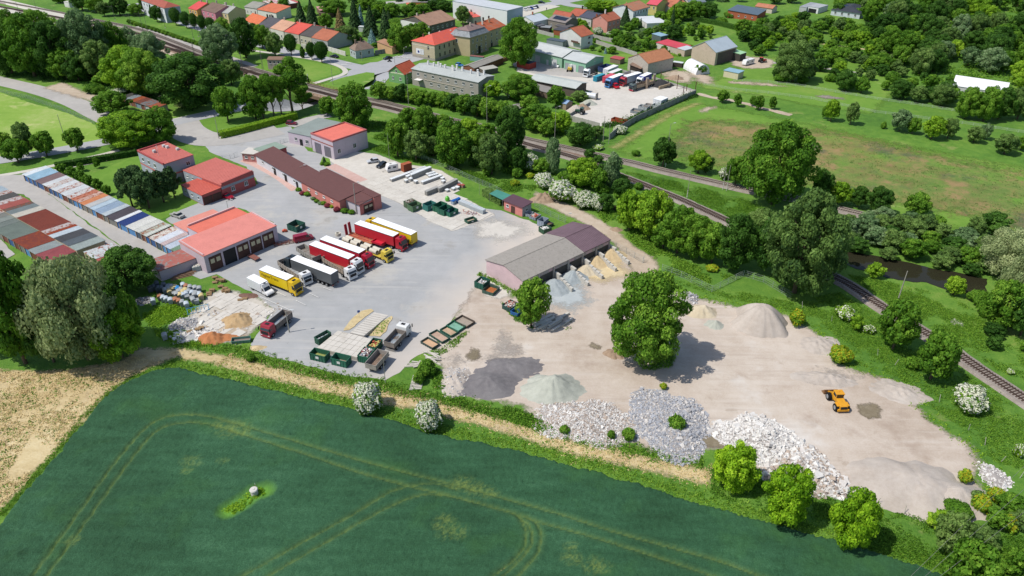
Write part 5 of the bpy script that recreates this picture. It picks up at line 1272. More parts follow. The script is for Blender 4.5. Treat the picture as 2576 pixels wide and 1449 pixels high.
many([ # left woodland by the station
(25,190,100,60,'dark'),(80,197,120,38,'leafy'),(140,197,110,50,'dark'),(30,150,100,28,'leafy'),(100,130,105,28,'leafy'),(-20,170,100,40,'dark'),(170,150,90,60,'leafy'),(165,202,80,118,'leafy'),(195,206,70,135,'dark'),
(225,188,105,24,'grey'),(285,175,85,58,'leafy'),(332,150,52,68,'grey'),(385,190,85,80,'grey'),(255,200,80,100,'olive'),(325,230,120,118,'bright'),(365,246,110,128,'leafy'),(290,215,70,150,'leafy'),(480,278,185,138,'dark'),(420,240,90,170,'dark'),
(556,168,92,62,'grey'),(617,148,68,45,'dark'),(560,95,42,44,'leafy'),(581,215,60,150,'olive'),(280,292,92,232,'leafy'),(322,372,150,288,'bright'),(405,362,85,272,'leafy'),(280,345,70,300,'bright'),(235,234,50,206,'bush'),(296,238,42,220,'elder'),(250,215,45,190,'leafy'),
(572,309,60,216,'leafy'),(642,302,76,190,'leafy'),(205,28,50,-22,'dark'),(240,32,46,-12,'leafy'),(300,40,48,-12,'dark'),(340,40,40,10,'leafy'),(372,34,40,-18,'olive'),(262,42,36,4,'olive'),(395,56,30,14,'dark'),(150,8,40,-25,'leafy'),(382,45,12,10,'conifer'),
(736,280,96,138,'open'),(664,299,66,198,'open'),(690,297,60,185,'open'),(709,293,56,190,'open'),(760,262,60,190,'open'),
(640,95,24,57,'round'),(660,122,48,62,'leafy'),(692,143,45,82,'olive'),
(758,64,40,2,'conifer'),(786,70,42,-4,'conifer'),(822,76,38,34,'leafy'),(857,84,40,18,'browncon'),(873,110,62,65,'olive'),(893,72,38,-8,'conifer'),(909,67,20,10,'bluespruce'),(933,92,50,12,'conifer'),(970,97,42,18,'conifer'),(936,108,28,72,'bluespruce'),
(1003,132,62,60,'leafy'),(1036,122,52,58,'leafy'),(1060,105,50,56,'leafy'),(840,40,68,0,'leafy'),(985,46,50,8,'leafy'),(1062,42,48,10,'leafy'),(1025,40,40,14,'leafy'),(1000,62,60,44,'bush'),(1090,26,42,0,'dark'),(1118,30,40,2,'dark'),(1142,30,30,10,'bright'),(918,24,40,-6,'leafy'),(955,30,40,2,'leafy'),(810,100,24,84,'bush'),(900,100,22,84,'bush'),(780,40,30,12,'leafy'),(912,120,16,108,'bush'),(943,120,20,108,'bright'),
(686,30,16,2,'leafy'),(715,22,30,-4,'leafy'),(700,45,14,25,'bush'),(1164,62,38,14,'olive'),(1266,58,30,18,'olive'),(1305,172,100,46,'leafy'),(1270,150,16,134,'bush'),
(892,327,92,210,'leafy'),(824,292,46,243,'leafy'),(858,300,40,262,'leafy'),(955,252,48,206,'leafy'),(985,255,40,218,'leafy'),(1012,258,42,212,'dark'),(1040,262,42,222,'leafy'),(1062,268,46,226,'leafy'),(1090,268,40,232,'leafy'),(1115,272,45,232,'leafy'),(1142,280,48,236,'dark'),(1168,288,55,238,'leafy'),(1200,296,56,240,'dark'),(1228,304,56,246,'leafy'),(1262,305,50,255,'leafy'),(1290,312,50,265,'olive'),
(1240,250,50,205,'bright'),(1310,256,90,190,'leafy'),(1288,246,36,224,'elder'),(1330,285,50,240,'leafy'),(1398,272,48,216,'leafy'),(1458,256,44,230,'olive'),(1430,262,26,240,'bush'),(1348,330,90,266,'leafy'),(1408,338,62,282,'bright'),(1375,345,50,300,'leafy'),(1462,368,76,312,'dark'),(1500,350,40,318,'olive'),(1560,336,40,314,'elder'),(1440,352,30,330,'bush'),(1505,376,30,362,'flat'),
(1000,398,62,296,'leafy'),(1046,408,66,330,'olive'),(1068,350,64,268,'leafy'),(1112,345,64,290,'leafy'),(1142,424,98,302,'leafy'),(1236,442,88,338,'olive'),(1192,400,60,330,'leafy'),(1282,398,78,270,'dark'),(1302,440,50,372,'dark'),(1030,330,50,272,'leafy'),(1180,345,56,300,'bright'),(1225,355,50,312,'leafy'),(1090,395,40,345,'olive'),(1335,432,46,376,'elder'),(1388,438,44,345,'poplar'),(1360,440,46,400,'leafy'),
(1370,472,56,430,'elder'),(1415,508,72,444,'elder'),(1472,522,64,474,'elder'),(1506,530,46,486,'elder'),(1468,474,82,398,'bright'),(1538,474,46,383,'poplar'),(1522,534,46,488,'dark'),(1500,484,54,425,'leafy'),(1565,498,50,452,'dark'),(1440,440,40,405,'leafy'),(1333,446,26,432,'gorse'),(1295,468,26,450,'gorse'),(1478,470,30,450,'bright'),
(1583,585,74,480,'bright'),(1640,605,112,482,'bright'),(1604,560,70,505,'leafy'),(1705,642,100,520,'leafy'),(1752,655,92,548,'leafy'),(1845,684,104,545,'dark'),(1792,668,84,565,'leafy'),(1668,630,70,560,'leafy'),(1668,422,62,346,'dark'),(1757,438,52,381,'bright'),(1776,437,40,392,'dark'),(1822,452,32,417,'elder'),(1600,392,24,376,'bush'),
(1948,522,190,314,'leafy'),(2005,748,190,492,'olive'),(1950,700,130,540,'dark'),(2065,700,120,545,'olive'),(1915,612,90,530,'olive'),(1850,470,60,395,'leafy'),
(2062,510,56,428,'dark'),(2108,518,62,462,'bright'),(2158,524,46,470,'dark'),(2207,542,66,472,'dark'),(2305,545,62,488,'leafy'),(2500,596,74,540,'dark'),(2450,600,50,550,'olive'),
(2530,700,140,585,'willow'),(2576,800,130,640,'willow'),(2520,832,110,715,'leafy'),(2572,850,90,740,'dark'),(2400,745,50,700,'bright'),(2200,700,45,665,'bright'),
(1336,826,90,704,'leafy'),(1618,928,195,702,'leafy'),(2250,886,98,762,'leafy'),(2345,962,102,842,'leafy'),(2295,930,40,895,'bush'),(2440,1034,88,968,'elder'),(2124,804,50,766,'flat'),(2183,838,32,814,'flat'),(2003,820,42,772,'gorse'),(2112,914,62,866,'gorse'),(2153,832,36,798,'bright'),(2540,940,20,925,'flat'),
(1845,1238,118,1132,'lime'),(1970,1325,126,1185,'lime'),(2135,1386,112,1244,'lime'),(2425,1216,36,1178,'gorse'),(2465,1288,52,1243,'gorse'),(2502,1262,42,1226,'gorse'),(2530,1332,52,1296,'gorse'),(2385,1398,90,1305,'olive'),(2425,1500,130,1380,'leafy'),(2545,1440,60,1395,'leafy'),(2560,1150,30,1110,'flat'),(2360,1330,60,1296,'bright'),
(927,1037,82,956,'elder'),(1080,1080,76,1002,'elder'),(1075,945,50,900,'bush'),(1055,965,30,930,'bush'),(1790,680,36,664,'gorse'),(1700,1085,46,1040,'bush'),(1537,1105,22,1080,'bush'),(1580,1105,36,1075,'bush'),(1668,978,20,960,'gorse'),(1420,1088,30,1068,'bush'),(632,910,24,888,'bush'),
(55,925,150,620,'leafy'),(-25,900,120,640,'dark'),(130,918,100,765,'dark'),(212,918,215,650,'willow'),(300,910,128,788,'bright'),(345,880,56,735,'leafy'),(322,740,150,633,'dark'),(290,800,90,700,'dark'),
(42,412,62,352,'leafy'),(115,395,56,332,'leafy'),(193,382,50,323,'leafy'),(8,385,50,335,'leafy'),(70,392,50,308,'olive'),
(330,522,70,425,'pine'),(372,528,76,432,'pine'),(352,508,80,420,'pine'),(410,512,60,430,'pine'),(437,500,52,422,'pine'),
(157,440,25,412,'dark'),(183,450,26,420,'dark'),(205,432,20,410,'leafy'),(204,460,28,430,'dark'),(222,472,30,442,'dark'),(248,482,26,450,'leafy'),(270,492,24,466,'dark'),(245,424,20,396,'leafy'),
(1484,26,12,-5,'conifer'),(1500,32,60,0,'bright'),(1530,32,55,2,'bright'),(1573,64,34,14,'conifer'),(1597,74,28,44,'leafy'),(1582,84,30,56,'leafy'),(1611,70,14,46,'conifer'),(1505,90,26,63,'elder'),(1536,92,22,76,'elder'),(1548,100,40,74,'leafy'),(1553,122,30,90,'dark'),(1500,107,22,94,'bush'),(1523,135,10,119,'bluespruce'),(1572,108,30,84,'leafy'),(1592,107,20,92,'bright'),(1624,126,22,100,'leafy'),(1646,120,30,102,'bright'),(1615,86,20,68,'silver'),(1631,92,26,70,'dark'),(1600,128,26,112,'bush'),(1670,136,22,116,'leafy'),
(1690,74,17,12,'conifer'),(1712,52,58,6,'leafy'),(1746,50,58,2,'leafy'),(1780,48,55,5,'dark'),(1695,102,50,62,'dark'),(1690,60,36,20,'bright'),(1660,58,36,28,'leafy'),(1737,90,26,66,'bright'),(1760,100,16,68,'olive'),(1815,60,34,40,'bush'),(1905,108,55,62,'leafy'),(1868,88,45,48,'leafy'),(1910,140,34,115,'dark'),(1870,100,36,76,'leafy'),(1835,44,30,24,'bush'),(1763,186,32,162,'leafy'),(1478,58,12,36,'conifer'),
(1818,259,32,226,'leafy'),(1855,269,22,236,'olive'),(1893,267,20,242,'leafy'),(1908,278,28,240,'leafy'),(1942,276,22,245,'leafy'),(1997,208,100,104,'olive'),(1965,205,40,180,'bush'),(2018,210,30,186,'bush'),(2127,230,54,178,'dark'),(2167,235,40,198,'leafy'),(2264,250,56,202,'dark'),(2307,258,45,218,'olive'),(2370,267,60,212,'olive'),(2430,300,62,220,'leafy'),(2477,307,66,218,'leafy'),(2515,302,60,220,'dark'),(2562,302,62,215,'olive'),
(2072,299,16,267,'leafy'),(2090,307,38,251,'bright'),(2140,315,34,258,'olive'),(2264,332,52,278,'grey'),(2296,338,34,296,'leafy'),(2345,352,56,292,'bright'),(2385,350,42,298,'olive'),(2452,360,46,322,'olive'),(2222,324,16,302,'bush'),(2478,352,30,312,'grey'),(2530,390,60,340,'olive'),(2570,380,40,345,'leafy'),
(2080,165,60,122,'leafy'),(2115,152,40,122,'leafy'),(2150,135,34,104,'leafy'),(2148,150,12,132,'bush'),(2170,170,34,140,'olive'),(2195,172,40,140,'leafy'),(2230,175,50,145,'leafy'),(2260,165,40,130,'olive'),
(2500,880,40,850,'dark'),])
for k,r in enumerate([(444,64,28,18),(470,71,26,28),(490,74,22,32),(511,79,23,37),(531,79,26,43),(734,139,33,84),(785,150,26,105),(810,157,36,103)]): tree(*r,'round')
tree(762,146,13,116,'column')
def zone(poly,n,wr,hr,kinds,mind=6,seed=1,clear=(),nm=None):
 rnd = random.Random(seed); xs = [p[0] for p in poly]; ys = [p[1] for p in poly]; got = []
 P = np.array(poly)
 tries = 0
 while len(got) < n and tries < n * 60:
  tries += 1
  x,y = rnd.uniform(min(xs),max(xs)),rnd.uniform(min(ys),max(ys))
  if not inside(np.array([x]),np.array([y]),poly)[0]: continue
  g = G((x,y)).xy
  w = rnd.uniform(*wr)
  if any((g - q).length < mind for q in got): continue
  if any((g - G(c[:2]).xy).length < c[2] for c in clear): continue
  got.append(g); h = w * rnd.uniform(*hr)
  top = PJ((g.x,g.y,h))[1]
  if y < -4 or x < -30 or x > 2610: continue
  tree(x,y,0,top,rnd.choice(kinds),wm=w,hm=h,nm=nm)
zone([(2150,5),(2230,-40),(2750,-60),(2750,300),(2580,285),(2540,205),(2400,185),(2330,215),(2250,165),(2210,90)],190,(8,13),(.85,1.2),['leafy','leafy','dark','olive','dark','bright','grey'],7.2,3,[(2460,215,18),(2420,208,12),(2500,222,12)])
zone([(1900,62),(2000,50),(2120,68),(2200,85),(2240,150),(2140,112),(2060,106),(1960,112),(1915,100)],44,(4.5,8),(.75,1.05),['leafy','olive','bright','leafy','dark'],6,4,nm='fruit_tree')
zone([(1500,-30),(1900,-40),(2150,-40),(2130,10),(1940,12),(1800,5),(1700,-4)],40,(6,10),(.8,1.1),['leafy','dark','olive','conifer','bright'],8,5)
zone([(1440,150),(1500,95),(1680,105),(1780,150),(1700,140),(1600,130)],14,(1.5,3),(.6,.9),['bush','bright','bush'],4,6,[(1568,118,3)])
zone([(2100,5),(2160,10),(2200,50),(2160,60),(2110,40)],12,(5,8),(.8,1.0),['dark','leafy','bush'],5.5,7,nm='fruit_tree')
zone([(780,2),(1120,2),(1110,40),(960,60),(820,50)],20,(4,8),(.8,1.2),['leafy','dark','conifer','olive','bright'],7,21,[(1000,20,14),(1080,30,10)])
zone([(1440,62),(1560,92),(1720,60),(1800,90),(1700,150),(1560,150),(1500,120)],40,(2.5,5.5),(.7,1.),['leafy','bright','olive','dark'],5,22,[(1500,112,11),(1530,85,12),(1665,92,5),(1700,112,14),(1645,150,18),(1620,88,8),(1800,130,16),(1575,45,12)],nm='fruit_tree')
zone([(1860,100),(2250,90),(2300,200),(2100,200),(1950,145),(1870,140)],60,(3,6.5),(.7,1.),['leafy','bright','olive','dark'],6,23,[(1890,160,14)],nm='fruit_tree')
zone([(2095,560),(2200,560),(2330,575),(2440,610),(2500,640),(2490,705),(2380,690),(2300,668),(2200,650),(2130,640)],62,(4.5,7.5),(.62,.85),['grey','leafy','olive','grey','dark'],4.2,8,nm='shrub')
zone([(1930,190),(2130,175),(2250,190),(2400,215),(2450,280),(2300,250),(2180,225),(2050,215)],22,(3.5,7),(.75,1.0),['leafy','dark','olive','bush'],8,9,[(1997,208,9)],nm='fruit_tree')
zone([(1480,395),(1560,420),(1600,470),(1650,520),(1580,520),(1540,500),(1430,470),(1400,440)],16,(3,5),(.6,.9),['leafy','bush','dark'],5,10,nm='shrub')
zone([(1150,340),(1320,385),(1340,440),(1270,460),(1180,440),(1100,420),(1000,380),(960,350)],20,(3,5.5),(.5,.8),['bush','leafy','dark'],6,12,nm='shrub')
zone([(2450,760),(2576,780),(2590,900),(2500,870)],8,(3,6),(.6,.9),['leafy','bush','dark'],5,14,nm='shrub')
zone([(2380,1280),(2440,1250),(2560,1280),(2600,1460),(2440,1470)],12,(3,5),(.5,.8),['bush','olive','leafy'],4,15,nm='shrub')
def hedge(label,P,w,h,mat='leafy',cat='hedge',dens=60):
 c = spline([G(p).xy for p in P],1.0)
 pts = []; nn = []
 for a,b in zip(c[:-1],c[1:]):
  L = (b - a).length; t = (b - a).normalized(); n = Vector((-t.y,t.x)); m = int(L * (w + 2 * h) * dens)
  for _ in range(m):
   q = a.lerp(b,random.random()); u = random.uniform(0,w + 2 * h)
   bu = .12 * fbm(q.x,q.y,.9)
   if u < h: o,z,d = -w / 2 - bu,u,(-n.x,-n.y,.1)
   elif u < h + w: o,z,d = u - h - w / 2,h + bu,(0,0,1)
   else: o,z,d = w / 2 + bu,u - h - w,(n.x,n.y,.1)
   pts.append((q.x + n.x * o,q.y + n.y * o,z)); nn.append(d)
 P_ = np.array(pts); N_ = np.array(nn) + RNG.normal(0,.4,(len(pts),3))
 o = put('hedge',leaf_mesh('hedge',P_,N_,.19,RNG.uniform(0,1,len(P_)),LM[mat]))
 tag(o,label,cat)
hedge('long clipped hedge along the car park and the curving entrance road',[(553,347),(600,336),(660,320),(745,297)],2.6,2.2,'bright')
hedge('dark clipped hedge along the lawn beside the avenue',[(140,424),(240,408),(345,390)],1.8,1.8,'dark')
hedge('yellowish hedge beside the open green canopy',[(1221,490),(1240,502),(1266,516)],2.4,2.2,'olive')
hedge('long dark garden hedge near the orange brick building',[(1742,52),(1800,62),(1880,82)],2.6,2.2,'dark')
hedge('low garden hedge behind the bright red shed roof',[(1690,112),(1740,122)],1.4,1.4,'leafy')
for k in range(20):
 t = k / 19; x = 325 + 182 * t; y = 55 + 58 * t
 tree(x,y + 4,15,y - 9,'bush',group='clipped bushes beside the railway')
for x,y,w,k in [(752,480,16,'bush'),(761,490,17,'redbush'),(774,492,20,'bush'),(788,502,14,'silver'),(797,509,16,'bush'),(806,514,14,'silver'),(815,514,16,'bush'),(824,521,18,'redbush'),(836,522,14,'gorse'),(849,531,22,'redbush'),(868,535,22,'bush'),(884,538,20,'bush')]:
 tree(x,y,w,y - w * .62,k,group='shrubs in the flower bed')
tree(816,411,14,394,'conifer'); tree(822,416,16,406,'bush'); tree(810,415,12,406,'bush')
def scrub(name,label,P,n,r=(.25,.6),h=(.2,.6),mat='leafy',leaf=.13,width=None,cat='grass',q=7):
 c = []
 if width:
  l = spline([G(p).xy for p in P],1.5)
  for _ in range(n):
   i = random.randrange(len(l) - 1); a = l[i].lerp(l[i + 1],random.random()); t = (l[i + 1] - l[i]).normalized()
   c.append(a + Vector((-t.y,t.x)) * random.gauss(0,width / 2.6))
 else:
  poly = [tuple(G(p).xy) for p in P]; xs = [p[0] for p in poly]; ys = [p[1] for p in poly]
  while len(c) < n:
   m = n * 2; X = RNG.uniform(min(xs),max(xs),m); Y = RNG.uniform(min(ys),max(ys),m); ok = inside(X,Y,poly)
   c += [Vector((x,y)) for x,y in zip(X[ok],Y[ok]) if fbm(x,y,.12) + random.uniform(-.25,.25) > -.12]
  c = c[:n]
 C = np.array([(p.x,p.y) for p in c]); rr = RNG.uniform(*r,len(C)); hh = RNG.uniform(*h,len(C)) * (.4 + .9 * RNG.uniform(0,1,len(C)))
 k = np.repeat(np.arange(len(C)),q); m = len(k)
 a = RNG.uniform(0,6.283,m); e = RNG.uniform(0,1,m) ** .5; z = RNG.uniform(.1,1,m) * np.sqrt(1.05 - e * e)
 Pp = np.stack([C[k,0] + np.cos(a) * e * rr[k],C[k,1] + np.sin(a) * e * rr[k],.03 + z * hh[k]],1)
 N = np.stack([np.cos(a) * e,np.sin(a) * e,.9 * np.ones(m)],1) + RNG.normal(0,.5,(m,3))
 tn = .5 * RNG.uniform(0,1,len(C))[k] + .5 * RNG.uniform(0,1,m)
 o = put(name,leaf_mesh(name,Pp,N,leaf,tn,LM[mat]))
 tag(o,label,cat); o['kind'] = 'stuff'
WE = [(425,915),(525,935),(644,962),(769,990),(869,1014),(969,1040),(1069,1075),(1170,1096),(1288,1118),(1413,1150),(1513,1176),(1613,1207),(1713,1238),(1813,1268),(1931,1300),(2057,1334),(2182,1372),(2307,1410),(2420,1450)]
scrub('field_margin_weeds','band of green weeds between the wheat and the straw track',[(x,y - 2) for x,y in WE],3000,(.25,.6),(.1,.4),'leafy',.12,2.6)
scrub('field_margin_weeds','left margin of green weeds along the curved edge of the wheat',[(0,1300),(62,1225),(125,1155),(190,1075),(225,1035),(262,1000),(310,965),(375,935),(430,918)],900,(.2,.5),(.08,.3),'leafy',.1,1.2)
scrub('fence_side_weeds','overgrown green strip along the rusty post fence of the yard',[(440,858),(520,874),(600,882),(650,898),(760,931),(860,953),(960,970),(1000,980),(1100,1003),(1200,1028),(1290,1050),(1400,1088),(1500,1112),(1600,1135),(1700,1152),(1770,1165)],2800,(.25,.6),(.15,.7),'leafy',.13,2.6)
scrub('bank_weeds','rough grass bank below the gravel heap at the lower right',[(1790,1180),(1900,1205),(2000,1225),(2120,1262),(2240,1292),(2380,1300),(2470,1260),(2560,1240),(2640,1500),(2440,1460),(2250,1400),(2050,1335),(1880,1280),(1790,1240)],4600,(.25,.7),(.15,.6),'leafy',.11)
scrub('railway_bank_weeds','green weeds on the bank between the dirt yard and the near track',[(1660,700),(1800,720),(1990,760),(2110,735),(2190,780),(2290,850),(2400,920),(2576,1030),(2640,1200),(2500,1160),(2440,1100),(2350,1030),(2260,950),(2160,920),(2100,880),(2060,820),(1980,780),(1800,745)],8500,(.25,.7),(.15,.6),'leafy',.1)
scrub('railway_bank_weeds','long grass on the bank between the near track and the pond',[(2130,690),(2260,715),(2400,750),(2480,800),(2600,880),(2620,990),(2500,925),(2400,862),(2300,805),(2200,740)],5200,(.3,.7),(.2,.6),'leafy',.11)
scrub('railway_triangle_weeds','reeds and long grass in the wedge between the two tracks',[(1560,430),(1650,445),(1760,472),(1880,505),(1990,560),(2080,620),(2090,690),(1990,625),(1890,572),(1810,535),(1710,492),(1640,462)],4600,(.3,.7),(.2,.7),'leafy',.12)
scrub('ditch_weeds','dark green weeds under the trees beside the dirt track',[(1480,500),(1560,540),(1620,590),(1700,650),(1780,680),(1860,700),(1800,715),(1690,690),(1640,645),(1580,600),(1520,560)],2600,(.3,.8),(.3,.9),'leafy',.17)
scrub('fence_side_weeds','green undergrowth along the chain-link fence of the block store',[(930,375),(1000,400),(1090,415),(1180,450),(1260,480),(1330,490),(1350,470),(1260,450),(1150,425),(1040,390),(960,365)],2600,(.3,.8),(.2,.7),'leafy',.16)
scrub('meadow_tufts','scattered tall tufts over the brownish meadow',[(1640,385),(1720,300),(1900,305),(2250,360),(2576,425),(2576,560),(2300,530),(2100,490),(1950,455),(1800,425)],2600,(.3,.9),(.1,.4),'olive',.14,q=5)
scrub('stubble_tufts','green tufts scattered over the straw stubble at the left',[(0,950),(100,940),(250,940),(300,960),(200,1050),(60,1210),(0,1270),(-60,1100)],500,(.3,.8),(.05,.25),'leafy',.13)
scrub('slab_yard_weeds','green weeds growing round the broken slabs and bins',[(360,740),(420,735),(500,745),(520,770),(470,790),(480,845),(540,872),(470,872),(400,850),(360,800)],1500,(.25,.6),(.15,.5),'bright',.13)
scrub('yard_island_weeds','weeds on the island under the tree with the beam stacks',[(1262,762),(1290,765),(1340,790),(1400,790),(1440,805),(1430,835),(1370,845),(1310,825)],650,(.25,.6),(.15,.6),'leafy',.14)
scrub('tree_foot_weeds','weeds round the foot of the big tree in the dirt yard',[(1560,890),(1620,930),(1690,925),(1700,890),(1640,880)],350,(.3,.7),(.2,.6),'leafy',.15)
scrub('pile_edge_weeds','weeds fringing the gravel piles above the fence',[(1090,960),(1100,930),(1135,960),(1230,1010),(1330,1040),(1410,1092),(1330,1075),(1200,1035),(1095,1000)],1100,(.25,.7),(.2,.8),'leafy',.15)
scrub('well_weeds','bright weeds round the concrete well in the wheat',[(562,1284),(600,1262),(632,1232),(662,1230),(668,1245),(635,1262),(600,1298)],260,(.2,.5),(.2,.6),'bright',.13)
scrub('kerb_weeds','weeds in front of the shed gable',[(1205,690),(1230,700),(1300,742),(1330,745)],180,(.2,.6),(.3,1.0),'leafy',.14,1.2)
scrub('container_weeds','weeds behind the row of tray containers',[(1085,890),(1130,860),(1180,830),(1150,870),(1090,905)],260,(.2,.6),(.1,.4),'leafy',.12)
scrub('wall_ivy','ivy and brambles growing along the contractor yard wall',[(1520,318),(1560,312),(1620,290),(1680,262),(1750,240)],1500,(.4,1.),(.5,2.2),'dark',.22,2.4)
scrub('garden_plants','rows of low plants in the kitchen gardens',[(1540,90),(1650,95),(1720,110),(1790,125),(1700,145),(1600,128)],1500,(.3,.9),(.2,.7),'bright',.2)
scrub('garden_plants','rough undergrowth between the garden trees at the top right',[(1880,40),(2150,60),(2260,150),(2160,140),(2000,115),(1900,110)],2600,(.5,1.4),(.3,1.2),'leafy',.28)
scrub('wood_undergrowth','green undergrowth at the foot of the upper right wood',[(2150,0),(2600,-20),(2620,290),(2450,270),(2330,220),(2230,120)],4500,(.8,2),(.8,3),'leafy',.42)
scrub('wood_undergrowth','undergrowth beneath the station woodland at the left',[(-40,120),(200,130),(420,200),(560,225),(480,282),(250,220),(0,190)],2600,(.6,1.6),(.4,2),'dark',.32)
scrub('belt_undergrowth','undergrowth along the railway behind the block store',[(900,300),(1050,320),(1200,350),(1330,400),(1400,440),(1300,445),(1150,410),(1000,370),(930,345)],3200,(.5,1.4),(.4,1.6),'leafy',.25)
scrub('belt_undergrowth','undergrowth between the apartment block and the tracks',[(930,235),(1050,262),(1200,290),(1330,320),(1420,345),(1420,325),(1280,290),(1200,265),(1000,245)],2200,(.5,1.4),(.3,1.6),'leafy',.27)
PTH = [(560,902),(644,926),(719,943),(794,962),(881,982),(969,998),(1056,1011),(1131,1033),(1219,1052),(1288,1072),(1413,1114),(1538,1143),(1613,1160),(1713,1182),(1790,1197)]
scrub('straw_tufts','ragged dry straw on the strip between wheat and yard',PTH,2600,(.2,.6),(.05,.22),'straw',.1,3.6)
scrub('path_grass_tufts','green tufts growing in the straw strip',PTH,420,(.2,.5),(.05,.25),'bright',.1,3.8)
scrub('straw_tufts','ragged dry straw over the stubble field at the left',[(-20,935),(100,935),(250,925),(340,895),(450,885),(440,900),(300,960),(215,1050),(60,1220),(0,1280),(-60,1200)],3000,(.3,.9),(.05,.22),'straw',.12)
scrub('dirt_edge_weeds','weeds and tufts fringing the far edge of the dirt yard',[(1650,690),(1720,738),(1850,765),(1980,788),(2062,832),(2110,905),(2165,930),(2250,955),(2300,1005),(2352,1060),(2440,1115),(2478,1165),(2465,1240)],500,(.2,.6),(.1,.4),'bright',.12,2.5)
# ================================================================ VEHICLES (x forward, origin on the ground at the rear middle)
m_tyre = M('#1c1c1e',.1,2,.9,k=.6)
m_rim = M('#9a9c9e',.1,2,.4)
m_glassv = M('#1e2a33',.1,1,.08,k=.5,spec=.7)
m_chas = M('#2c2c2e',.15,1,.7,k=.7)
m_steel = M('#8d8a86',.15,.8,.55)
m_whitep = paint('#eeeeee',.3)
def wheel_mesh(r,w):
 mb = MB(); mb.tube((0,-w / 2,0),(0,w / 2,0),r,n=14)
 return mb.mesh('wheel',m_tyre,False)
WM = {}
def wheel(root,x,y,r=.5,w=.3):
 if (r,w) not in WM: WM[(r,w)] = (wheel_mesh(r,w),MB().tube((0,-w / 2 - .012,0),(0,w / 2 + .012,0),r * .55,n=10).mesh('rim',m_rim))
 a,b = WM[(r,w)]; o = put('wheel',a,root,(x,y,r)); put('rim',b,o); return o
def wheels(root,xs,half,r=.5,w=.3):
 for x in xs:
  for s in (-1,1): wheel(root,x,s * (half - w / 2),r,w)
def cab(root,x,col,h=3.7,L=2.2,w=2.48,stripe=None,high=True,low=None):
 """forward-control lorry cab, front at x+L; parts: cab > windscreen, side_window, roof_hatch"""
 b = .75; m = paint(col)
 prof = [(x,b),(x + L,b),(x + L + .03,b + .9),(x + L - .02,b + 1.25),(x + L - .28,h - .55),(x + L - (.75 if high else .5),h - .05),(x + .15,h),(x,h - .25)]
 cb = MB().prism(prof,-w / 2,w / 2).build('cab',m,root,bevel=.06)
 ws = MB().add([(x + L + .01,-w / 2 + .12,b + 1.22),(x + L + .01,w / 2 - .12,b + 1.22),(x + L - .24,w / 2 - .16,h - .62),(x + L - .24,-w / 2 + .16,h - .62),(x + L - .1,-w / 2 + .12,b + 1.22),(x + L - .1,w / 2 - .12,b + 1.22),(x + L - .34,w / 2 - .16,h - .62),(x + L - .34,-w / 2 + .16,h - .62)],[(0,1,2,3),(4,7,6,5),(0,4,5,1),(2,6,7,3),(1,5,6,2),(0,3,7,4)])
 ws.build('windscreen',m_glassv,cb)
 for s in (-1,1):
  y0,y1 = sorted((s * (w / 2 - .02),s * (w / 2 + .012)))
  MB().prism([(x + L - .95,b + 1.15),(x + L - .2,b + 1.2),(x + L - .42,h - .8),(x + L - .95,h - .8)],y0,y1).build('side_window',m_glassv,cb)
  MB().box(x + L - .1,s * (w / 2 + .1) - .06,b + 1.2,x + L + .12,s * (w / 2 + .1) + .2 * s,b + 2.0).build('mirror',m_chas,cb)
  MB().cbox(x + L + .03,s * (w / 2 - .3),b + .05,.06,.4,.2).build('headlight',M('#dfe3e6',.05,1,.2),cb)
 MB().box(x + L + .0,-w / 2 + .35,b + .3,x + L + .05,w / 2 - .35,b + 1.05).build('grille',m_chas if col != '#e8e8e8' else M('#4a4d50',.1,1,.5),cb)
 MB().box(x + L - .4,-w / 2 - .02,b - .4,x + L + .08,w / 2 + .02,b + .02).build('bumper',paint(low or col),root,bevel=.04)
 MB().box(x + .6,-.45,h - .02,x + 1.25,.45,h + .05).build('roof_hatch',m_chas,cb)
 if stripe:
  for s in (-1,1): MB().box(x + .2,min(s * w / 2,s * (w / 2 + .014)),b + .2,x + .9,max(s * w / 2,s * (w / 2 + .014)),h - .5).build('red_graphic',paint(stripe),cb)
 return cb
def text(root,s,size,loc,rot,mat):
 cu = bpy.data.curves.new('lettering','FONT'); cu.body = s; cu.size = size; cu.extrude = .006; cu.resolution_u = 3
 t = bpy.data.objects.new('tmp',cu); COL.objects.link(t)
 me = bpy.data.meshes.new_from_object(t.evaluated_get(bpy.context.evaluated_depsgraph_get()))
 bpy.data.objects.remove(t); me.materials.clear(); me.materials.append(mat)
 o = put('lettering',me,root,loc); o.rotation_euler = rot; return o
def at2(rear,front,z=0.):
 a,b = G(rear,z),G(front,z); d = (b - a).xy
 return a,d.length,math.atan2(d.y,d.x)
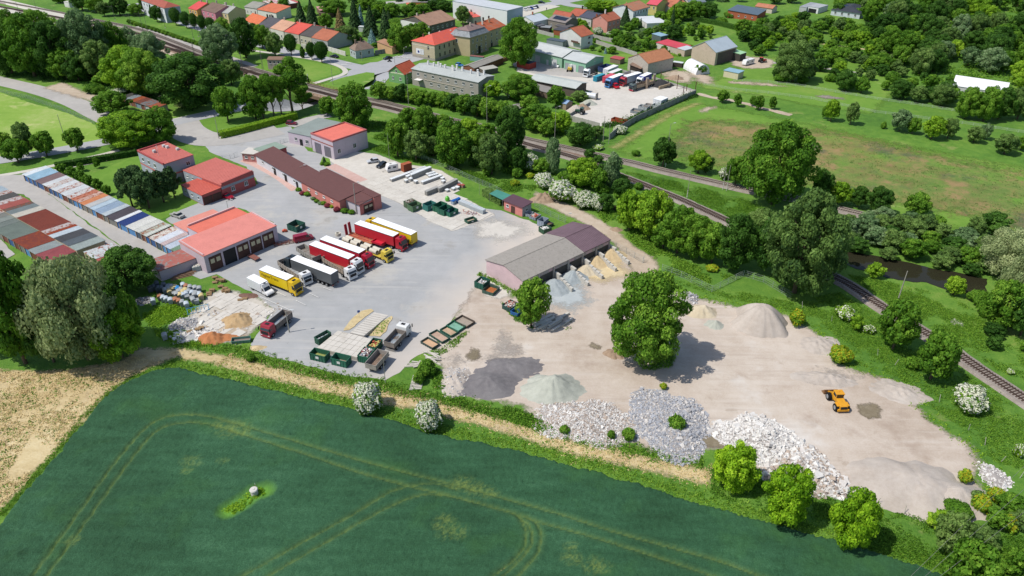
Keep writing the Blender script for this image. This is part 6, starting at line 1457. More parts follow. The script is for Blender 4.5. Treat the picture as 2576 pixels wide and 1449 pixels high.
def trailer_body(root,x0,L,col,roofc='#ededee',h=4.0,w=2.5,zb=1.15,rearc=None,ribs=True):
 m = paint(col,.45)
 bd = MB().box(x0,-w / 2,zb,x0 + L,w / 2,h - .06).build('curtain_body',m,root,bevel=.03)
 MB().box(x0 + .04,-w / 2 + .03,h - .06,x0 + L - .04,w / 2 - .03,h).build('roof',M(roofc,.03,.5,.5,k=.86),root)
 mb = MB()
 for s in (-1,1):
  mb.box(x0,s * w / 2 - .02,h - .16,x0 + L,s * w / 2 + .02,h - .04)
 mb.build('roof_rail',m_chas if col != '#f0f0f0' else m_whitep,root)
 if ribs:
  st = MB()
  for s in (-1,1):
   for k in range(int(L / .7)): st.cbox(x0 + .4 + k * .7,s * (w / 2 + .01),zb + .05,.05,.02,.34)
  o = st.build('curtain_straps',m_chas,bd); o['kind'] = 'stuff'
 MB().box(x0 + .1,-w / 2 + .15,zb - .25,x0 + L - .1,w / 2 - .15,zb).build('chassis',m_chas,root)
 MB().box(x0 + .05,-w / 2 + .1,.5,x0 + .18,w / 2 - .1,.68).build('rear_bumper',m_whitep if rearc else m_steel,root)
 for s in (-1,1): MB().box(x0 + .02,s * (w / 2 - .35) - .18,.72,x0 + .1,s * (w / 2 - .35) + .18,.88).build('tail_light',paint('#b02020'),root)
 return bd
def semi(label,rear,front,z,body,cabc,name='articulated_lorry',letters=None,side=-1,stripe=None,low=None,cabh=3.75,Lfix=None):
 a,L,rz = at2(rear,front,z)
 L = Lfix or L
 root = thing(name,label,'lorry',(a.x,a.y,0),rz)
 bd = trailer_body(root,0,L,body)
 if L > 10:
  wheels(root,[L * .14,L * .14 + 1.35,L * .14 + 2.7],1.25); x = L - .55
  wheels(root,[L - .9,L + 2.0],1.25)
  MB().box(L - 2.5,-.45,.7,L + 2.2,.45,.95).build('tractor_chassis',m_chas,root)
  for s in (-1,1): MB().box(L * .36,s * 1.15 - .03,.45,L - 3,s * 1.15 + .03,1.0).build('side_guard',m_steel,root)
  cab(root,L + .55,cabc,cabh,stripe=stripe,low=low)
 else:
  wheels(root,[L * .25,L - .2 + 1.5],1.25); cab(root,L + .15,cabc,cabh,stripe=stripe)
 if letters:
  text(root,letters[0],letters[1],letters[2],letters[3],paint(letters[4]))
 return root
def Tz(k,*p): return Z(k,*p)
mid = lambda p,q: ((p[0] + q[0]) / 2,(p[1] + q[1]) / 2)
r = T(1,1,(1215,732),(1620,878),(1560,915),(1170,775))
a,L,_ = at2(mid(r[1],r[2]),mid(r[0],r[3]),4)
semi('yellow articulated lorry with white roof standing tail towards the camera behind the red lorry',mid(r[1],r[2]),mid(r[0],r[3]),4,'#e9c31c','#e8bd10',letters=('VagnerTrans',1.55,(L * .53,1.27,1.75),(math.pi / 2,0,math.pi),'#3a3418'))
r = T(1,1,(1045,765),(1445,888),(1375,935),(992,800))
semi('red articulated lorry with white roof and red cab beside the yellow one',mid(r[0],r[3]),mid(r[1],r[2]),4,'#c02434','#b81f30',stripe=None)
r = T(1,1,(705,918),(1100,1062),(1040,1095),(640,955))
semi('red articulated lorry with dark red cab between the pipe truck and the white cab lorry',mid(r[0],r[3]),mid(r[1],r[2]),4,'#b8283c','#b02035')
r = T(1,1,(600,970),(990,1118),(935,1155),(532,1010))
semi('red articulated lorry with white cab carrying a red swirl',mid(r[0],r[3]),mid(r[1],r[2]),4,'#c42232','#ececec',stripe='#b8203c')
r = T(1,1,(415,1118),(820,1270),(755,1310),(345,1155))
semi('dark grey articulated lorry with white roof, its dark cab pointing away to the left',mid(r[1],r[2]),mid(r[0],r[3]),4,'#5c6063','#2f3a40')
r = Z('A',(450,860),(870,1030),(740,1090),(315,935))
a,L,_ = at2(mid(r[0],r[3]),mid(r[1],r[2]),4)
semi('yellow lorry with large dark lettering, parked second from the left in the row',mid(r[0],r[3]),mid(r[1],r[2]),4,'#eccb16','#e8be12',letters=('VagnerTrans',1.15,(.5,-1.27,2.65),(math.pi / 2,0,0),'#5a4c1c'),name='articulated_lorry')
r = Z('A',(270,995),(460,1100),(340,1155),(115,1055))
a,L,rz = at2(mid(r[0],r[3]),mid(r[1],r[2]),3.1)
bv = thing('box_van','white box van leftmost in the lorry row','van',(a.x,a.y,0),rz)
MB().box(0,-1.08,.7,L,1.08,3.1).build('box_body',paint('#dfe3e8'),bv,bevel=.03)
MB().box(.03,-1.05,3.1,L - .03,1.05,3.13).build('roof',M('#f2f2f2',.03,.5,.5,k=.86),bv)
x = L
cb = MB().prism([(x,.5),(x + 2.1,.5),(x + 2.15,.95),(x + 1.9,1.2),(x + 1.15,1.35),(x + .65,2.15),(x + .3,2.9),(x,2.95)],-1.0,1.0).build('cab',paint('#f2f2f2'),bv,bevel=.06)
MB().add([(x + 1.17,-.85,1.4),(x + 1.17,.85,1.4),(x + .7,.8,2.13),(x + .7,-.8,2.13),(x + 1.0,-.85,1.38),(x + 1.0,.85,1.38),(x + .6,.8,2.1),(x + .6,-.8,2.1)],[(0,1,2,3),(7,6,5,4),(0,4,5,1),(2,6,7,3)]).build('windscreen',m_glassv,cb)
for s in (-1,1):
 MB().prism([(x + .2,1.35),(x + 1.0,1.35),(x + .6,2.05),(x + .2,2.05)],*sorted((s * .99,s * 1.015))).build('side_window',m_glassv,cb)
MB().box(x - .0,-.3,2.94,x + .3,.3,3.02).build('roof_vent',m_chas,cb)
MB().box(x + 2.05,-.98,.35,x + 2.2,.98,.62).build('bumper',m_chas,bv)
MB().box(0,-.9,.45,L + .3,.9,.7).build('chassis',m_chas,bv)
wheels(bv,[L * .25,L + 1.35],1.0,.36,.24)
def tub(mb,x0,x1,y0,y1,z0,z1,t=.08):
 """open box as four walls and a floor"""
 mb.box(x0,y0,z0,x1,y1,z0 + t)
 mb.box(x0,y0,z0 + t,x0 + t,y1,z1).box(x1 - t,y0,z0 + t,x1,y1,z1).box(x0 + t,y0,z0 + t,x1 - t,y0 + t,z1).box(x0 + t,y1 - t,z0 + t,x1 - t,y1,z1)
 return mb
def tipper_body(root,x0,L,col,z0=1.1,h=1.3,w=2.5,inner='#7d756c'):
 bd = tub(MB(),x0,x0 + L,-w / 2,w / 2,z0,z0 + h).build('tipper_body',M(col,.16,.8,.55,dirt=('#7a6a5a',.6)),root)
 MB().box(x0 + .09,-w / 2 + .09,z0 + .085,x0 + L - .09,w / 2 - .09,z0 + .1).build('floor_plate',M(inner,.25,.5,.6,dirt=('#6f6053',.5)),bd)
 mb = MB()
 for s in (-1,1):
  mb.box(x0 - .03,s * w / 2 - .05,z0 + h - .02,x0 + L + .03,s * w / 2 + .05,z0 + h + .08)
 mb.box(x0 - .06,-w / 2,z0 + h - .02,x0 + .03,w / 2,z0 + h + .06).build('top_rail',M(col,.1,1,.5),bd)
 for k in range(int(L / 1.1) + 1):
  for s in (-1,1):
   x = x0 + .1 + k * (L - .25) / max(1,int(L / 1.1)); MB().box(x,s * (w / 2 + .03) - .04,z0,x + .1,s * (w / 2 + .03) + .04,z0 + h).build('rib',M(col,.1,1,.5),bd)
 return bd
def tipper(label,rear,front,cabc,bodyc,low=None,z=0.,name='tipper_truck',inner='#7d756c',cabh=3.1,bh=1.2):
 a,L,rz = at2(rear,front,z)
 root = thing(name,label,'truck',(a.x,a.y,0),rz)
 bl = L - 2.5
 tipper_body(root,0,bl,bodyc,h=bh,inner=inner)
 MB().box(.3,-.5,.65,L - .3,.5,1.0).build('chassis',m_chas,root)
 cab(root,L - 2.25,cabc,cabh,2.15,high=False,low=low)
 wheels(root,[1.2,2.55,L - 1.2] + ([L - 3.2] if L > 8.5 else []),1.25)
 MB().box(.0,-1.2,.45,.12,1.2,.6).build('rear_bumper',m_steel,root)
 return root
tipper('muddy red tipper truck facing left by the lamp pole',(727,803),(668,852),'#a02c3c','#7f7670',inner='#8c97a0')
tipper('white-cab tipper truck facing away beside the small weighbridge slab',(980,884),(1024,836),'#e6e6e4','#8f857c',inner='#96a0a8')
tipper('white tipper between the dark grey lorry and the yellow lettered lorry',(712,672),(778,718),'#ebebeb','#a39a90',inner='#a4a8aa')
tipper('white tipper with brown load bed in front of the white cab red lorry',(822,662),(891,705),'#ebebeb','#a89b8b',inner='#8d7a66')
def drawbar(label,rear,front,col,z=0.,inner='#8d857c',bh=1.2,deck=False):
 a,L,rz = at2(rear,front,z)
 root = thing('tipper_trailer',label,'trailer',(a.x,a.y,0),rz)
 tipper_body(root,0,L,col,h=bh,inner=inner)
 MB().box(.2,-.45,.65,L - .1,.45,1.0).box(L - .1,-.06,.7,L + 1.5,.06,.85).build('chassis',m_chas,root)
 wheels(root,[L * .4,L * .4 + 1.3],1.25)
 return root
drawbar('grey open tipper trailer parked behind the lamp post at the yard edge',(934,940),(966,903),'#a39c94',inner='#8a7565')
drawbar('empty grey tipper trailer between the dark grey lorry and the red lorry',(758,637),(800,664),'#9d9a92',inner='#8f8a84')
a,L,rz = at2((868,612),(984,660),0.)
pt = thing('flatbed_truck','yellow cab flatbed truck carrying concrete pipes','truck',(a.x,a.y,0),rz)
my = paint('#cfb84a')
MB().box(0,-1.25,1.0,L * .36,1.25,1.15).build('trailer_bed',my,pt); MB().box(L * .4,-1.25,1.0,L - 2.5,1.25,1.15).build('truck_bed',my,pt)
MB().box(.2,-.45,.6,L - .3,.45,1.0).build('chassis',m_chas,pt)
for s in (-1,1):
 MB().box(L * .2,s * 1.22 - .03,1.15,L * .36,s * 1.22 + .03,1.6).build('drop_side',my,pt)
cab(pt,L - 2.25,'#e2c850',3.2,2.15,high=False)
wheels(pt,[L * .08,L * .14,L * .32,L * .52,L * .6,L - 1.2],1.25)
m_pipe = M('#d4cdbd',.1,1,.85)
def pipe(name,label,loc,r,l,rx,rz,group,parent_thing=None,col=None):
 t = thing(name,label,'pipe',loc,rz,group)
 mb = MB(); n = 16; vs = []; fs = []
 for x,rr in ((0,r),(l,r),(l,r * .8),(0,r * .8)):
  for k in range(n):
   q = 2 * math.pi * k / n; vs.append((x,math.cos(q) * rr,math.sin(q) * rr))
 for j in range(4):
  for k in range(n): fs.append((j * n + k,j * n + (k + 1) % n,((j + 1) % 4) * n + (k + 1) % n,((j + 1) % 4) * n + k))
 mb.add(vs,fs).build('barrel',col or m_pipe,t,smooth=False)
 return t
pu = Vector((math.cos(rz),math.sin(rz))); pn = Vector((-pu.y,pu.x))
for k,(u,v,z,lb) in enumerate([(.02,.55,1.75,'concrete pipe at the tail of the pipe truck, far side'),(.02,-.6,1.75,'concrete pipe at the tail of the pipe truck, near side'),(.2,.55,1.75,'concrete pipe on the far side in front of the yellow drop side'),(.2,-.6,1.75,'concrete pipe on the near side by the yellow drop side'),(.42,.6,1.75,'concrete pipe at the middle of the truck bed, far side'),(.42,-.6,1.75,'concrete pipe at the middle of the truck bed, near side'),(.61,.6,1.75,'concrete pipe right behind the yellow cab, far side'),(.61,-.6,1.75,'concrete pipe right behind the yellow cab, near side')]):
 q = a.xy + pu * (L * u) + pn * v
 pipe('concrete_pipe',lb,(q.x,q.y,z),.58,2.4,0,rz,'concrete pipes on the pipe truck')
q = G((852,602)); tt = thing('concrete_ring','upright concrete ring on the pipe trailer tail','pipe ring',(q.x,q.y,1.15))
mb = MB(); n = 16
vs = [(math.cos(2 * math.pi * k / n) * r_,math.sin(2 * math.pi * k / n) * r_,z_) for r_,z_ in ((.75,0),(.75,.8),(.5,.8),(.5,0)) for k in range(n)]
mb.add(vs,[(j * n + k,j * n + (k + 1) % n,((j + 1) % 4) * n + (k + 1) % n,((j + 1) % 4) * n + k) for j in range(4) for k in range(n)]).build('barrel',m_pipe,tt)
a,L,rz = at2((880,596),(968,624),0.)
ll = thing('low_loader','red low loader trailer with two tall upright ramps','trailer',(a.x,a.y,0),rz)
mr = paint('#b03038',.45)
MB().box(0,-1.3,.75,L * .72,1.3,.95).build('deck',M('#b0704e',.25,.6,.8,dirt=('#a83a3c',.55)),ll)
for s in (-1,1): MB().box(.3,s * .5 - .1,.955,L * .6,s * .5 + .1,1.03).build('deck_beam',mr,ll)
nk = tub(MB(),L * .72,L,-1.25,1.25,1.25,1.75,.1).build('gooseneck',paint('#d0243c'),ll)
MB().box(L * .66,-.7,.8,L,.7,1.25).build('neck_frame',mr,ll)
for s in (-1,1): MB().cbox(-.35,s * .75,2.4,.22,.85,3.2,0,0,-.08).build('ramp',paint('#a8283a',.5),ll)
wheels(ll,[.8,1.9,3.0,4.1],1.3,.42,.3)
def car(label,rear,front,col,kind='hatch',name='parked_car',group=None,L=None,z=0.,cat='car'):
 a,l,rz = at2(rear,front,0.)
 c = (Vector((a.x,a.y)) + Vector((math.cos(rz),math.sin(rz))) * l / 2)
 L = L or {'hatch': 4.0,'sedan': 4.5,'estate': 4.5,'van': 5.2,'mini': 4.4}[kind]
 c -= Vector((math.cos(rz),math.sin(rz))) * L / 2
 root = thing(name,label,cat,(c.x,c.y,z),rz,group)
 return car_parts(root,L,col,kind)
def car_parts(root,L,col,kind):
 m = paint(col,.25); w = .86 if kind != 'van' else .98
 lo = .25
 if kind == 'hatch': body = [(0,.3),(L,.3),(L,.65),(L - .25,.82),(L - 1.15,.95),(.1,.98),(0,.7)]; cabn = [(.12,.96),(L - 1.2,.94),(L - 1.95,1.45),(.5,1.48)]
 elif kind == 'sedan': body = [(0,.3),(L,.3),(L,.62),(L - .2,.78),(L - 1.3,.92),(.9,.95),(.05,.9),(0,.6)]; cabn = [(.7,.94),(L - 1.35,.91),(L - 2.1,1.4),(1.3,1.42)]
 elif kind == 'estate': body = [(0,.3),(L,.3),(L,.65),(L - .2,.8),(L - 1.2,.95),(.05,1.0),(0,.6)]; cabn = [(.08,.98),(L - 1.25,.94),(L - 1.95,1.46),(.35,1.5)]
 elif kind == 'mini': body = [(0,.3),(L,.3),(L,.75),(L - .8,1.05),(L - .9,1.1),(.03,1.1)]; cabn = [(.04,1.08),(L - .95,1.06),(L - 1.7,1.78),(.12,1.82)]
 else: body = [(0,.35),(L,.35),(L,.85),(L - .75,1.2),(.03,1.25)]; cabn = [(.03,1.23),(L - .8,1.18),(L - 1.45,1.95),(L - 1.7,2.0),(.1,2.0)]
 bd = MB().prism(body,-w,w).build('body',m,root,bevel=.07)
 n = len(cabn); t = .13; vs = []
 for s in (-1,1):
  for x,z in cabn: vs.append((x,s * (w - .03 - (t if z > 1.3 else 0)),z))
 glassroof = MB().add(vs,[tuple(range(n))[::-1],tuple(range(n,2 * n))] + [(i,(i + 1) % n,n + (i + 1) % n,n + i) for i in range(n)])
 if kind == 'van':
  glassroof.build('upper_body',m,root,bevel=.04)
  x = L
  MB().add([(x - .84,-w + .1,1.24),(x - .84,w - .1,1.24),(x - 1.4,w - .2,1.9),(x - 1.4,-w + .2,1.9),(x - .95,-w + .1,1.22),(x - .95,w - .1,1.22),(x - 1.5,w - .2,1.88),(x - 1.5,-w + .2,1.88)],[(0,1,2,3),(7,6,5,4),(0,4,5,1),(2,6,7,3)]).build('windscreen',m_glassv,root)
  for s in (-1,1): MB().prism([(x - 2.1,1.3),(x - 1.05,1.3),(x - 1.45,1.8),(x - 2.1,1.8)],*sorted((s * (w - .1),s * (w - .02)))).build('side_window',m_glassv,root)
 else:
  glassroof.build('window_band',m_glassv,root,bevel=.03)
  xs = [x for x,z in cabn if z > 1.3]; zt = max(z for x,z in cabn)
  MB().box(min(xs) - .03,-w + .13,zt - .07,max(xs) + .05,w - .13,zt + .03).build('roof',m,root,bevel=.03)
  mb = MB()
  for s in (-1,1):
   xc = L * .46; mb.add([(xc - .06,s * (w - .02),.95),(xc + .06,s * (w - .02),.95),(xc + .04,s * (w - .145),zt),(xc - .04,s * (w - .145),zt)],[(0,1,2,3),(3,2,1,0)])
  mb.build('door_pillar',m,root)
 wheels(root,[L * .19,L * .8],w + .01,.31,.2)
 for s in (-1,1):
  MB().cbox(L - .04,s * (w - .22),.66,.1,.3,.14).build('headlight',M('#dfe3e6',.05,1,.2),bd)
  MB().cbox(.03,s * (w - .16),.78,.08,.2,.18).build('tail_light',paint('#a82222'),bd)
 return root
car('silver hatchback parked at the edge of the light concrete by the lawn',(952,407),(925,411),'#c9ccd0')
car('black car half hidden beside the white caravan',(968,416),(953,423),'#16181c','hatch')
car('dark red hatchback at the corner of the workshop hall',(557,494),(587,503),'#a01f34','estate')
car('silver-grey sedan on the lane beside the lawn',(460,550),(434,541),'#b4b4ae','sedan')
car('dark red car in the shadow end of the clipped hedge',(722,313),(746,314),'#7a1830','hatch')
car('dark red delivery van behind the scrap frame',(742,610),(786,600),'#96203a','van','delivery_van',cat='van')
car('dark blue car on the town street below the corner house',(851,146),(831,143),'#1e2238','sedan')
car('black car at the junction before the ochre houses',(985,147),(966,151),'#15201f','sedan')
car('white car in front of the green hall',(1413,166),(1400,171),'#e8e8e8','mini')
car('white car beside the rusty red container',(1296,151),(1312,145),'#e4e4e2','estate')
car('bright red van in the middle of the contractor yard',(1537,215),(1558,227),'#c41a2a','van','delivery_van',L=4.6,cat='van')
car('white car half hidden by the feathery open tree',(722,155),(738,158),'#e0e2e0','hatch')
car('blue car behind the white chimneys',(1150,165),(1162,168),'#2f78b8','hatch')
for k,(x,y,c,l) in enumerate([(1299,31.5,'#1c2432','navy car at the left end of the car park row'),(1308,29.5,'#e8e8e6','white car second in the car park row'),(1322,27,'#dfdfdc','off-white car third in the car park row'),(1331,25,'#e4e4e2','white car left of the blue car in the car park'),(1337,23.5,'#2c3f8a','bright blue car in the car park row'),(1345,21.5,'#e2e4e4','white car right of the blue car in the car park'),(1350,20,'#1c222c','dark car at the right end of the car park row')]):
 car(l,(x - 4,y - 3),(x + 4,y + 2.5),c,'hatch' if k % 2 else 'sedan',group='cars in the car park beside the factory hall')
car('dark car driving on the street beyond the factory car park',(1354,7),(1370,9),'#15171c','sedan')
car('white van behind the dark spruces near the top',(1055,14),(1075,18),'#e6e6e6','hatch')
car('car under the charcoal shelter roof',(1341,73),(1350,71),'#30343a','hatch')
mbk = thing('motorcycle','dark motorcycle following the black car at the junction','motorcycle',G((984,156)),R(190))
for x in (0,1.4): MB().tube((x,-.07,.32),(x,.07,.32),.32,n=12).build('wheel',m_tyre,mbk)
MB().prism([(.2,.4),(1.1,.35),(1.3,.75),(.9,.95),(.1,.85)],-.13,.13).build('frame',m_chas,mbk,bevel=.03)
rd = thing('person','person in dark clothes riding the motorcycle','person',G((984,156)),R(190))
MB().tube((.5,0,.85),(.7,0,1.4),.2,.24,8).tube((.7,-.22,1.35),(1.1,-.28,1.0),.07,.05).tube((.7,.22,1.35),(1.1,.28,1.0),.07,.05).tube((.5,-.15,.85),(.9,-.22,.6),.1,.08).tube((.5,.15,.85),(.9,.22,.6),.1,.08).tube((.9,-.22,.6),(.7,-.22,.2),.08,.06).tube((.9,.22,.6),(.7,.22,.2),.08,.06).tube((.7,0,1.4),(.74,0,1.5),.08).ball((.76,0,1.62),.14,.13,.15).build('body',M('#24262c',.1,1,.7),rd,smooth=True)
for k,(p,c,l) in enumerate([((1375,26),'#3a3f4a','pedestrian in dark clothes left of the pair on the street at the top'),((1399,31),'#7a5a4c','pedestrian in brown, left one of the pair on the street at the top'),((1404,32),'#33404c','pedestrian in dark blue, right one of the pair on the street at the top')]):
 pr = thing('person',l,'person',G(p),R(40 * k))
 MB().tube((-.1,0,0),(-.09,0,.85),.07,.1,7).tube((.13,.05,0),(.09,0,.85),.07,.1,7).tube((0,0,.82),(0,0,1.42),.17,.22,8).tube((-.24,0,1.4),(-.28,.06,.85),.07,.05).tube((.24,0,1.4),(.28,.06,.85),.07,.05).tube((0,0,1.42),(0,0,1.54),.06).ball((0,0,1.65),.1,.11,.13).build('body',M(c,.1,1,.8),pr,smooth=True)
def caravan(label,rear,front,win='#3a4650'):
 a,L,rz = at2(rear,front)
 t = thing('caravan',label,'caravan',(a.x,a.y,0),rz)
 bd = MB().prism([(0,.5),(L,.5),(L + .05,1.0),(L - .45,2.45),(L - .8,2.62),(.3,2.65),(0,2.3)],-1.1,1.1).build('body',paint('#eceae8'),t,bevel=.08)
 for s in (-1,1):
  for u in (.2,.68): MB().box(L * u,min(s * 1.09,s * 1.115),1.4,L * u + 1.0,max(s * 1.09,s * 1.115),1.95).build('window',M(win,.1,1,.15),bd)
 MB().box(L * .5,-.3,2.63,L * .5 + .6,.3,2.72).build('roof_vent',m_steel,bd)
 MB().box(L,-.05,.45,L + 1.3,.05,.55).tube((L + 1.1,0,0),(L + 1.1,0,.5),.05).build('drawbar',m_steel,t)
 wheels(t,[L * .42],1.08,.33,.2)
caravan('white caravan beside the rusty container',(1000,428),(972,433))
caravan('white caravan in the farm yard near the stone barn',(1892,160),(1870,166))
def H(*p): return Z('H',*p)
def boxlorry(label,rear,front,z,body,cabc,roofc='#ededee'):
 return semi(label,rear,front,z,body,cabc,name='lorry')
a,L,rz = at2(*H((560,300),(345,385)))
wl = thing('tractor_unit','white-cab lorry chassis without body near the green hall','lorry',(a.x,a.y,0),rz)
MB().box(0,-.5,.7,L - 1,.5,1.0).build('chassis',m_chas,wl); cab(wl,L - 2.2,'#eceef0',3.6); wheels(wl,[1,2.3,L - 1.2],1.25)
semi('blue lorry with blue tipping trailer behind the red cabs',*H((1060,335),(890,400)),3.3,'#4a8cb4','#2f78b4',name='lorry',Lfix=8.5)
semi('red-cab lorry with long silver-grey trailer',*H((1420,275),(1170,345)),4.,'#a4b0b8','#b01c34',name='lorry',Lfix=9.5)
semi('lorry with bright blue tipper trailer',*H((1610,320),(1420,405)),3.2,'#2a3ea8','#dfe4ea',name='lorry',Lfix=7.)
tipper('dark grey and red tipper truck by the brick pillars',*H((1640,540),(1235,655)),'#55625f','#b09c84',low='#b8203a',inner='#8d7a66')
def skipbox(name,label,a,b,c,h,col,inner=None,group=None,fill=None,ribs=5,slope=0,cat='container',panel=False,lid=False,z0=.12):
 """open steel container; a-b-c are rim corners at height h"""
 B,ux,L,W = frame_from(a,b,c,h)
 t = thing(name,label,cat,(B.x,B.y,0),math.atan2(ux.y,ux.x),group)
 s = 1 if W > 0 else -1; D = abs(W); m = M(col,.14,.9,.55,dirt=('#6b5546',.63)); y0,y1 = sorted((0,W)); tt = .07
 mb = tub(MB(),0,L,y0,y1,z0,h,tt); bd = mb.build('tub',m,t)
 mb = MB(); r = .05
 mb.box(-r,y0 - r,h - .02,L + r,y0 + r,h + .08).box(-r,y1 - r,h - .02,L + r,y1 + r,h + .08).box(-r,y0 + r,h - .02,r,y1 - r,h + .08).box(L - r,y0 + r,h - .02,L + r,y1 - r,h + .08)
 mb.build('rim',m,t)
 for yy,sg in ((y0,-1),(y1,1)):
  for k in range(ribs + 1):
   x = .06 + k * (L - .22) / ribs
   MB().box(x,min(yy,yy + sg * .07),z0,x + .1,max(yy,yy + sg * .07),h - .02).build('rib',m,t)
 for yy,sg in ((y0 + D * .3,0),(y0 + D * .7,0)):
  MB().box(-.07,yy - .05,z0,0,yy + .05,h - .02).box(L,yy - .05,z0,L + .07,yy + .05,h - .02).build('rib',m,t)
 MB().box(.1,y0 + .15,0,L - .1,y0 + .3,z0).box(.1,y1 - .3,0,L - .1,y1 - .15,z0).build('skid',m_steel,t)
 MB().box(tt + .01,y0 + tt + .01,z0 + tt + .005,L - tt - .01,y1 - tt - .01,z0 + tt + .02).build('floor_plate',M(inner or '#8a6f5a',.25,.6,.7),t)
 if panel: MB().box(L * .4,-.1 * s if s > 0 else .075,h * .45,L * .6,-.075 if s > 0 else .1,h * .8).build('label_plate',M('#dfe0dc',.05,1,.6),t)
 if lid: MB().box(-r,y0 - r,h + .08,L + r,y1 + r,h + .12).build('lid',M(lid,.06,.6,.6),t)
 if fill:
  fm,fh,cols = fill; mb = MB(); rnd = random.Random(int(L * 100))
  nx_,ny_ = 8,6; vs = []; fs = []
  for j in range(ny_ + 1):
   for i in range(nx_ + 1):
    e = math.sin(math.pi * i / nx_) * math.sin(math.pi * j / ny_); vs.append((tt + .02 + (L - 2 * tt - .04) * i / nx_,y0 + tt + .02 + (D - 2 * tt - .04) * j / ny_,z0 + fh * h + .25 * e + rnd.uniform(-.08,.08)))
  for j in range(ny_):
   for i in range(nx_): q = j * (nx_ + 1) + i; fs.append((q,q + 1,q + nx_ + 2,q + nx_ + 1))
  f = MB().add(vs,fs).build('heap',M(fm,.3,2,.95,.6),t); f['kind'] = 'stuff'
  if cols:
   mb = [MB() for _ in cols]
   for k in range(70): mb[k % len(cols)].cbox(rnd.uniform(.35,L - .35),rnd.uniform(y0 + .35,y1 - .35),z0 + fh * h + rnd.uniform(.15,.5),rnd.uniform(.15,.6),rnd.uniform(.1,.4),rnd.uniform(.04,.2),rnd.uniform(0,3),rnd.uniform(-.5,.5),rnd.uniform(-.5,.5))
   for q,cc in zip(mb,cols): o = q.build('rubbish',M(cc,.2,2,.8),t); o['kind'] = 'stuff'
 return t
SB = skipbox
HH = lambda *p: H(*p)
SB('roll_container','turquoise blue roll container lying in front of the red container',*HH((740,315),(575,375),(490,365)),2.2,'#2f8fa8','#2f8fa8',lid='#3f9db0')
SB('roll_container','dark blue open container against the green hall wall',*HH((860,130),(700,190),(605,165)),2.3,'#3c5078','#6a4a3a')
SB('cargo_container','white container with green band among the parked lorries',*HH((1080,225),(870,305),(795,280)),2.5,'#4fae58',lid='#e6e6e4')
SB('cargo_container','long white box body behind the green banded container',*HH((1000,150),(800,235),(735,200)),2.8,'#d8dade',lid='#eeeceb')
SB('roll_container','white open container behind the silver trailer',*HH((1360,270),(1180,330),(1060,300)),2.2,'#d9d6d0','#8d6a50')
SB('cargo_container','pinkish red container between the turquoise one and the blue lorry',*HH((1000,330),(845,400),(730,350)),2.6,'#c84a58',lid='#cf5a66')
SB('roll_container','rusty brown open container inside the yard fence corner',*HH((1180,1215),(1110,1250),(900,1165)),1.3,'#96482e','#b06a48')
SB('roll_container','grey steel tipper body standing on the slabs by the ivy wall',*HH((1480,1010),(1420,1060),(1270,1000)),1.0,'#8f969a','#a39684')
SB('roll_container','large pale grey open container by the ivy wall',*HH((1620,935),(1560,975),(1405,930)),2.0,'#b4bbbb','#8d6a55')
SB('roll_container','open container with rusty inside next to the pale grey one',*HH((1690,905),(1635,945),(1530,900)),2.0,'#a9a29a','#9a5038')
SB('roll_container','light grey open container at the ivy wall beside the white tank body',*HH((1830,905),(1760,945),(1680,900)),2.1,'#c1c8c6','#a9b0ae')
SB('cargo_container','long white sheet-covered body beside the yard wall',*HH((1975,780),(1840,840),(1620,830)),2.2,'#d9dde2',lid='#f0f2f2')
SB('cargo_container','faded red shipping container with blue tarpaulin left of the green hall',*Z('F',(2440,1215),(2300,1260),(2100,1190)),2.6,'#b5493c',lid='#2f3f52',z0=.1)
# ================================================================ CONTAINERS
def P3(*p): return p
C = lambda *p: Z('C',*p)
T12 = lambda *p: T(1,2,*p)
T21 = lambda *p: T(2,1,*p)
RC = 'roll_container'
g1 = 'skip containers beside the block store'
rub = ['#d8d4cc','#7a5a48','#a04a50','#8fa0b0','#e6e2d8']
SB(RC,'old green container heaped with scrap wood, leftmost by the block store',*C((895,1000),(745,1052),(670,1012)),1.8,'#5f7358',group=g1,fill=('#7a6a5c',.75,['#8a6f5a','#cfc8bc','#5a4a40','#a8a29a']))
SB(RC,'olive green container with rusty red inside, next to the wood filled one',*C((985,1045),(828,1108),(752,1062)),1.8,'#5f7f5c','#8a4a34',group=g1,panel=True)
SB(RC,'teal empty container standing alone, third by the block store',*C((1235,1035),(1085,1095),(1005,1050)),1.9,'#3f7f78','#35605c',group=g1,panel=True)
SB(RC,'dark green container fourth in the row by the block store',*C((1425,1045),(1280,1120),(1192,1068)),1.9,'#2f6a50','#3f7a5c',group=g1)
SB(RC,'dark green container between its green neighbour and the blue-lined one',*C((1515,1095),(1365,1170),(1284,1110)),1.9,'#2f6652','#35604c',group=g1,panel=True)
SB(RC,'low green container with blue inside, nearest to the brick rubble',*C((1615,1145),(1470,1215),(1392,1160)),1.4,'#2f6e5a','#2c4f9a',group=g1,panel=True)
SB(RC,'shallow dark green tray container below the brick rubble',*C((1935,1310),(1780,1358),(1680,1325)),.85,'#3a6250','#b8a68e',group=g1,panel=True)
g2 = 'containers round the raised unloading deck'
SB(RC,'green container with white bags left of the raised deck',*T12((755,445),(625,518),(580,495)),1.6,'#3a6450','#2f4238',group=g2,fill=('#4a4f48',.25,['#e6e6ea','#b8c0cc']))
SB(RC,'green container with hay at the left front corner of the deck',*T12((535,655),(690,692),(740,635)),1.7,'#2f6650',group=g2,fill=('#9aa05c',.3,None),panel=True)
SB(RC,'green container at the middle of the deck front',*T12((750,705),(905,742),(950,682)),1.7,'#33705a','#a08a78',group=g2,panel=True)
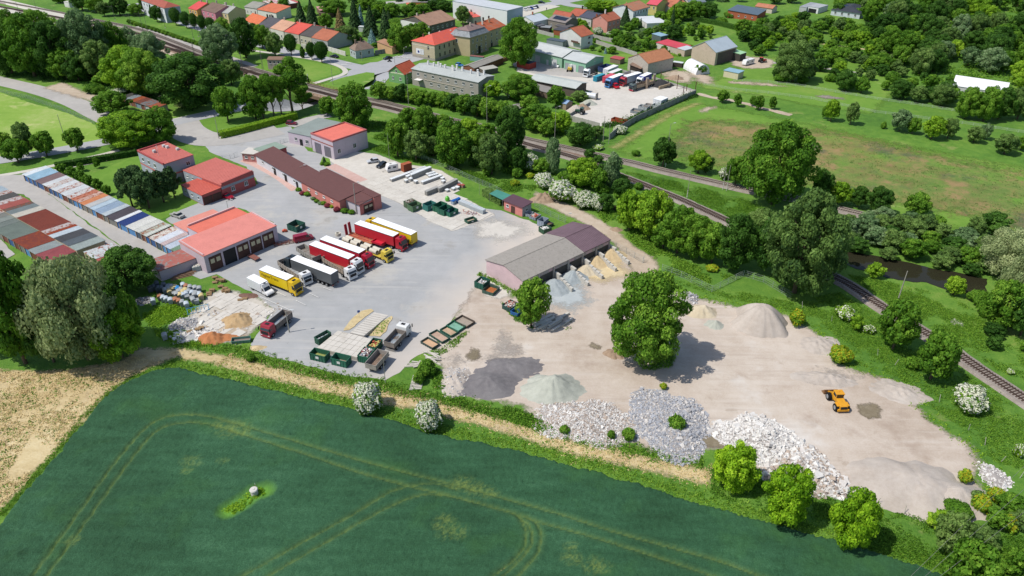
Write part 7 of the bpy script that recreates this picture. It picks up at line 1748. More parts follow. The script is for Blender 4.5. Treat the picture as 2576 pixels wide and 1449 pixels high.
SB(RC,'green container full of pale rubbish at the right front corner of the deck',*T12((1020,678),(1125,700),(1202,612)),1.7,'#2f6e56',group=g2,fill=('#b0a8a8',.8,rub))
SB(RC,'green container with hay and red rubbish behind the rubbish filled one',*T12((1112,582),(1205,602),(1286,522)),1.7,'#33604c',group=g2,fill=('#8a8a50',.55,['#b85a48','#c8c070']))
g3 = 'row of shallow tray containers'
for l,p,c,i in [('topmost tray container of the diagonal row, with brown planks inside',((1988,322),(2118,388),(2192,328)),'#5a5048','#a5988a'),('green tray container second from the top of the diagonal row',((1912,375),(2035,432),(2102,375)),'#2f7058','#7fae98'),('tray container with muddy water stain, middle of the diagonal row',((1850,415),(1962,480),(2025,432)),'#3f6a58','#c0a488'),('wide tray container second from the bottom of the diagonal row',((1740,458),(1872,542),(1942,492)),'#3f5f54','#bfa28e'),('lowest tray container of the diagonal row nearest the grass',((1655,535),(1775,602),(1848,556)),'#4a5a54','#d0ab88')]:
 SB(RC,l,*T12(*p),.6,c,i,group=g3)
SB(RC,'deep dark green container beside the pink shed gable',*T(1,1,(2355,1362),(2285,1415),(2190,1388)),1.7,'#2a5f50',group='containers beside the shed gable',fill=('#4f5a50',.4,['#dfe0e4','#c0b4a8']))
SB(RC,'low container with rusty floor beside the deep green one at the shed',(1257,722),(1240,738),(1217,726),.9,'#4a6458','#b06a3c',group='containers beside the shed gable')
g4 = 'containers between the pink hut and the shed'
for l,p,h,c,i,f in [('small grey container nearest the pink hut',((215,683),(188,712),(138,700)),.9,'#a4aab4','#7a6a60',None),('grey container with rubble, second from the pink hut',((292,712),(235,745),(185,718)),.9,'#8f98a4',None,('#a08a78',.6,['#c8604a','#d8d0c4'])),('tall grey-blue container in the middle between hut and shed',((368,748),(318,785),(260,762)),1.7,'#9aa6b4','#5a6068',None),('low dark container with earth just above the green one',((420,798),(360,822),(310,800)),.8,'#4a4f4c',None,('#7a6450',.5,None)),('dark green container with white bags nearest the shed roof',((400,842),(318,868),(258,838)),1.4,'#3a5f48',None,('#6a6a58',.5,['#e8e6e0']))]:
 SB(RC,l,*T21(*p),h,c,i,group=g4,fill=f)
SB(RC,'dark green container with open flap beside the truck garage',*Z('A',(1030,215),(893,290),(735,252)),1.7,'#2f5f52','#a08a70',panel=True)
SB(RC,'long low green box tray by the orange earth heap',*T(0,2,(2325,540),(2515,522),(2490,484))[::1],.7,'#6a8f80','#8a7a72')
SB(RC,'container with pale scrap under the bushy tree on the island',(1263,767),(1284,777),(1302,762),1.1,'#3a5a54',fill=('#b8aca4',.6,['#dcd8d0','#a86050']))
SB(RC,'small blue container nearest the camera on the tree island',(1284,783),(1302,790),(1312,778),1.0,'#3a6fae','#3a3a44')
tp = thing('steel_plate','flat brown steel plate on low trestles before the garage gates','plate',(0,0,0))
q = [G(p,.7) for p in Z('A',(140,718),(215,683),(347,750),(268,790))]
MB().flat([(p.x,p.y) for p in q],.66,.74).build('plate',M('#8a5a50',.1,1,.7),tp)
for p in q: MB().cbox(p.x * .9 + .1 * q[0].lerp(q[2],.5).x,p.y * .9 + .1 * q[0].lerp(q[2],.5).y,.33,.12,.12,.66).build('leg',m_steel,tp)
dk = thing('unloading_deck','raised concrete slab deck with a sloping ramp, ringed by green containers','deck',(0,0,0)); dk['kind'] = 'structure'
for kx in ('label','category'): del dk[kx]
q = [G(p,1.0).xy for p in T12((612,598),(1015,695),(1190,515),(825,425))]
MB().flat(q,0,.93).build('deck_body',m_conc2,dk)
for i in range(7):
 for j in range(4):
  c4 = [q[0].lerp(q[1],(i + a) / 7).lerp(q[3].lerp(q[2],(i + a) / 7),(j + b) / 4) for a,b in ((.02,.03),(.98,.03),(.98,.97),(.02,.97))]
  MB().flat(c4,.93,1.0 + random.uniform(-.015,.02)).build('slab',m_conc,dk)
e0 = [G(p,1.0) for p in T12((945,447),(1085,478))]; e1 = [G(p,.05) for p in T12((1190,240),(1335,270))]
for i in range(11):
 a,b = i / 11 + .006,(i + 1) / 11 - .006
 v = [e0[0].lerp(e1[0],a),e0[1].lerp(e1[1],a),e0[1].lerp(e1[1],b),e0[0].lerp(e1[0],b)]
 MB().add([(p.x,p.y,p.z) for p in v] + [(p.x,p.y,p.z - .6) for p in v],[(0,1,2,3),(0,4,5,1),(1,5,6,2),(2,6,7,3),(3,7,4,0)]).build('slab',m_conc,dk)
sheet('kerbed_grass',T12((880,430),(930,350),(1060,230),(1160,212),(1190,232),(1080,310),(940,425)),m_straw,.2,.8)
sheet('kerbed_grass',T12((1110,480),(1180,400),(1300,320),(1365,282),(1376,295),(1300,440),(1250,490)),m_straw,.2,.8)
scrub('deck_grass','yellowed grass tufts beside the ramp of the raised deck',T12((1150,480),(1200,390),(1365,285),(1280,450)),160,(.2,.5),(.1,.4),'bright',.1)
def slabs(parent,poly,a,b,w,h,mat,drop=.1,jit=.04,z=.02,t=.08,rise=.03):
 o = G(a).xy; ux = (G(b).xy - o).normalized(); uy = Vector((-ux.y,ux.x)); me = {}
 pl = [tuple(G(p).xy) for p in poly]; L = [((Vector(p) - o).dot(ux),(Vector(p) - o).dot(uy)) for p in pl]
 x0,x1 = min(l[0] for l in L),max(l[0] for l in L); y0,y1 = min(l[1] for l in L),max(l[1] for l in L); n = 0
 base = MB().box(-w / 2 + .02,-h / 2 + .02,0,w / 2 - .02,h / 2 - .02,t).mesh('slab',mat)
 for i in range(int((x1 - x0) / w)):
  for j in range(int((y1 - y0) / h)):
   c = o + ux * (x0 + (i + .5) * w) + uy * (y0 + (j + .5) * h)
   if not inside(np.array([c.x]),np.array([c.y]),pl)[0] or random.random() < drop or n >= 295: continue
   n += 1; put('slab',base,parent,(c.x,c.y,z + random.uniform(0,rise)),math.atan2(ux.y,ux.x) + random.uniform(-jit,jit))
yd = bpy.data.objects['slab_yard_base']
slabs(yd,[(500,790),(540,745),(565,725),(640,745),(695,776),(640,825),(590,855),(520,850)],(520,780),(600,735),3.,1.2,m_conc,.18,.05,.06,.08,.07)
ca = bpy.data.objects['concrete_apron']
slabs(ca,[(905,463),(960,440),(1015,418),(1065,422),(1160,465),(1135,490),(1240,538),(1136,580),(1014,514),(960,486)],(905,463),(1015,418),3.,2.,ground_mat('slab_concrete',[(.28,'#b9b2a7'),(.45,'#cbc5bb'),(.58,'#d8d3c9'),(.72,'#e4e0d8')],.25,1.2,6,patches=[('#ab9f8c',.35,.6,.5)]),.03,.0,.045,.07,.012)
# ================================================================ PALLETS OF BLOCKS, BINS
AL = []
m_wrap = M('#dfe2e4',.05,1.5,.35,.2,k=.86); m_blk = M('#a9a8a4',.15,2,.85,.4); m_blkd = M('#8f8d88',.2,2,.9,.5); m_wood = M('#a98c68',.2,2,.85)
def cube_mesh(h,top,side):
 mb = MB(); mb.box(-.5,-.55,.12,.5,.55,h); mb.cur = 1; mb.box(-.51,-.56,h - .14,.51,.56,h + .02); mb.cur = 2
 for y in (-.45,0,.45): mb.box(-.48,y - .06,0,.48,y + .06,.12)
 return mb.mesh('block_pallet',[side,top,m_wood])
CM = {k: cube_mesh(*v) for k,v in dict(w=(1.0,m_wrap,m_blk),W=(1.7,m_wrap,m_blk),g=(1.5,m_blk,m_blkd),l=(.8,m_wrap,m_blk),b=(.9,M('#a85a4c',.1,1,.8),M('#9c7a70',.2,2,.8))).items()}
def al(o,look,cat,p,group=None): AL.append((o,look,cat,p,group))
for a,b,n,k in [((475,617),(1035,417),17,'w'),((825,500),(1050,425),7,'w'),((822,575),(1118,455),10,'W'),((745,570),(790,552),2,'w'),((720,640),(795,612),2,'w'),((885,655),(885,655),1,'w'),((1010,665),(1305,560),10,'w'),((1095,522),(1185,495),4,'l'),((1130,553),(1235,525),4,'l'),((1345,600),(1345,600),1,'w'),((1358,652),(1358,652),1,'w'),((1080,855),(1240,790),5,'g'),((1290,800),(1570,655),9,'g'),((1425,795),(1425,795),1,'l'),((1530,770),(1600,750),2,'l'),((1635,715),(1690,720),2,'b')]:
 A,B = [G(p,1.) for p in C(a,b)]; rz = math.atan2(*( (G(C((1035,417))[0]) - G(C((475,617))[0])).xy.yx))
 for i in range(n):
  q = A.lerp(B,i / max(1,n - 1)); o = put('block_pallet',CM[k],None,(q.x,q.y,.05),rz + random.uniform(-.03,.03))
  al(o,{'w': 'white-wrapped pallet of grey blocks','W': 'tall white-wrapped pallet of grey blocks','g': 'bare grey cobble pallet','l': 'low white-topped pallet','b': 'red brick pallet'}[k],'pallet',PJ((q.x,q.y,.8)),'pallets in the block store')
def bin_parts(body,lid,rnd=True):
 mb = MB(); mb.add([(-.45,-.6,.18),(.45,-.6,.18),(.45,.6,.18),(-.45,.6,.18),(-.55,-.68,1.15),(.55,-.68,1.15),(.55,.68,1.15),(-.55,.68,1.15)],[(3,2,1,0),(4,5,6,7),(0,1,5,4),(1,2,6,5),(2,3,7,6),(3,0,4,7)])
 for x in (-.38,.38):
  for y in (-.5,.5): mb.tube((x,y - .03,.1),(x,y + .03,.1),.1,n=8)
 lb = MB(); lb.prism([(-.57 + .0,1.16)] + [(-math.cos(math.pi * k / 7) * .57,1.16 + math.sin(math.pi * k / 7) * .34) for k in range(1,7)] + [(.57,1.16)],-.7,.7)
 return mb.mesh('body',M(body,.12,1.5,.5,dirt=('#7a6a5c',.64))),(lb.mesh('lid',M(lid,.12,1.2,.5,dirt=('#8a7a6a',.66))) if lid else MB().box(-.57,-.7,1.14,.57,-.62,1.2).box(-.57,.62,1.14,.57,.7,1.2).box(-.57,-.62,1.14,-.49,.62,1.2).box(.49,-.62,1.14,.57,.62,1.2).mesh('rim',m_steel))
BP = {}
def wbin(p,body,lid,rz,look,group,z=1.4):
 k = (body,lid)
 if k not in BP: BP[k] = bin_parts(body,lid)
 g = G(p,z); t = thing('waste_bin',None,None,(g.x,g.y,0),rz); put('body',BP[k][0],t); put('lid' if lid else 'rim',BP[k][1],t)
 al(t,look,'bin',PJ((g.x,g.y,1)),group)
for i in range(11):
 t = i / 10; wbin(C((1662 + 375 * t,1000 + 145 * t - (8 if i < 5 else 0)))[0],'#b4bdc0','#c6cdd0',R(-38),'grey steel waste bin with rounded lid','grey bins in line on the concrete')
wbin(C((1530,985))[0],'#a9b8c4','#2a6ab8',R(-38),'grey bin with bright blue lid',None); wbin(C((1605,955))[0],'#2a62b0','#2a6ab8',R(-38),'bright blue waste bin',None)
BC = dict(g=('#9aa0a2','#a8adae','weathered grey bin'),d=('#5c646c','#646c74','dark grey bin'),y=('#b0a890','#d8c48c','grey bin with cream yellow lid'),b=('#6a90b0','#3a8ac8','bin with bright blue lid'),r=('#9a8f88','#b07a5c','bin with rusty lid'),o=('#a0a6a8',None,'open grey bin without lid'),w=('#b0b8bc','#c2ccd4','pale grey bin with dented lid'))
for s in '250,330,d 195,380,d 150,400,d 355,350,d 270,400,d 320,400,d 420,360,o 470,380,g 430,410,g 380,430,g 530,385,y 480,415,y 445,450,y 570,405,b 620,425,g 590,450,g 520,470,o 555,490,g 690,430,y 650,460,y 610,500,y 740,450,g 700,480,w 660,500,w 790,470,w 715,520,o 790,540,o 850,475,g 830,500,g 905,490,w 930,515,y 860,580,o 810,575,g 655,350,w 700,370,r 760,385,g 840,395,g 900,405,g 300,525,r 345,545,w 395,560,w 460,580,w 540,575,r 590,595,r 640,615,g 705,640,w 195,590,w 370,1120,g'.split():
 x,y,c = s.split(','); b = BC[c]; wbin(Z('B',(float(x),float(y)))[0],b[0],b[1],R(28) + random.uniform(-.12,.12),b[2],'old waste bins stored behind the garages',1.2)
bell = thing('bottle_bank','bright green bell-shaped bottle bank between skips and blue bins','bottle bank',G(C((1428,1010))[0]))
MB().ball((0,0,.75),.72,.72,.95,14,8).build('body',paint('#5cb832'),bell,smooth=True); MB().ball((0,0,1.62),.3,.3,.2,10,5).build('cap',paint('#6fd044'),bell)
ct = thing('cargo_container','rust-brown shipping container beside the white caravan','container',(0,0,0)); B,ux,L,W = frame_from(*C((815,345),(675,388),(610,365)),2.6)
ct.location = (B.x,B.y,0); ct.rotation_euler = (0,0,math.atan2(ux.y,ux.x)); y0,y1 = sorted((0,W))
MB().box(0,y0,.1,L,y1,2.55).build('body',M('#a0583c',.16,1.2,.7,dirt=('#8a4a34',.58)),ct); MB().box(-.03,y0 - .03,2.55,L + .03,y1 + .03,2.62).build('roof',M('#ae6244',.2,.8,.8,dirt=('#8a4430',.55)),ct)
for k in range(12): MB().box(.1 + k * L / 12.2,y0 - .05,.2,.2 + k * L / 12.2,y0,2.5).build('rib',M('#96503a',.1,1,.7),ct)
# ================================================================ HEAPS
def mound(name,label,p,rx,ry,h,rot,mat,stones=None,cat='heap',pk=1.5,rough=.12,z=0,seed=0,flat=0.):
 g = G(p); rt = thing(name,label,cat,(g.x,g.y,z),rot); n,m = 56,18; mb = MB(); rnd = random.Random(seed + int(p[0]))
 def H_(a,r):
  c = math.cos(a),math.sin(a); e = 1 + .3 * noise.noise(Vector((c[0] * 1.3 + seed,c[1] * 1.3,p[0] * .1))) + .12 * noise.noise(Vector((c[0] * 5,c[1] * 5,p[0] * .1)))
  s = max(0,1 - r); f = min(1,s * pk) if flat else s
  f = f ** 1.15 if pk < 1.6 else 1 - (1 - min(1,f)) ** 1.5
  f = min(f,.88 + (f - .88) * .4) * 1.05
  x,y = c[0] * r * rx * e,c[1] * r * ry * e
  return x,y,h * f * (1 + rough * 1.6 * noise.noise(Vector((x * .35 + seed,y * .35,5)))) + rough * .5 * h * noise.noise(Vector((x * 1.3,y * 1.3,seed))) * min(1,s * 4) - .03
 vs = [(0,0,H_(0,0)[2])]
 for j in range(1,m + 1):
  for k in range(n): vs.append(H_(2 * math.pi * k / n,j / m))
 fs = [(0,1 + k,1 + (k + 1) % n) for k in range(n)] + [(1 + (j - 1) * n + k,1 + j * n + k,1 + j * n + (k + 1) % n,1 + (j - 1) * n + (k + 1) % n) for j in range(1,m) for k in range(n)]
 mb.add(vs,fs).build('heap_body',mat,rt,smooth=True)
 if stones:
  cnt,s0,s1,mats,parts,pn = stones; sm = [MB() for _ in mats]; pc = 0; lst = []
  for i in range(cnt):
   a = rnd.uniform(0,6.283); r = math.sqrt(rnd.random()) * 1.04; x,y,zz = H_(a,min(r,1)); x *= r / min(r,1) if r > 1 else 1
   s = (s0 + (s1 - s0) * rnd.random() ** 1.7) * (1.8 if rnd.random() < .05 else 1); lst.append((s,x,y,zz))
  lst.sort(reverse=True)
  for i,(s,x,y,zz) in enumerate(lst):
   R3 = Matrix.Rotation(rnd.uniform(0,6.3),3,'Z') @ Matrix.Rotation(rnd.uniform(-.7,.7),3,'X') @ Matrix.Rotation(rnd.uniform(-.7,.7),3,'Y')
   hs_ = (s * rnd.uniform(.5,.9),s * rnd.uniform(.35,.6),s * rnd.uniform(.16,.4))
   vv = [R3 @ Vector((hs_[0] * sx * rnd.uniform(.6,1),hs_[1] * sy * rnd.uniform(.6,1),hs_[2] * sz * rnd.uniform(.6,1))) for sz in (-1,1) for sx,sy in ((-1,-1),(1,-1),(1,1),(-1,1))]
   F6 = [(3,2,1,0),(4,5,6,7),(0,1,5,4),(1,2,6,5),(2,3,7,6),(3,0,4,7)]
   if i < parts: MB().add([tuple(v) for v in vv],F6).build(pn,mats[i % len(mats)],rt).location = (x,y,zz + s * .1)
   else: sm[i % len(mats)].add([(v.x + x,v.y + y,v.z + zz + s * .05) for v in vv],F6)
  for q,mt in zip(sm,mats):
   o = q.build('rubble',mt,rt); o['kind'] = 'stuff'
 return rt
def gm(name,a,b,c,s=.2): return ground_mat(name,[(.3,a),(.5,b),(.7,c)],s,1.2,7,bump=.5,bd=.08)
m_gravel = gm('gravel_pale','#a89c90','#beb3a8','#cfc6bc'); m_ggreen = gm('gravel_greenish','#9fa196','#b6b8ab','#c8c8bc')
m_black = gm('asphalt_millings','#666264','#7c7879','#918d8c'); m_sand = gm('sand','#bfa67c','#cfb890','#dcc9a6'); m_sand2 = gm('sand_pale','#bfae90','#cdbfa4','#dacfba'); m_blue = gm('blue_gravel','#90999c','#a5adaf','#babfbe')
m_earth = gm('earth','#8a7460','#a38c76','#bba890'); m_hay = gm('chaff','#a08258','#b89a72','#cdb48e'); m_orange = gm('orange_earth','#a8683c','#bc7c50','#cc9468'); m_bark2 = gm('bark_mulch','#5f463c','#7a5c50','#8f7468'); m_rub = gm('rubble_base','#8f8884','#a8a19c','#bfb9b3')
s1,s2,s3,s4 = M('#d0cbc6',.2,2,.9),M('#e4e1dc',.14,2,.9),M('#a8aab0',.2,2,.9),M('#b8a89a',.2,2,.9)
mound('chaff_heap','light brown chaff heap on the broken slabs',(600,808),4.0,3.8,1.7,.3,m_hay,rough=.3)
mound('earth_heap','orange brown earth heap near the fence at the slab yard',(533,852),3.6,2.6,1.7,.1,m_orange,rough=.3)
mound('earth_spread','flat tail of the orange brown earth',(570,850),4.2,1.8,.5,.1,m_orange,rough=.3)
mound('gravel_heap','small pale grey gravel heap beside the bins',(465,815),3.2,2.8,1.2,0,m_rub,(500,.1,.3,[s2,s3],0,'stone'))
mound('mulch_heap','dark brown mulch heap behind the box van',(622,745),3.0,1.6,.6,0,m_bark2,rough=.3)
mound('sand_heap','small sand heap right of the long tray',(648,876),2.,1.2,.6,0,m_sand,rough=.2)
mound('asphalt_heap','dark grey heap of asphalt millings by the fence',(1228,968),7.6,4.3,1.7,.2,m_black,rough=.15)
mound('asphalt_spread','low mauve-grey bank behind the dark asphalt heap',(1275,925),8,4.5,.7,.2,m_black,rough=.4)
mound('gravel_heap','tall grey-green gravel cone left of the white rubble',(1390,980),6.2,5.4,3.4,0,m_ggreen,rough=.1,pk=1.2)
mound('gravel_heap','low stony mound with weeds beside the dark asphalt heap',(1145,958),3.6,5.5,1.3,0,m_gravel,(250,.1,.3,[s2,s3],0,'stone'),rough=.3)
mound('rubble_heap','broad pinkish white heap of crushed concrete',(1465,1066),10.5,6.4,1.7,-.05,m_rub,(6500,.1,.36,[s1,s4,s2],0,'stone'),rough=.15)
mound('rubble_heap','bluish grey heap of crushed stone with a green tuft',(1685,1068),7.2,9.4,1.9,.1,m_rub,(6500,.12,.45,[s3,s1,s3],0,'stone'),rough=.2,seed=4)
mound('concrete_rubble','white heap of broken concrete chunks beside the muddy puddle',(1915,1110),8.6,6.6,2.3,-.6,m_rub,(3000,.2,.62,[s2,s2,s1],150,'concrete_chunk'),rough=.2)
mound('concrete_rubble','lower right heap of large broken concrete chunks above the yellow-green trees',(2015,1185),8.0,6.4,1.9,-.6,m_rub,(2800,.2,.7,[s2,s1,s4],150,'concrete_chunk'),rough=.2,seed=2)
mound('gravel_dome','big smooth pale gravel dome at the right edge of the yard',(1913,812),6.8,6.3,4.7,0,m_gravel,rough=.05,pk=1.8)
mound('sand_heap','yellowish sand heap between the big tree and the gravel dome',(1768,786),3.8,2.8,2.0,0,m_sand2,rough=.2)
mound('gravel_heap','small grey heap in front of the yellowish sand heap',(1798,818),2.4,2.,1.3,0,m_ggreen)
mound('rubble_heap','little stone heap right behind the big yard tree',(1734,750),2.2,2.6,.9,0,m_rub,(160,.2,.5,[s1,s3],0,'stone'))
mound('gravel_bank','long pale gravel bank at the lower right end of the yard',(2305,1225),11,8.0,2.2,-.25,m_gravel,rough=.1,pk=2)
mound('gravel_bank','round end of the pale gravel bank beside the yellow blossom',(2405,1255),6.,5.2,2.6,-.2,m_gravel,rough=.06)
mound('spoil_ridge','low grey ridge of fines behind the yellow loader',(2085,955),7,2.6,1.1,-.15,m_gravel,rough=.5)
mound('spoil_ridge','crumbling bank of fines below the yellow blossoming shrub',(2060,868),5,3.6,1.0,.3,m_gravel,rough=.5)
mound('spoil_ridge','pale bank of fines at the right edge of the yard',(2260,985),6,4,.9,-.4,m_gravel,rough=.5)
mound('stone_heap','patch of white stones at the far right corner of the yard',(2500,1200),2.6,3.4,.5,0,m_rub,(220,.15,.4,[s2,s1],0,'stone'))
mound('earth_heap','brown earth bank at the head of the dirt track',(1368,502),4.4,2.8,2.2,.2,m_earth,rough=.5)
mound('earth_heap','small smooth earth heap beside the dirt track',(1550,578),1.9,1.4,.9,0,m_earth)
mound('root_heap','brown heap of roots and earth at the foot of the big tree',(1548,892),2.8,2.0,1.2,0,m_earth,rough=.6)
mound('rubble_heap','scattered brick and plaster rubble above the shallow tray',C((1840,1220))[0],3.,1.8,.4,-.3,m_rub,(260,.1,.35,[s2,M('#b8806c',.1,2,.9),M('#8a6a74',.1,2,.9)],0,'stone'))
mound('rubble_heap','pile of old concrete scraps left of the waste bins',Z('B',(90,600))[0],2.6,1.8,.7,0,m_rub,(220,.15,.45,[s3,M('#8f8d8a',.1,2,.9)],0,'stone'))
for p,rx,ry,h,mt,lb in [(T21((990,1130))[0],4.6,4.0,2.1,m_sand,'yellow sand heap in the rightmost shed bay'),(T21((850,1195))[0],3.8,3.4,2.0,m_sand,'ochre sand heap second from the right under the shed'),(T21((745,1275))[0],3.6,3.2,1.7,m_sand2,'pale sand heap in the middle shed bay'),(T21((610,1345))[0],4.4,3.8,2.0,m_blue,'blue-grey gravel heap second from the left under the shed'),(T21((420,1440))[0],4.8,4.4,2.2,m_blue,'pale blue-grey gravel heap in the leftmost shed bay')]:
 mound('aggregate_heap',lb,p,rx,ry,h,.4,mt,rough=.15)
for p,rx,ry,h,mt,lb in [(H((160,1030))[0],4,3.4,2.4,m_gravel,'pale gravel heap in the left corner of the contractor yard'),(H((290,985))[0],3.6,3,2.,m_earth,'brownish gravel heap in the contractor yard corner'),(H((420,900))[0],3.4,3,2.,m_ggreen,'grey gravel heap by the white tank in the contractor yard'),(H((1820,530))[0],6,5,2.6,M('#3c3b3c',.2,2,.95,.4),'black coal-like heap between low walls in the contractor yard'),(H((2110,400))[0],4.5,3.5,1.6,m_earth,'earth heap beyond the contractor yard wall')]:
 mound('gravel_heap' if mt is not m_black else 'coal_heap',lb,p,rx,ry,h,0,mt,rough=.2)
mound('broken_slabs','scatter of broken white slabs and plaster over the slab yard',(560,805),12,6.5,.04,.3,m_track,(420,.12,.6,[s2,s1,s4],0,'stone'),rough=1)
mound('broken_slabs','row of broken kerbs and plaster by the fence left of the orange heap',(490,845),5,2.6,.25,.2,m_rub,(260,.3,1.,[s2,s1],0,'stone'),rough=.6)
# ================================================================ WALLS, FENCES, POSTS
m_cw = M('#b4b1aa',.12,.7,.9,.2); m_cwd = M('#8f918f',.2,.5,.9,.2)
def panel_wall(name,label,P,h,mat,w=2.4,t=.14,pier=True,cat='wall',world=False):
 l = [Vector(p) if world else G(p).xy for p in P]; rt = thing(name,label,cat,(l[0].x,l[0].y,0)); o = l[0]
 for a,b in zip(l[:-1],l[1:]):
  L = (b - a).length; n = max(1,round(L / w)); d = (b - a) / n; ang = math.atan2(d.y,d.x)
  me = MB().box(.05,-t / 2,0,d.length - .05,t / 2,h).mesh('panel',mat); pm = MB().box(-.1,-t * .8,0,.1,t * .8,h + .1).mesh('post',mat)
  for k in range(n):
   p = a + d * k - o; put('panel',me,rt,(p.x,p.y,random.uniform(-.03,.03)),ang)
   if pier: put('post',pm,rt,(p.x,p.y,0),ang)
 return rt
panel_wall('concrete_wall','long concrete panel wall with ivy along the meadow side of the contractor yard',[(1749,240),(1680,270),(1600,306),(1560,330),(1533,352)],2.3,m_cwd,3)
panel_wall('concrete_wall','pale concrete wall at the rail side of the contractor yard',[(1423,302),(1465,312),(1508,324)],2.2,m_cw,3)
panel_wall('concrete_wall','grey wall from the white tank to the gravel heaps',[(1488,262),(1452,282),(1423,300)],1.2,m_cwd,3)
panel_wall('concrete_wall','low concrete kerb wall at the far side of the contractor yard',[(1749,232),(1700,216),(1650,200),(1590,186),(1530,172)],.9,m_cw,3)
panel_wall('concrete_fence','long pale concrete panel fence across the gardens below the salmon house',Z('G',(1080,855),(1300,930),(1600,1010),(1880,1105)),1.9,m_cw,2)
panel_wall('concrete_fence','short pale panel fence between the tall white house and the gardens',Z('G',(990,735),(1200,790),(1420,835)),1.9,m_cw,2)
panel_wall('concrete_fence','pale panel fence in front of the car shelters',Z('G',(-300,590),(0,665),(250,730)),1.9,m_cw,2)
panel_wall('garden_wall','white plastered wall left of the pale blue corner house',[(758,121),(827,128),(870,141)],2.1,M('#dedbd2',.08,.6,.85,dirt=('#b4aea2',.6)),3,.3,False)
panel_wall('garden_wall','grey plastered wall right of the pale blue corner house',[(944,138),(975,133),(1003,126)],2.1,m_cwd,3,.3,False)
panel_wall('brick_wall','reddish wall along the path beside the big leafy tree',Z('F',(1330,1390),(1700,1250),(1960,1150),(1930,960)),1.6,M('#a8765e',.2,.8,.9),3,.25,False)
panel_wall('low_wall','yellow-brown wall piece beside the black heap',H((1790,620),(2005,560)),1.4,M('#b8a284',.15,1,.9),3,.4,False)
for a,b,lb in [((945,1030),(1180,1172),'stepped block wall at the right end of the sand bays'),((832,1098),(1050,1243),'stepped block wall between the two yellow sand heaps'),((682,1160),(915,1318),'stepped block wall left of the ochre sand'),((542,1230),(772,1388),'stepped block wall between pale sand and blue gravel'),((395,1295),(612,1445),'stepped block wall between the two blue gravel heaps')]:
 p0,p1 = [G(p,1.2).xy for p in T21(a,b)]; rt = thing('divider_wall',lb,'wall',(p0.x,p0.y,0),math.atan2((p1 - p0).y,(p1 - p0).x)); L = (p1 - p0).length; n = int(L / 1.2)
 for k in range(n): MB().box(k * L / n + .02,-.3,0,(k + 1) * L / n - .02,.3,max(.5,2.4 - 1.6 * (k / n)) if k > n * .35 else 2.4).build('block',M('#c9c5bc',.12,1,.9),rt)
m_galv = M('#a9b2b0',.1,1,.5); m_gfence = M('#5f8f7c',.1,1,.6)
def chain_fence(label,P,h=1.8,step=3.,name='chain_link_fence',pm=m_galv,rail=False,mesh=True,lean=0):
 l = [G(p).xy for p in P]; o = l[0]; rt = thing(name,label,'fence',(o.x,o.y,0)); pme = MB().tube((0,0,0),(lean,0,h),.045,n=5).mesh('post',pm)
 for a,b in zip(l[:-1],l[1:]):
  n = max(1,round((b - a).length / step)); d = (b - a) / n; ang = math.atan2(d.y,d.x); s = d.length
  mb = MB()
  for z in ([.35,.75,h - .1] if rail else [.1,h * .35,h * .68,h - .04]): mb.cbox(s / 2,0,z,s,.03,.05 if rail else .025)
  if mesh:
   for k in range(int(s / .3)): mb.cbox(.15 + k * .3,0,h / 2,.012,.012,h - .1)
  me = mb.mesh('mesh_panel' if mesh else 'rails',pm)
  for k in range(n):
   p = a + d * k - o; put('post',pme,rt,(p.x,p.y,0)); put('mesh_panel' if mesh else 'rails',me,rt,(p.x,p.y,0),ang)
 return rt
chain_fence('green wire fence along the trees behind the block store',[(1001,381),(1060,402),(1115,422),(1180,452),(1250,482),(1268,494)],pm=m_galv)
chain_fence('wire fence from the pink hut to the purple shed roof',[(1345,520),(1385,545),(1425,562)])
chain_fence('wire fence with gate leaf at the end of the sand bays',[(1525,612),(1575,638),(1617,662),(1622,655)])
chain_fence('zigzag wire fence between the dirt track and the big railway trees',[(1665,680),(1713,698),(1790,735),(1870,695),(1920,710),(1990,752)])
chain_fence('wire fence with white rails along the meadow',[(1770,215),(1850,228),(1932,236),(2040,250),(2200,284),(2420,312),(2590,338)],1.2,4,'paddock_fence',M('#c9cdc8',.1,1,.6),True,False)
chain_fence('second paddock fence with white rails below the gardens',[(1845,205),(1932,209),(2025,220),(2180,247),(2320,268),(2420,284)],1.2,4,'paddock_fence',M('#c9cdc8',.1,1,.6),True,False)
chain_fence('wire fence between the playing field and the street',[(-30,222),(30,240),(70,248),(150,276),(240,312)],1.6,3)
chain_fence('yard entrance gate and railings beside the gatehouse',[(560,402),(580,400),(600,393)],1.6,2)
chain_fence('low railings behind the grey roofed hall',[(690,372),(706,362),(724,356)],1.4,2)
def postrow(label,P,h,mat,group,lean=.12,name='fence_post'):
 me = MB().tube((0,0,0),(lean,0,h),.06,.05,5).mesh('fence_post',mat)
 for i,p in enumerate(P):
  g = G(p); o = put(name,me,None,(g.x,g.y,0),random.uniform(0,6)); al(o,label,'post',p,group)
m_rpost = M('#6b4638',.2,2,.9)
postrow('rusty steel fence post',T12((62,770),(243,806),(400,836),(577,866),(770,915),(1465,1076),(1656,1110),(1862,1170),(2055,1205)) + T(2,3,(540,20),(703,50),(950,115),(1176,162)),1.7,m_rpost,'rusty posts along the field')
postrow('pale concrete fence post',T(2,3,(1397,216),(1870,322)) + T(3,3,(540,625),(1090,718),(1370,820),(1600,870)) + T(3,2,(345,200),(640,340),(1103,678),(1275,775),(1722,1148),(2015,1430)) + T(3,3,(2182,130),(2345,298),(2535,460)),1.7,M('#bdb8ac',.1,1,.9),'leaning concrete posts round the yard',.35)
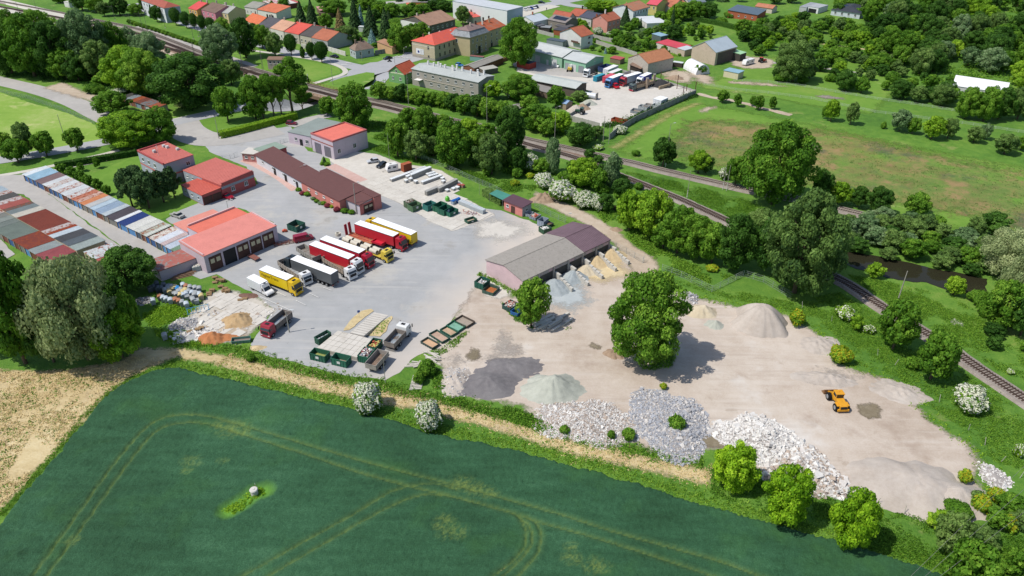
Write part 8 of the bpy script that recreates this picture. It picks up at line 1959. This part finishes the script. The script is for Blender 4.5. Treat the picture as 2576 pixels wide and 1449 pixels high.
def pole(label,top,base,kind='lamp',r=.1,col='#a8a498',name=None):
 g = G(base); h = height_for(base,top[1]); t = thing(name or {'lamp': 'street_lamp','mast': 'catenary_mast','pole': 'utility_pole','lattice': 'lattice_mast'}[kind],label,'lamp post' if kind == 'lamp' else 'pole',(g.x,g.y,0))
 m = M(col,.12,1.5,.85)
 if kind == 'lattice':
  for sx,sy in ((-.3,-.3),(.3,-.3),(.3,.3),(-.3,.3)): MB().tube((sx,sy,0),(sx * .4,sy * .4,h),.04,n=4).build('leg',m,t)
  mb = MB()
  for k in range(int(h / .6)):
   w = .3 * (1 - .6 * k * .6 / h); s = 1 if k % 2 else -1; mb.tube((-w,-w * s,k * .6),(w,w * s,k * .6 + .6),.02,n=4).tube((-w * s,w,k * .6),(w * s,-w,k * .6 + .6),.02,n=4)
  mb.build('bracing',m,t)
 else: MB().tube((0,0,0),(0,0,h),r,r * .6,8).build('post',m,t)
 if kind == 'lamp':
  MB().tube((0,0,h - .1),(1.1,.3,h + .25),.04,n=5).build('arm',m,t); MB().cbox(1.3,.36,h + .27,.7,.28,.14,.27).build('lamp_head',M('#d8dada',.05,1,.4),t)
 if kind in ('mast','lattice'):
  MB().tube((0,0,h * .88),(-2.4,-1.2,h * .93),.035,n=4).tube((0,0,h * .72),(-2.4,-1.2,h * .93),.025,n=4).build('bracket',m,t); MB().box(-.25,-.25,0,.25,.25,.35).build('foot',M('#c9c4b8',.1,1,.9),t)
 if name == 'striped_pole':
  for k in range(5): MB().tube((0,0,.3 + k * .5),(0,0,.55 + k * .5),r + .015,n=8).build('white_band',m_white,t)
 return t
for a in [('leaning concrete lamp pole beside the muddy red tipper',(716,784),(728,836),'lamp',.15),('tall concrete lamp pole at the end of the long pink building',(888,461),(897,539),'lamp',.15),('lamp pole beside the bicycles at the white wing',(755,418),(760,451),'lamp',.13),('thin steel pole behind the white caravan',(976,335),(980,405),'pole',.06),('thin steel pole by the grey tipper trailer',(965,890),(970,966),'pole',.07),('lamp on a short pole behind the truck garage',(571,506),(576,536),'lamp',.08),('thin dark pole in the grass behind the bins',(1205,452),(1206,490),'pole',.05),
  ('A-shaped lamp pole at the yard entrance',(541,290),(551,349),'lamp',.12),('floodlight mast at the playing field corner',(146,288),(167,360),'pole',.12),('lamp above the small garages at the left',(401,242),(407,276),'lamp',.08),('tall lamp on the grass island by the bridge',(829,135),(838,214),'lamp',.1),('wooden pole in front of the pale blue corner house',(909,112),(911,153),'pole',.12),('white lamp at the zebra crossing',(1016,120),(1016,139),'lamp',.07),('pole at the corner of the green house roof',(992,138),(993,160),'pole',.1),('short lamp near the bins row gate',(1421,540),(1422,560),'lamp',.05)]: pole(*a)
for a in [('rail mast with lamp before the green house',(1021,184),(1028,266),'lamp',.1),('rail lamp mast right of the apartment block',(1220,218),(1225,314),'lamp',.1),('rail lamp mast below the contractor yard',(1398,270),(1395,358),'lamp',.1),('concrete pole left of the ivy wall corner',(1523,292),(1517,357),'pole',.12),('second concrete pole at the ivy wall corner',(1534,312),(1531,362),'pole',.1),('twin wooden poles by the green house, left',(961,198),(967,240),'pole',.1),('twin wooden poles by the green house, right',(966,199),(973,240),'pole',.1),('leaning concrete pole between the near track and the pond',(2282,682),(2257,760),'pole',.16)]: pole(*a)
for a in [('striped lamp mast in the meadow above the two tracks',(1684,312),(1674,421),'lamp',.1),('striped mast between the diverging tracks',(1739,428),(1728,498),'pole',.1),('striped mast pair by the upper track, left one',(1826,415),(1818,478),'pole',.1),('striped mast pair by the upper track, right one',(1836,416),(1827,481),'pole',.1)]: pole(*a,'#a8a498','striped_pole')
for i,(a,b) in enumerate([((40,4),(48,31)),((87,0),(92,24)),((175,12),(183,47)),((283,12),(290,51)),((324,36),(332,72)),((353,28),(361,82)),((363,28),(372,81)),((408,28),(416,71)),((478,48),(487,99)),((491,58),(500,93)),((485,106),(489,140)),((605,131),(614,193)),((658,128),(662,178))]):
 o = pole('x',a,b,'lattice' if i > 9 else 'mast',.1,'#7f7c74'); al(o,'railway overhead line mast','mast',b,'masts along the station tracks')
# ================================================================ SMALL THINGS
def beams(name,label,spots,size,mat,group,rz0=0,cat='beam',z=0):
 me = MB().box(-size[0] / 2,-size[1] / 2,0,size[0] / 2,size[1] / 2,size[2]).mesh(name,mat)
 for x,y,rz,zz in spots:
  g = G((x,y)); o = put(name,me,None,(g.x,g.y,z + zz),rz + rz0); al(o,label,cat,(x,y),group)
m_beam = M('#cfc9be',.12,1,.9,.2)
sp = []
for k in range(9): x,y = T12((1745 + 18 * (k % 5),660 + 22 * (k // 2)))[0]; sp.append((x,y,-.5 + .35 * math.sin(k * 2),.1 * (k % 4)))
for k in range(9): x,y = T12((1570 + 18 * k,790 - 9 * (k % 5)))[0]; sp.append((x,y,.1 + .5 * math.sin(k * 3),.1 * (k % 3)))
beams('concrete_post','loose white concrete post',sp,(3.2,.25,.22),m_beam,'loose posts beside the tray containers')
sp = [T12((1640 - 4 * k,885 + 15 * k))[0] + (.12,.0) for k in range(10)]
beams('concrete_post','white post in a neat row',sp,(2.4,.28,.25),m_beam,'posts laid in a row')
sp = [T(2,2,(300 + 30 * (k % 3),330 + 34 * (k // 3) - 8 * (k % 3)))[0] + (.75,.3 * (k % 2)) for k in range(9)] + [T(2,2,(430,375))[0] + (.8,0),T(2,2,(440,360))[0] + (.8,.35),T(2,2,(470,395))[0] + (.8,0),T(2,2,(505,300))[0] + (.8,.2),T(2,2,(550,350))[0] + (.8,0)]
beams('concrete_beam','grey stacked concrete beam',sp,(4.4,.6,.4),m_beam,'beams under the island tree')
sp = [Z('B',(640 + 30 * (k % 6),230 - 22 * (k % 6) + 14 * (k // 6)))[0] + (.55,.12 * (k % 3)) for k in range(16)]
beams('timber_beam','brown timber in the pile by the lean-to store',sp,(5.,.18,.14),M('#a08068',.2,2,.9),'timbers piled beside the lean-to',0)
def pallet_mesh():
 mb = MB()
 for k in range(7): mb.box(-.6,-.4 + k * .125,.1,.6,-.31 + k * .125,.13)
 for x in (-.52,-.04,.44): mb.box(x,-.4,0,x + .1,.45,.1)
 return mb.mesh('wooden_pallet',m_wood)
pm_ = pallet_mesh(); n = 0
for s in '1150,270,4 1200,300,3 1270,315,5 1150,330,2 1240,400,3 1110,460,4 1060,500,3 1060,520,2 1310,455,6 1340,480,5 1290,470,3 1610,580,2 1540,600,2 760,1090,3 830,1120,2 890,1060,4 940,1030,3'.split():
 x,y,c = s.split(','); g = G(Z('B',(float(x),float(y)))[0])
 for k in range(int(c)):
  o = put('wooden_pallet',pm_,None,(g.x + random.uniform(-.15,.15),g.y + random.uniform(-.1,.1),.08 + k * .15),random.uniform(0,.5)); al(o,'weathered wooden pallet in a stack','pallet',PJ((g.x,g.y,k * .15)),'stacked pallets in the slab yard')
b_ = thing('water_tank','pale grey steel tank with boards on top at the truck garage corner','tank',G(Z('B',(870,130))[0]),.5)
MB().box(-1,-.9,0,1,.9,1.3).build('tank',M('#b0b8b8',.12,1,.5),b_,bevel=.05); [MB().cbox(-.5 + .4 * k,0,1.36 + .04 * k,.3,2,.08,.3 * k).build('board',m_beam,b_) for k in range(4)]
b_ = thing('pipe_rack','bright blue tubular steel frame lying near the small gravel heap','frame',G(Z('B',(900,750))[0]),.45)
for k in range(6): MB().tube((-2.4 + k * .9,-.8,.1),(-2.4 + k * .9,.9,.6),.05).build('rung',paint('#4f9cc4'),b_)
for y,z in ((-.8,.1),(.9,.6)): MB().tube((-2.6,y,z),(2.4,y,z),.06).build('rail',paint('#4f9cc4'),b_)
b_ = thing('scrap_frame','rusty lattice frame lying behind the dark red van','scrap',G(Z('A',(760,530))[0]),.42)
for y in (-.7,0,.7): MB().tube((-3.4,y,.5),(3.4,y,.5),.07).tube((-3.4,y,.1),(3.4,y,.1),.07).build('rail',m_rust,b_)
for k in range(8): MB().tube((-3.4 + k * .97,-.7,.1),(-3.4 + k * .97,.7,.5),.05).build('cross_bar',m_rust,b_)
b_ = thing('mower','small orange machine lying by the open green container','machine',G(Z('A',(720,355))[0]),.2)
MB().prism([(-.7,.1),(.8,.1),(.6,.55),(0,.8),(-.6,.5)],-.4,.4).build('cover',paint('#d85a34'),b_,bevel=.04); wheels(b_,[-.4,.4],.5,.18,.12)
b_ = thing('sign','small blue sign on a post beside the grassy ramp edge','sign',G(T12((1040,300))[0]),R(20))
MB().tube((0,0,0),(0,0,1.9),.03).build('post',m_galv,b_); MB().box(-.3,-.03,1.5,.3,0,2.1).build('board',paint('#2a5aa8'),b_)
b_ = thing('fountain_statue','small white statue on the lawn by the underpass','statue',G(T(1,0,(522,800))[0]),0)
MB().tube((0,0,0),(0,0,.8),.35,.3).tube((0,0,.8),(.05,0,2.1),.28,.14).ball((.06,0,2.3),.16,.16,.2).build('figure',paint('#e6e4de'),b_)
for k,p in enumerate(T(1,1,(275,330),(310,340),(350,375),(378,385))):
 b_ = thing('bicycle',None,None,G(p),R(20 + 15 * k))
 for x in (-.52,.52): MB().tube((x,-.02,.33),(x,.02,.33),.33,n=12).build('wheel',m_tyre,b_)
 MB().tube((-.52,0,.33),(-.1,0,.75),.025,n=4).tube((-.1,0,.75),(.4,0,.75),.025,n=4).tube((.52,0,.33),(.4,0,.95),.025,n=4).tube((-.1,0,.3),(.4,0,.75),.025,n=4).tube((-.1,0,.3),(-.15,0,.9),.025,n=4).build('frame',m_steel,b_)
 al(b_,'bicycle parked at the white wall','bicycle',p,'bicycles on the pink pavement')
w_ = thing('concrete_well','round concrete well with a lid standing in the wheat','well',G((641,1244)))
MB().tube((0,0,0),(0,0,1.15),.62,.58,18).build('shaft',M('#c4c0b6',.1,2,.9),w_); MB().tube((0,0,1.15),(0,0,1.3),.7,.6,18).tube((0,0,1.3),(0,0,1.38),.2,.2,10).build('lid',M('#d2cec6',.1,2,.9),w_)
w_ = thing('marker_stake','thin red and white stake beside the concrete well','stake',G((646,1238)))
for k in range(6): MB().tube((0,0,k * .35),(0,0,k * .35 + .35),.035).build('band',paint('#d8d8d4' if k % 2 else '#b84848'),w_)
for p,h,lb in [(H((1550,600))[0],4.4,'tall brick pillar left of the black heap'),(H((1690,530))[0],4.6,'tall brick pillar right beside the black heap')]:
 b_ = thing('brick_pillar',lb,'pillar',G(p),.3); MB().box(-.45,-.35,0,.45,.35,h).build('shaft',M('#b8a28c',.15,1.5,.9),b_); MB().box(-.52,-.42,h,.52,.42,h + .2).build('cap',m_cw,b_)
for p,h in zip(H((1825,440),(2145,605),(2268,720),(1970,500),(2330,650),(2510,620)),(4,6,3.5,1.8,3,3.5)):
 g = G(p); o = put('steel_post',MB().box(-.13,-.13,0,.13,.13,h).mesh('steel_post',M('#6b4a3e',.2,1,.8)),None,(g.x,g.y,0)); al(o,'rusty steel girder post','post',p,'girder posts of the contractor yard')
tk = thing('white_tank','white cylindrical tank body at the left edge of the contractor yard','tank',G(H((420,790))[0]),R(-25))
MB().tube((-3.4,0,1.3),(3.4,0,1.3),1.1,1.1,16).build('tank',paint('#dfe4ea'),tk); MB().box(3.2,-1.2,0,3.5,1.2,2.6).box(-3,-.6,0,-2.6,.6,.6).build('frame',m_steel,tk)
for x,z,c,lb,rz in [((2440,595),0,'#c23a30','red tractor in the farm yard at the right',20),((2270,1080),0,'#3a5a48','dark green wheel loader in the corner of the contractor yard',150)]:
 p = T(2,0,x)[0] if z == 0 and x[1] < 700 else H((270,1100))[0]
 if x[0] == 2440: p = (1915,158)
 b_ = thing('tractor',lb,'tractor',G(p),R(rz)); m = paint(c)
 MB().prism([(.2,.9),(2.6,.9),(2.6,1.5),(1.0,1.7),(.2,1.6)],-.45,.45).build('bonnet',m,b_,bevel=.04); MB().box(-.9,-.7,1.2,.3,.7,2.5).build('cab',m_glassv,b_); MB().box(-1,-.8,2.5,.4,.8,2.62).build('roof',m,b_)
 wheels(b_,[-.5],1.0,.75,.4); wheels(b_,[2.1],.85,.45,.3)
ex = thing('excavator','small white and yellow excavator before the green hall gates','excavator',G(Z('G',(560,1400))[0]),R(80))
MB().box(-1,-.9,.9,1.2,.9,1.8).build('engine',paint('#d8b83a'),ex,bevel=.05); MB().box(.0,-.9,1.8,1.2,.1,2.9).build('cab',m_whitep,ex,bevel=.05); MB().tube((1.1,.5,1.5),(2.4,.5,3.8),.16).tube((2.4,.5,3.8),(3.6,.5,2.2),.12).build('boom',paint('#e2e4e4'),ex); MB().prism([(3.3,1.6),(4.1,1.7),(4.0,2.3),(3.5,2.3)],.1,.9).build('bucket',m_steel,ex)
for s in (-1,1): MB().box(-1.4,s * 1.05 - .22,0,1.5,s * 1.05 + .22,.8).build('track',m_tyre,ex,bevel=.15)
g0,g1_ = G((2118,1038)),G((2088,992)); d = (g1_ - g0).xy
ld = thing('wheel_loader','yellow-orange wheel loader standing alone on the dirt yard','loader',(g0.x,g0.y,0),math.atan2(d.y,d.x)); my = M('#e0a02c',.1,1,.5,dirt=('#b07838',.62))
MB().prism([(-.2,.9),(1.9,.9),(1.9,1.95),(.3,1.8),(-.2,1.6)],-.75,.75).build('engine_cover',my,ld,bevel=.05)
MB().box(-.3,-.6,1.0,-.2,.6,1.55).build('radiator_grille',m_chas,ld); MB().box(-.35,-1.1,.55,.1,1.1,.95).build('counterweight',my,ld)
cbn = MB().box(1.95,-.75,1.1,3.35,.75,1.9).build('cab',my,ld,bevel=.03); MB().add([(2.0,-.7,1.9),(3.35,-.7,1.9),(3.35,.7,1.9),(2.0,.7,1.9),(2.1,-.65,2.75),(3.2,-.65,2.75),(3.2,.65,2.75),(2.1,.65,2.75)],[(4,5,6,7),(0,1,5,4),(1,2,6,5),(2,3,7,6),(3,0,4,7)]).build('window',m_glassv,cbn)
for x in (2.05,3.3):
 for y in (-.7,.7): MB().box(x - .05,y - .05,1.9,x + .05,y + .05,2.75).build('pillar',my,cbn)
MB().box(1.95,-.85,2.75,3.4,.85,2.9).build('roof',my,cbn,bevel=.04); MB().tube((2.7,0,2.9),(2.7,0,3.05),.09).build('beacon',paint('#e87a20'),cbn)
MB().box(3.0,-.55,.6,4.6,.55,1.4).build('front_frame',my,ld)
for s in (-1,1): MB().prism([(3.3,1.4),(4.0,1.9),(5.6,.9),(5.5,.6),(4.0,1.5)],s * .55 - .1,s * .55 + .1).build('lift_arm',my,ld)
MB().prism([(5.4,.15),(6.5,.1),(6.5,.2),(5.6,.35),(5.55,1.15),(5.4,1.15)],-1.3,1.3).build('bucket',M('#8f6a4a',.2,1,.6),ld)
for s in (-1,1): MB().prism([(5.4,.15),(6.5,.1),(5.55,1.15)],s * 1.3 - .04,s * 1.3 + .04).build('bucket_side',M('#8f6a4a',.2,1,.6),ld)
for s in (-1,1): MB().box(.1,s * .95 - .3,1.45,1.3,s * .95 + .3,1.55).build('mudguard',my,ld)
wheels(ld,[.7,4.0],1.35,.78,.55)
bp = thing('black_pipes','bundle of black plastic pipes at the foot of the concrete chunks','pipes',G((2102,1240)),R(-22))
for k in range(6): MB().tube((-2.2 + .1 * k,-.3 + .12 * k,.12),(2.2,-.3 + .12 * k,.12 + .1 * (k % 2)),.07).build('pipe',M('#26282a',.1,1,.5),bp)
for k in range(3):
 a,b = G((2270 + k * 34,1470),7.5),G((2600,1150 + k * 60),7.5); o = MB().tube(a,b,.02,n=4).build('power_line',m_steel); al(o,'thin power line above the lower right corner','wire',(2420,1350),'power lines')
 AL[-1] = (o,'thin power line above the lower right corner','wire',(2400 + k * 60,1350),'power lines')
# ================================================================ LABELS THAT SINGLE THINGS OUT
MARKS = {'the playing field': (110,320),'the station platform': (120,30),'the railway bridge': (803,234),'the small left garages': (370,265),'the fruit lawn': (220,430),'the office building': (420,400),'the garage rows': (190,560),'the curved wheat corner': (400,920),'the truck garage': (590,600),'the waste bins': (450,730),'the yard entrance': (550,350),
'the salmon roofed hall': (850,340),'the dark brown roof': (800,460),'the flower bed': (820,510),'the green house': (1000,190),'the apartment block': (1140,200),'the pale blue corner house': (900,120),'the terraced houses': (760,90),'the upper terrace': (560,60),'the mansard roof': (1130,80),'the factory hall': (1220,30),'the green hall': (1420,130),'the tall white house': (1480,110),'the salmon house': (1530,60),
'the ivy wall': (1640,270),'the storage shelter': (1400,210),'the old barn': (1640,150),'the arched tent': (1740,170),'the stone barn': (1800,130),'the brick barn': (1880,30),'the black bungalow': (2130,25),'the red shed roof': (1690,105),'the farm yard': (1890,165),'the white hall roof': (2460,210),'the meadow corner': (1790,275),'the blue-roofed hut': (1848,178),'the orchard': (2100,250),'the right meadow edge': (2480,330),
'the block store': (1080,450),'the caravan': (985,420),'the skip row': (1100,515),'the small pink hut': (1305,510),'the earth bank': (1365,500),'the purple shed roof': (1450,580),'the sand bays': (1500,660),'the track junction': (1540,435),'the striped mast': (1730,470),'the twin striped masts': (1822,460),'the island of beams': (1360,810),'the zigzag fence': (1830,715),'the gravel dome': (1915,790),'the pond': (2290,690),'the leaning pole': (2260,740),'the near track': (2300,830),'the loader': (2100,1010),'the gravel bank': (2320,1220),'the muddy puddle': (1800,1115),'the chunk heap': (1990,1150),'the asphalt heap': (1230,960),'the tray containers': (1130,830),'the raised deck': (880,850),'the slab yard': (590,790),'the stubble field': (130,1000),'the upper track': (2100,530),'the wood edge': (2250,120),'the top right corner': (2540,20),'the middle of the wood': (2420,110),'the right wood edge': (2560,180),'the railway belt': (1160,370),'the bushes by the shelter': (1360,290),'the lower right corner': (2480,1420),'the concrete well': (641,1240),'the garden path': (2160,122),'the gardens': (1980,80),'the top edge': (1950,10),'the left woods': (60,110),'the wood clearing': (2330,190),'the thicket end': (2130,600),'the white posts heap': (1080,920),'the elder row': (1430,480)}
ORD = ['nearest','second nearest','third nearest','fourth nearest','fifth nearest','sixth nearest','seventh nearest','eighth nearest','ninth nearest','tenth nearest'] + ['%dth nearest' % k for k in range(11,60)]
bl = [t for t in TREES if t[0].name.startswith('broadleaf')]
def npx(t): p = t[3]; return t[0].scale[0] * t[0].scale[2] / mpp((p[0],min(1440,p[1]))) ** 2
bl.sort(key=npx,reverse=True)
extra = bl[298:]
if extra:
 Vs,tn,n = [],[],0
 for t in extra:
  o = t[0]; me = o.children[0].data; co = np.empty(len(me.vertices) * 3,np.float32); me.vertices.foreach_get('co',co); co = co.reshape(-1,3)
  a = np.empty(len(me.vertices),np.float32); me.attributes['tint'].data.foreach_get('value',a)
  M4 = np.array(Matrix.LocRotScale(o.location,o.rotation_euler,o.scale)); Vs.append(co @ M4[:3,:3].T + M4[:3,3]); tn.append(a)
  for ch in list(o.children): bpy.data.objects.remove(ch)
  TREES.remove(t); bpy.data.objects.remove(o)
 V = np.concatenate(Vs); q = len(V) // 4; me = bpy.data.meshes.new('far_tree_crowns'); me.vertices.add(len(V)); me.vertices.foreach_set('co',V.astype(np.float32).ravel()); me.loops.add(len(V)); me.loops.foreach_set('vertex_index',np.arange(len(V)))
 me.polygons.add(q); me.polygons.foreach_set('loop_start',np.arange(0,4 * q,4)); me.polygons.foreach_set('loop_total',np.full(q,4)); me.update(calc_edges=True)
 me.attributes.new('tint','FLOAT','POINT').data.foreach_set('value',np.concatenate(tn)); me.materials.append(LM['leafy'])
 o = put('far_tree_crowns',me); tag(o,'small far tree crowns filling gaps between the larger trees','trees'); o['kind'] = 'stuff'
fam = {}
for o,look,cat,p,grp in [(t[0],t[1],t[2],t[3],t[4] or (t[1].split(',')[0] + 's').replace('shs','shes')) for t in TREES] + AL:
 side = min(MARKS,key=lambda k: (MARKS[k][0] - p[0]) ** 2 + ((MARKS[k][1] - p[1]) * 1.5) ** 2)
 fam.setdefault((look,side),[]).append((o,cat,p,grp))
for (look,side),L_ in fam.items():
 m = MARKS[side]; L_.sort(key=lambda e: (e[2][0] - m[0]) ** 2 + (e[2][1] - m[1]) ** 2)
 for k,(o,cat,p,grp) in enumerate(L_):
  dx,dy = p[0] - m[0],p[1] - m[1]
  rel = ('left of' if dx < 0 else 'right of') if abs(dx) > abs(dy) else ('behind' if dy < 0 else 'before')
  if len(L_) == 1: lb = f'{look} just {rel} {side}'
  else: lb = f'{look} {rel} {side}, {ORD[min(k, 58)]}'
  tag(o,lb,cat,grp)
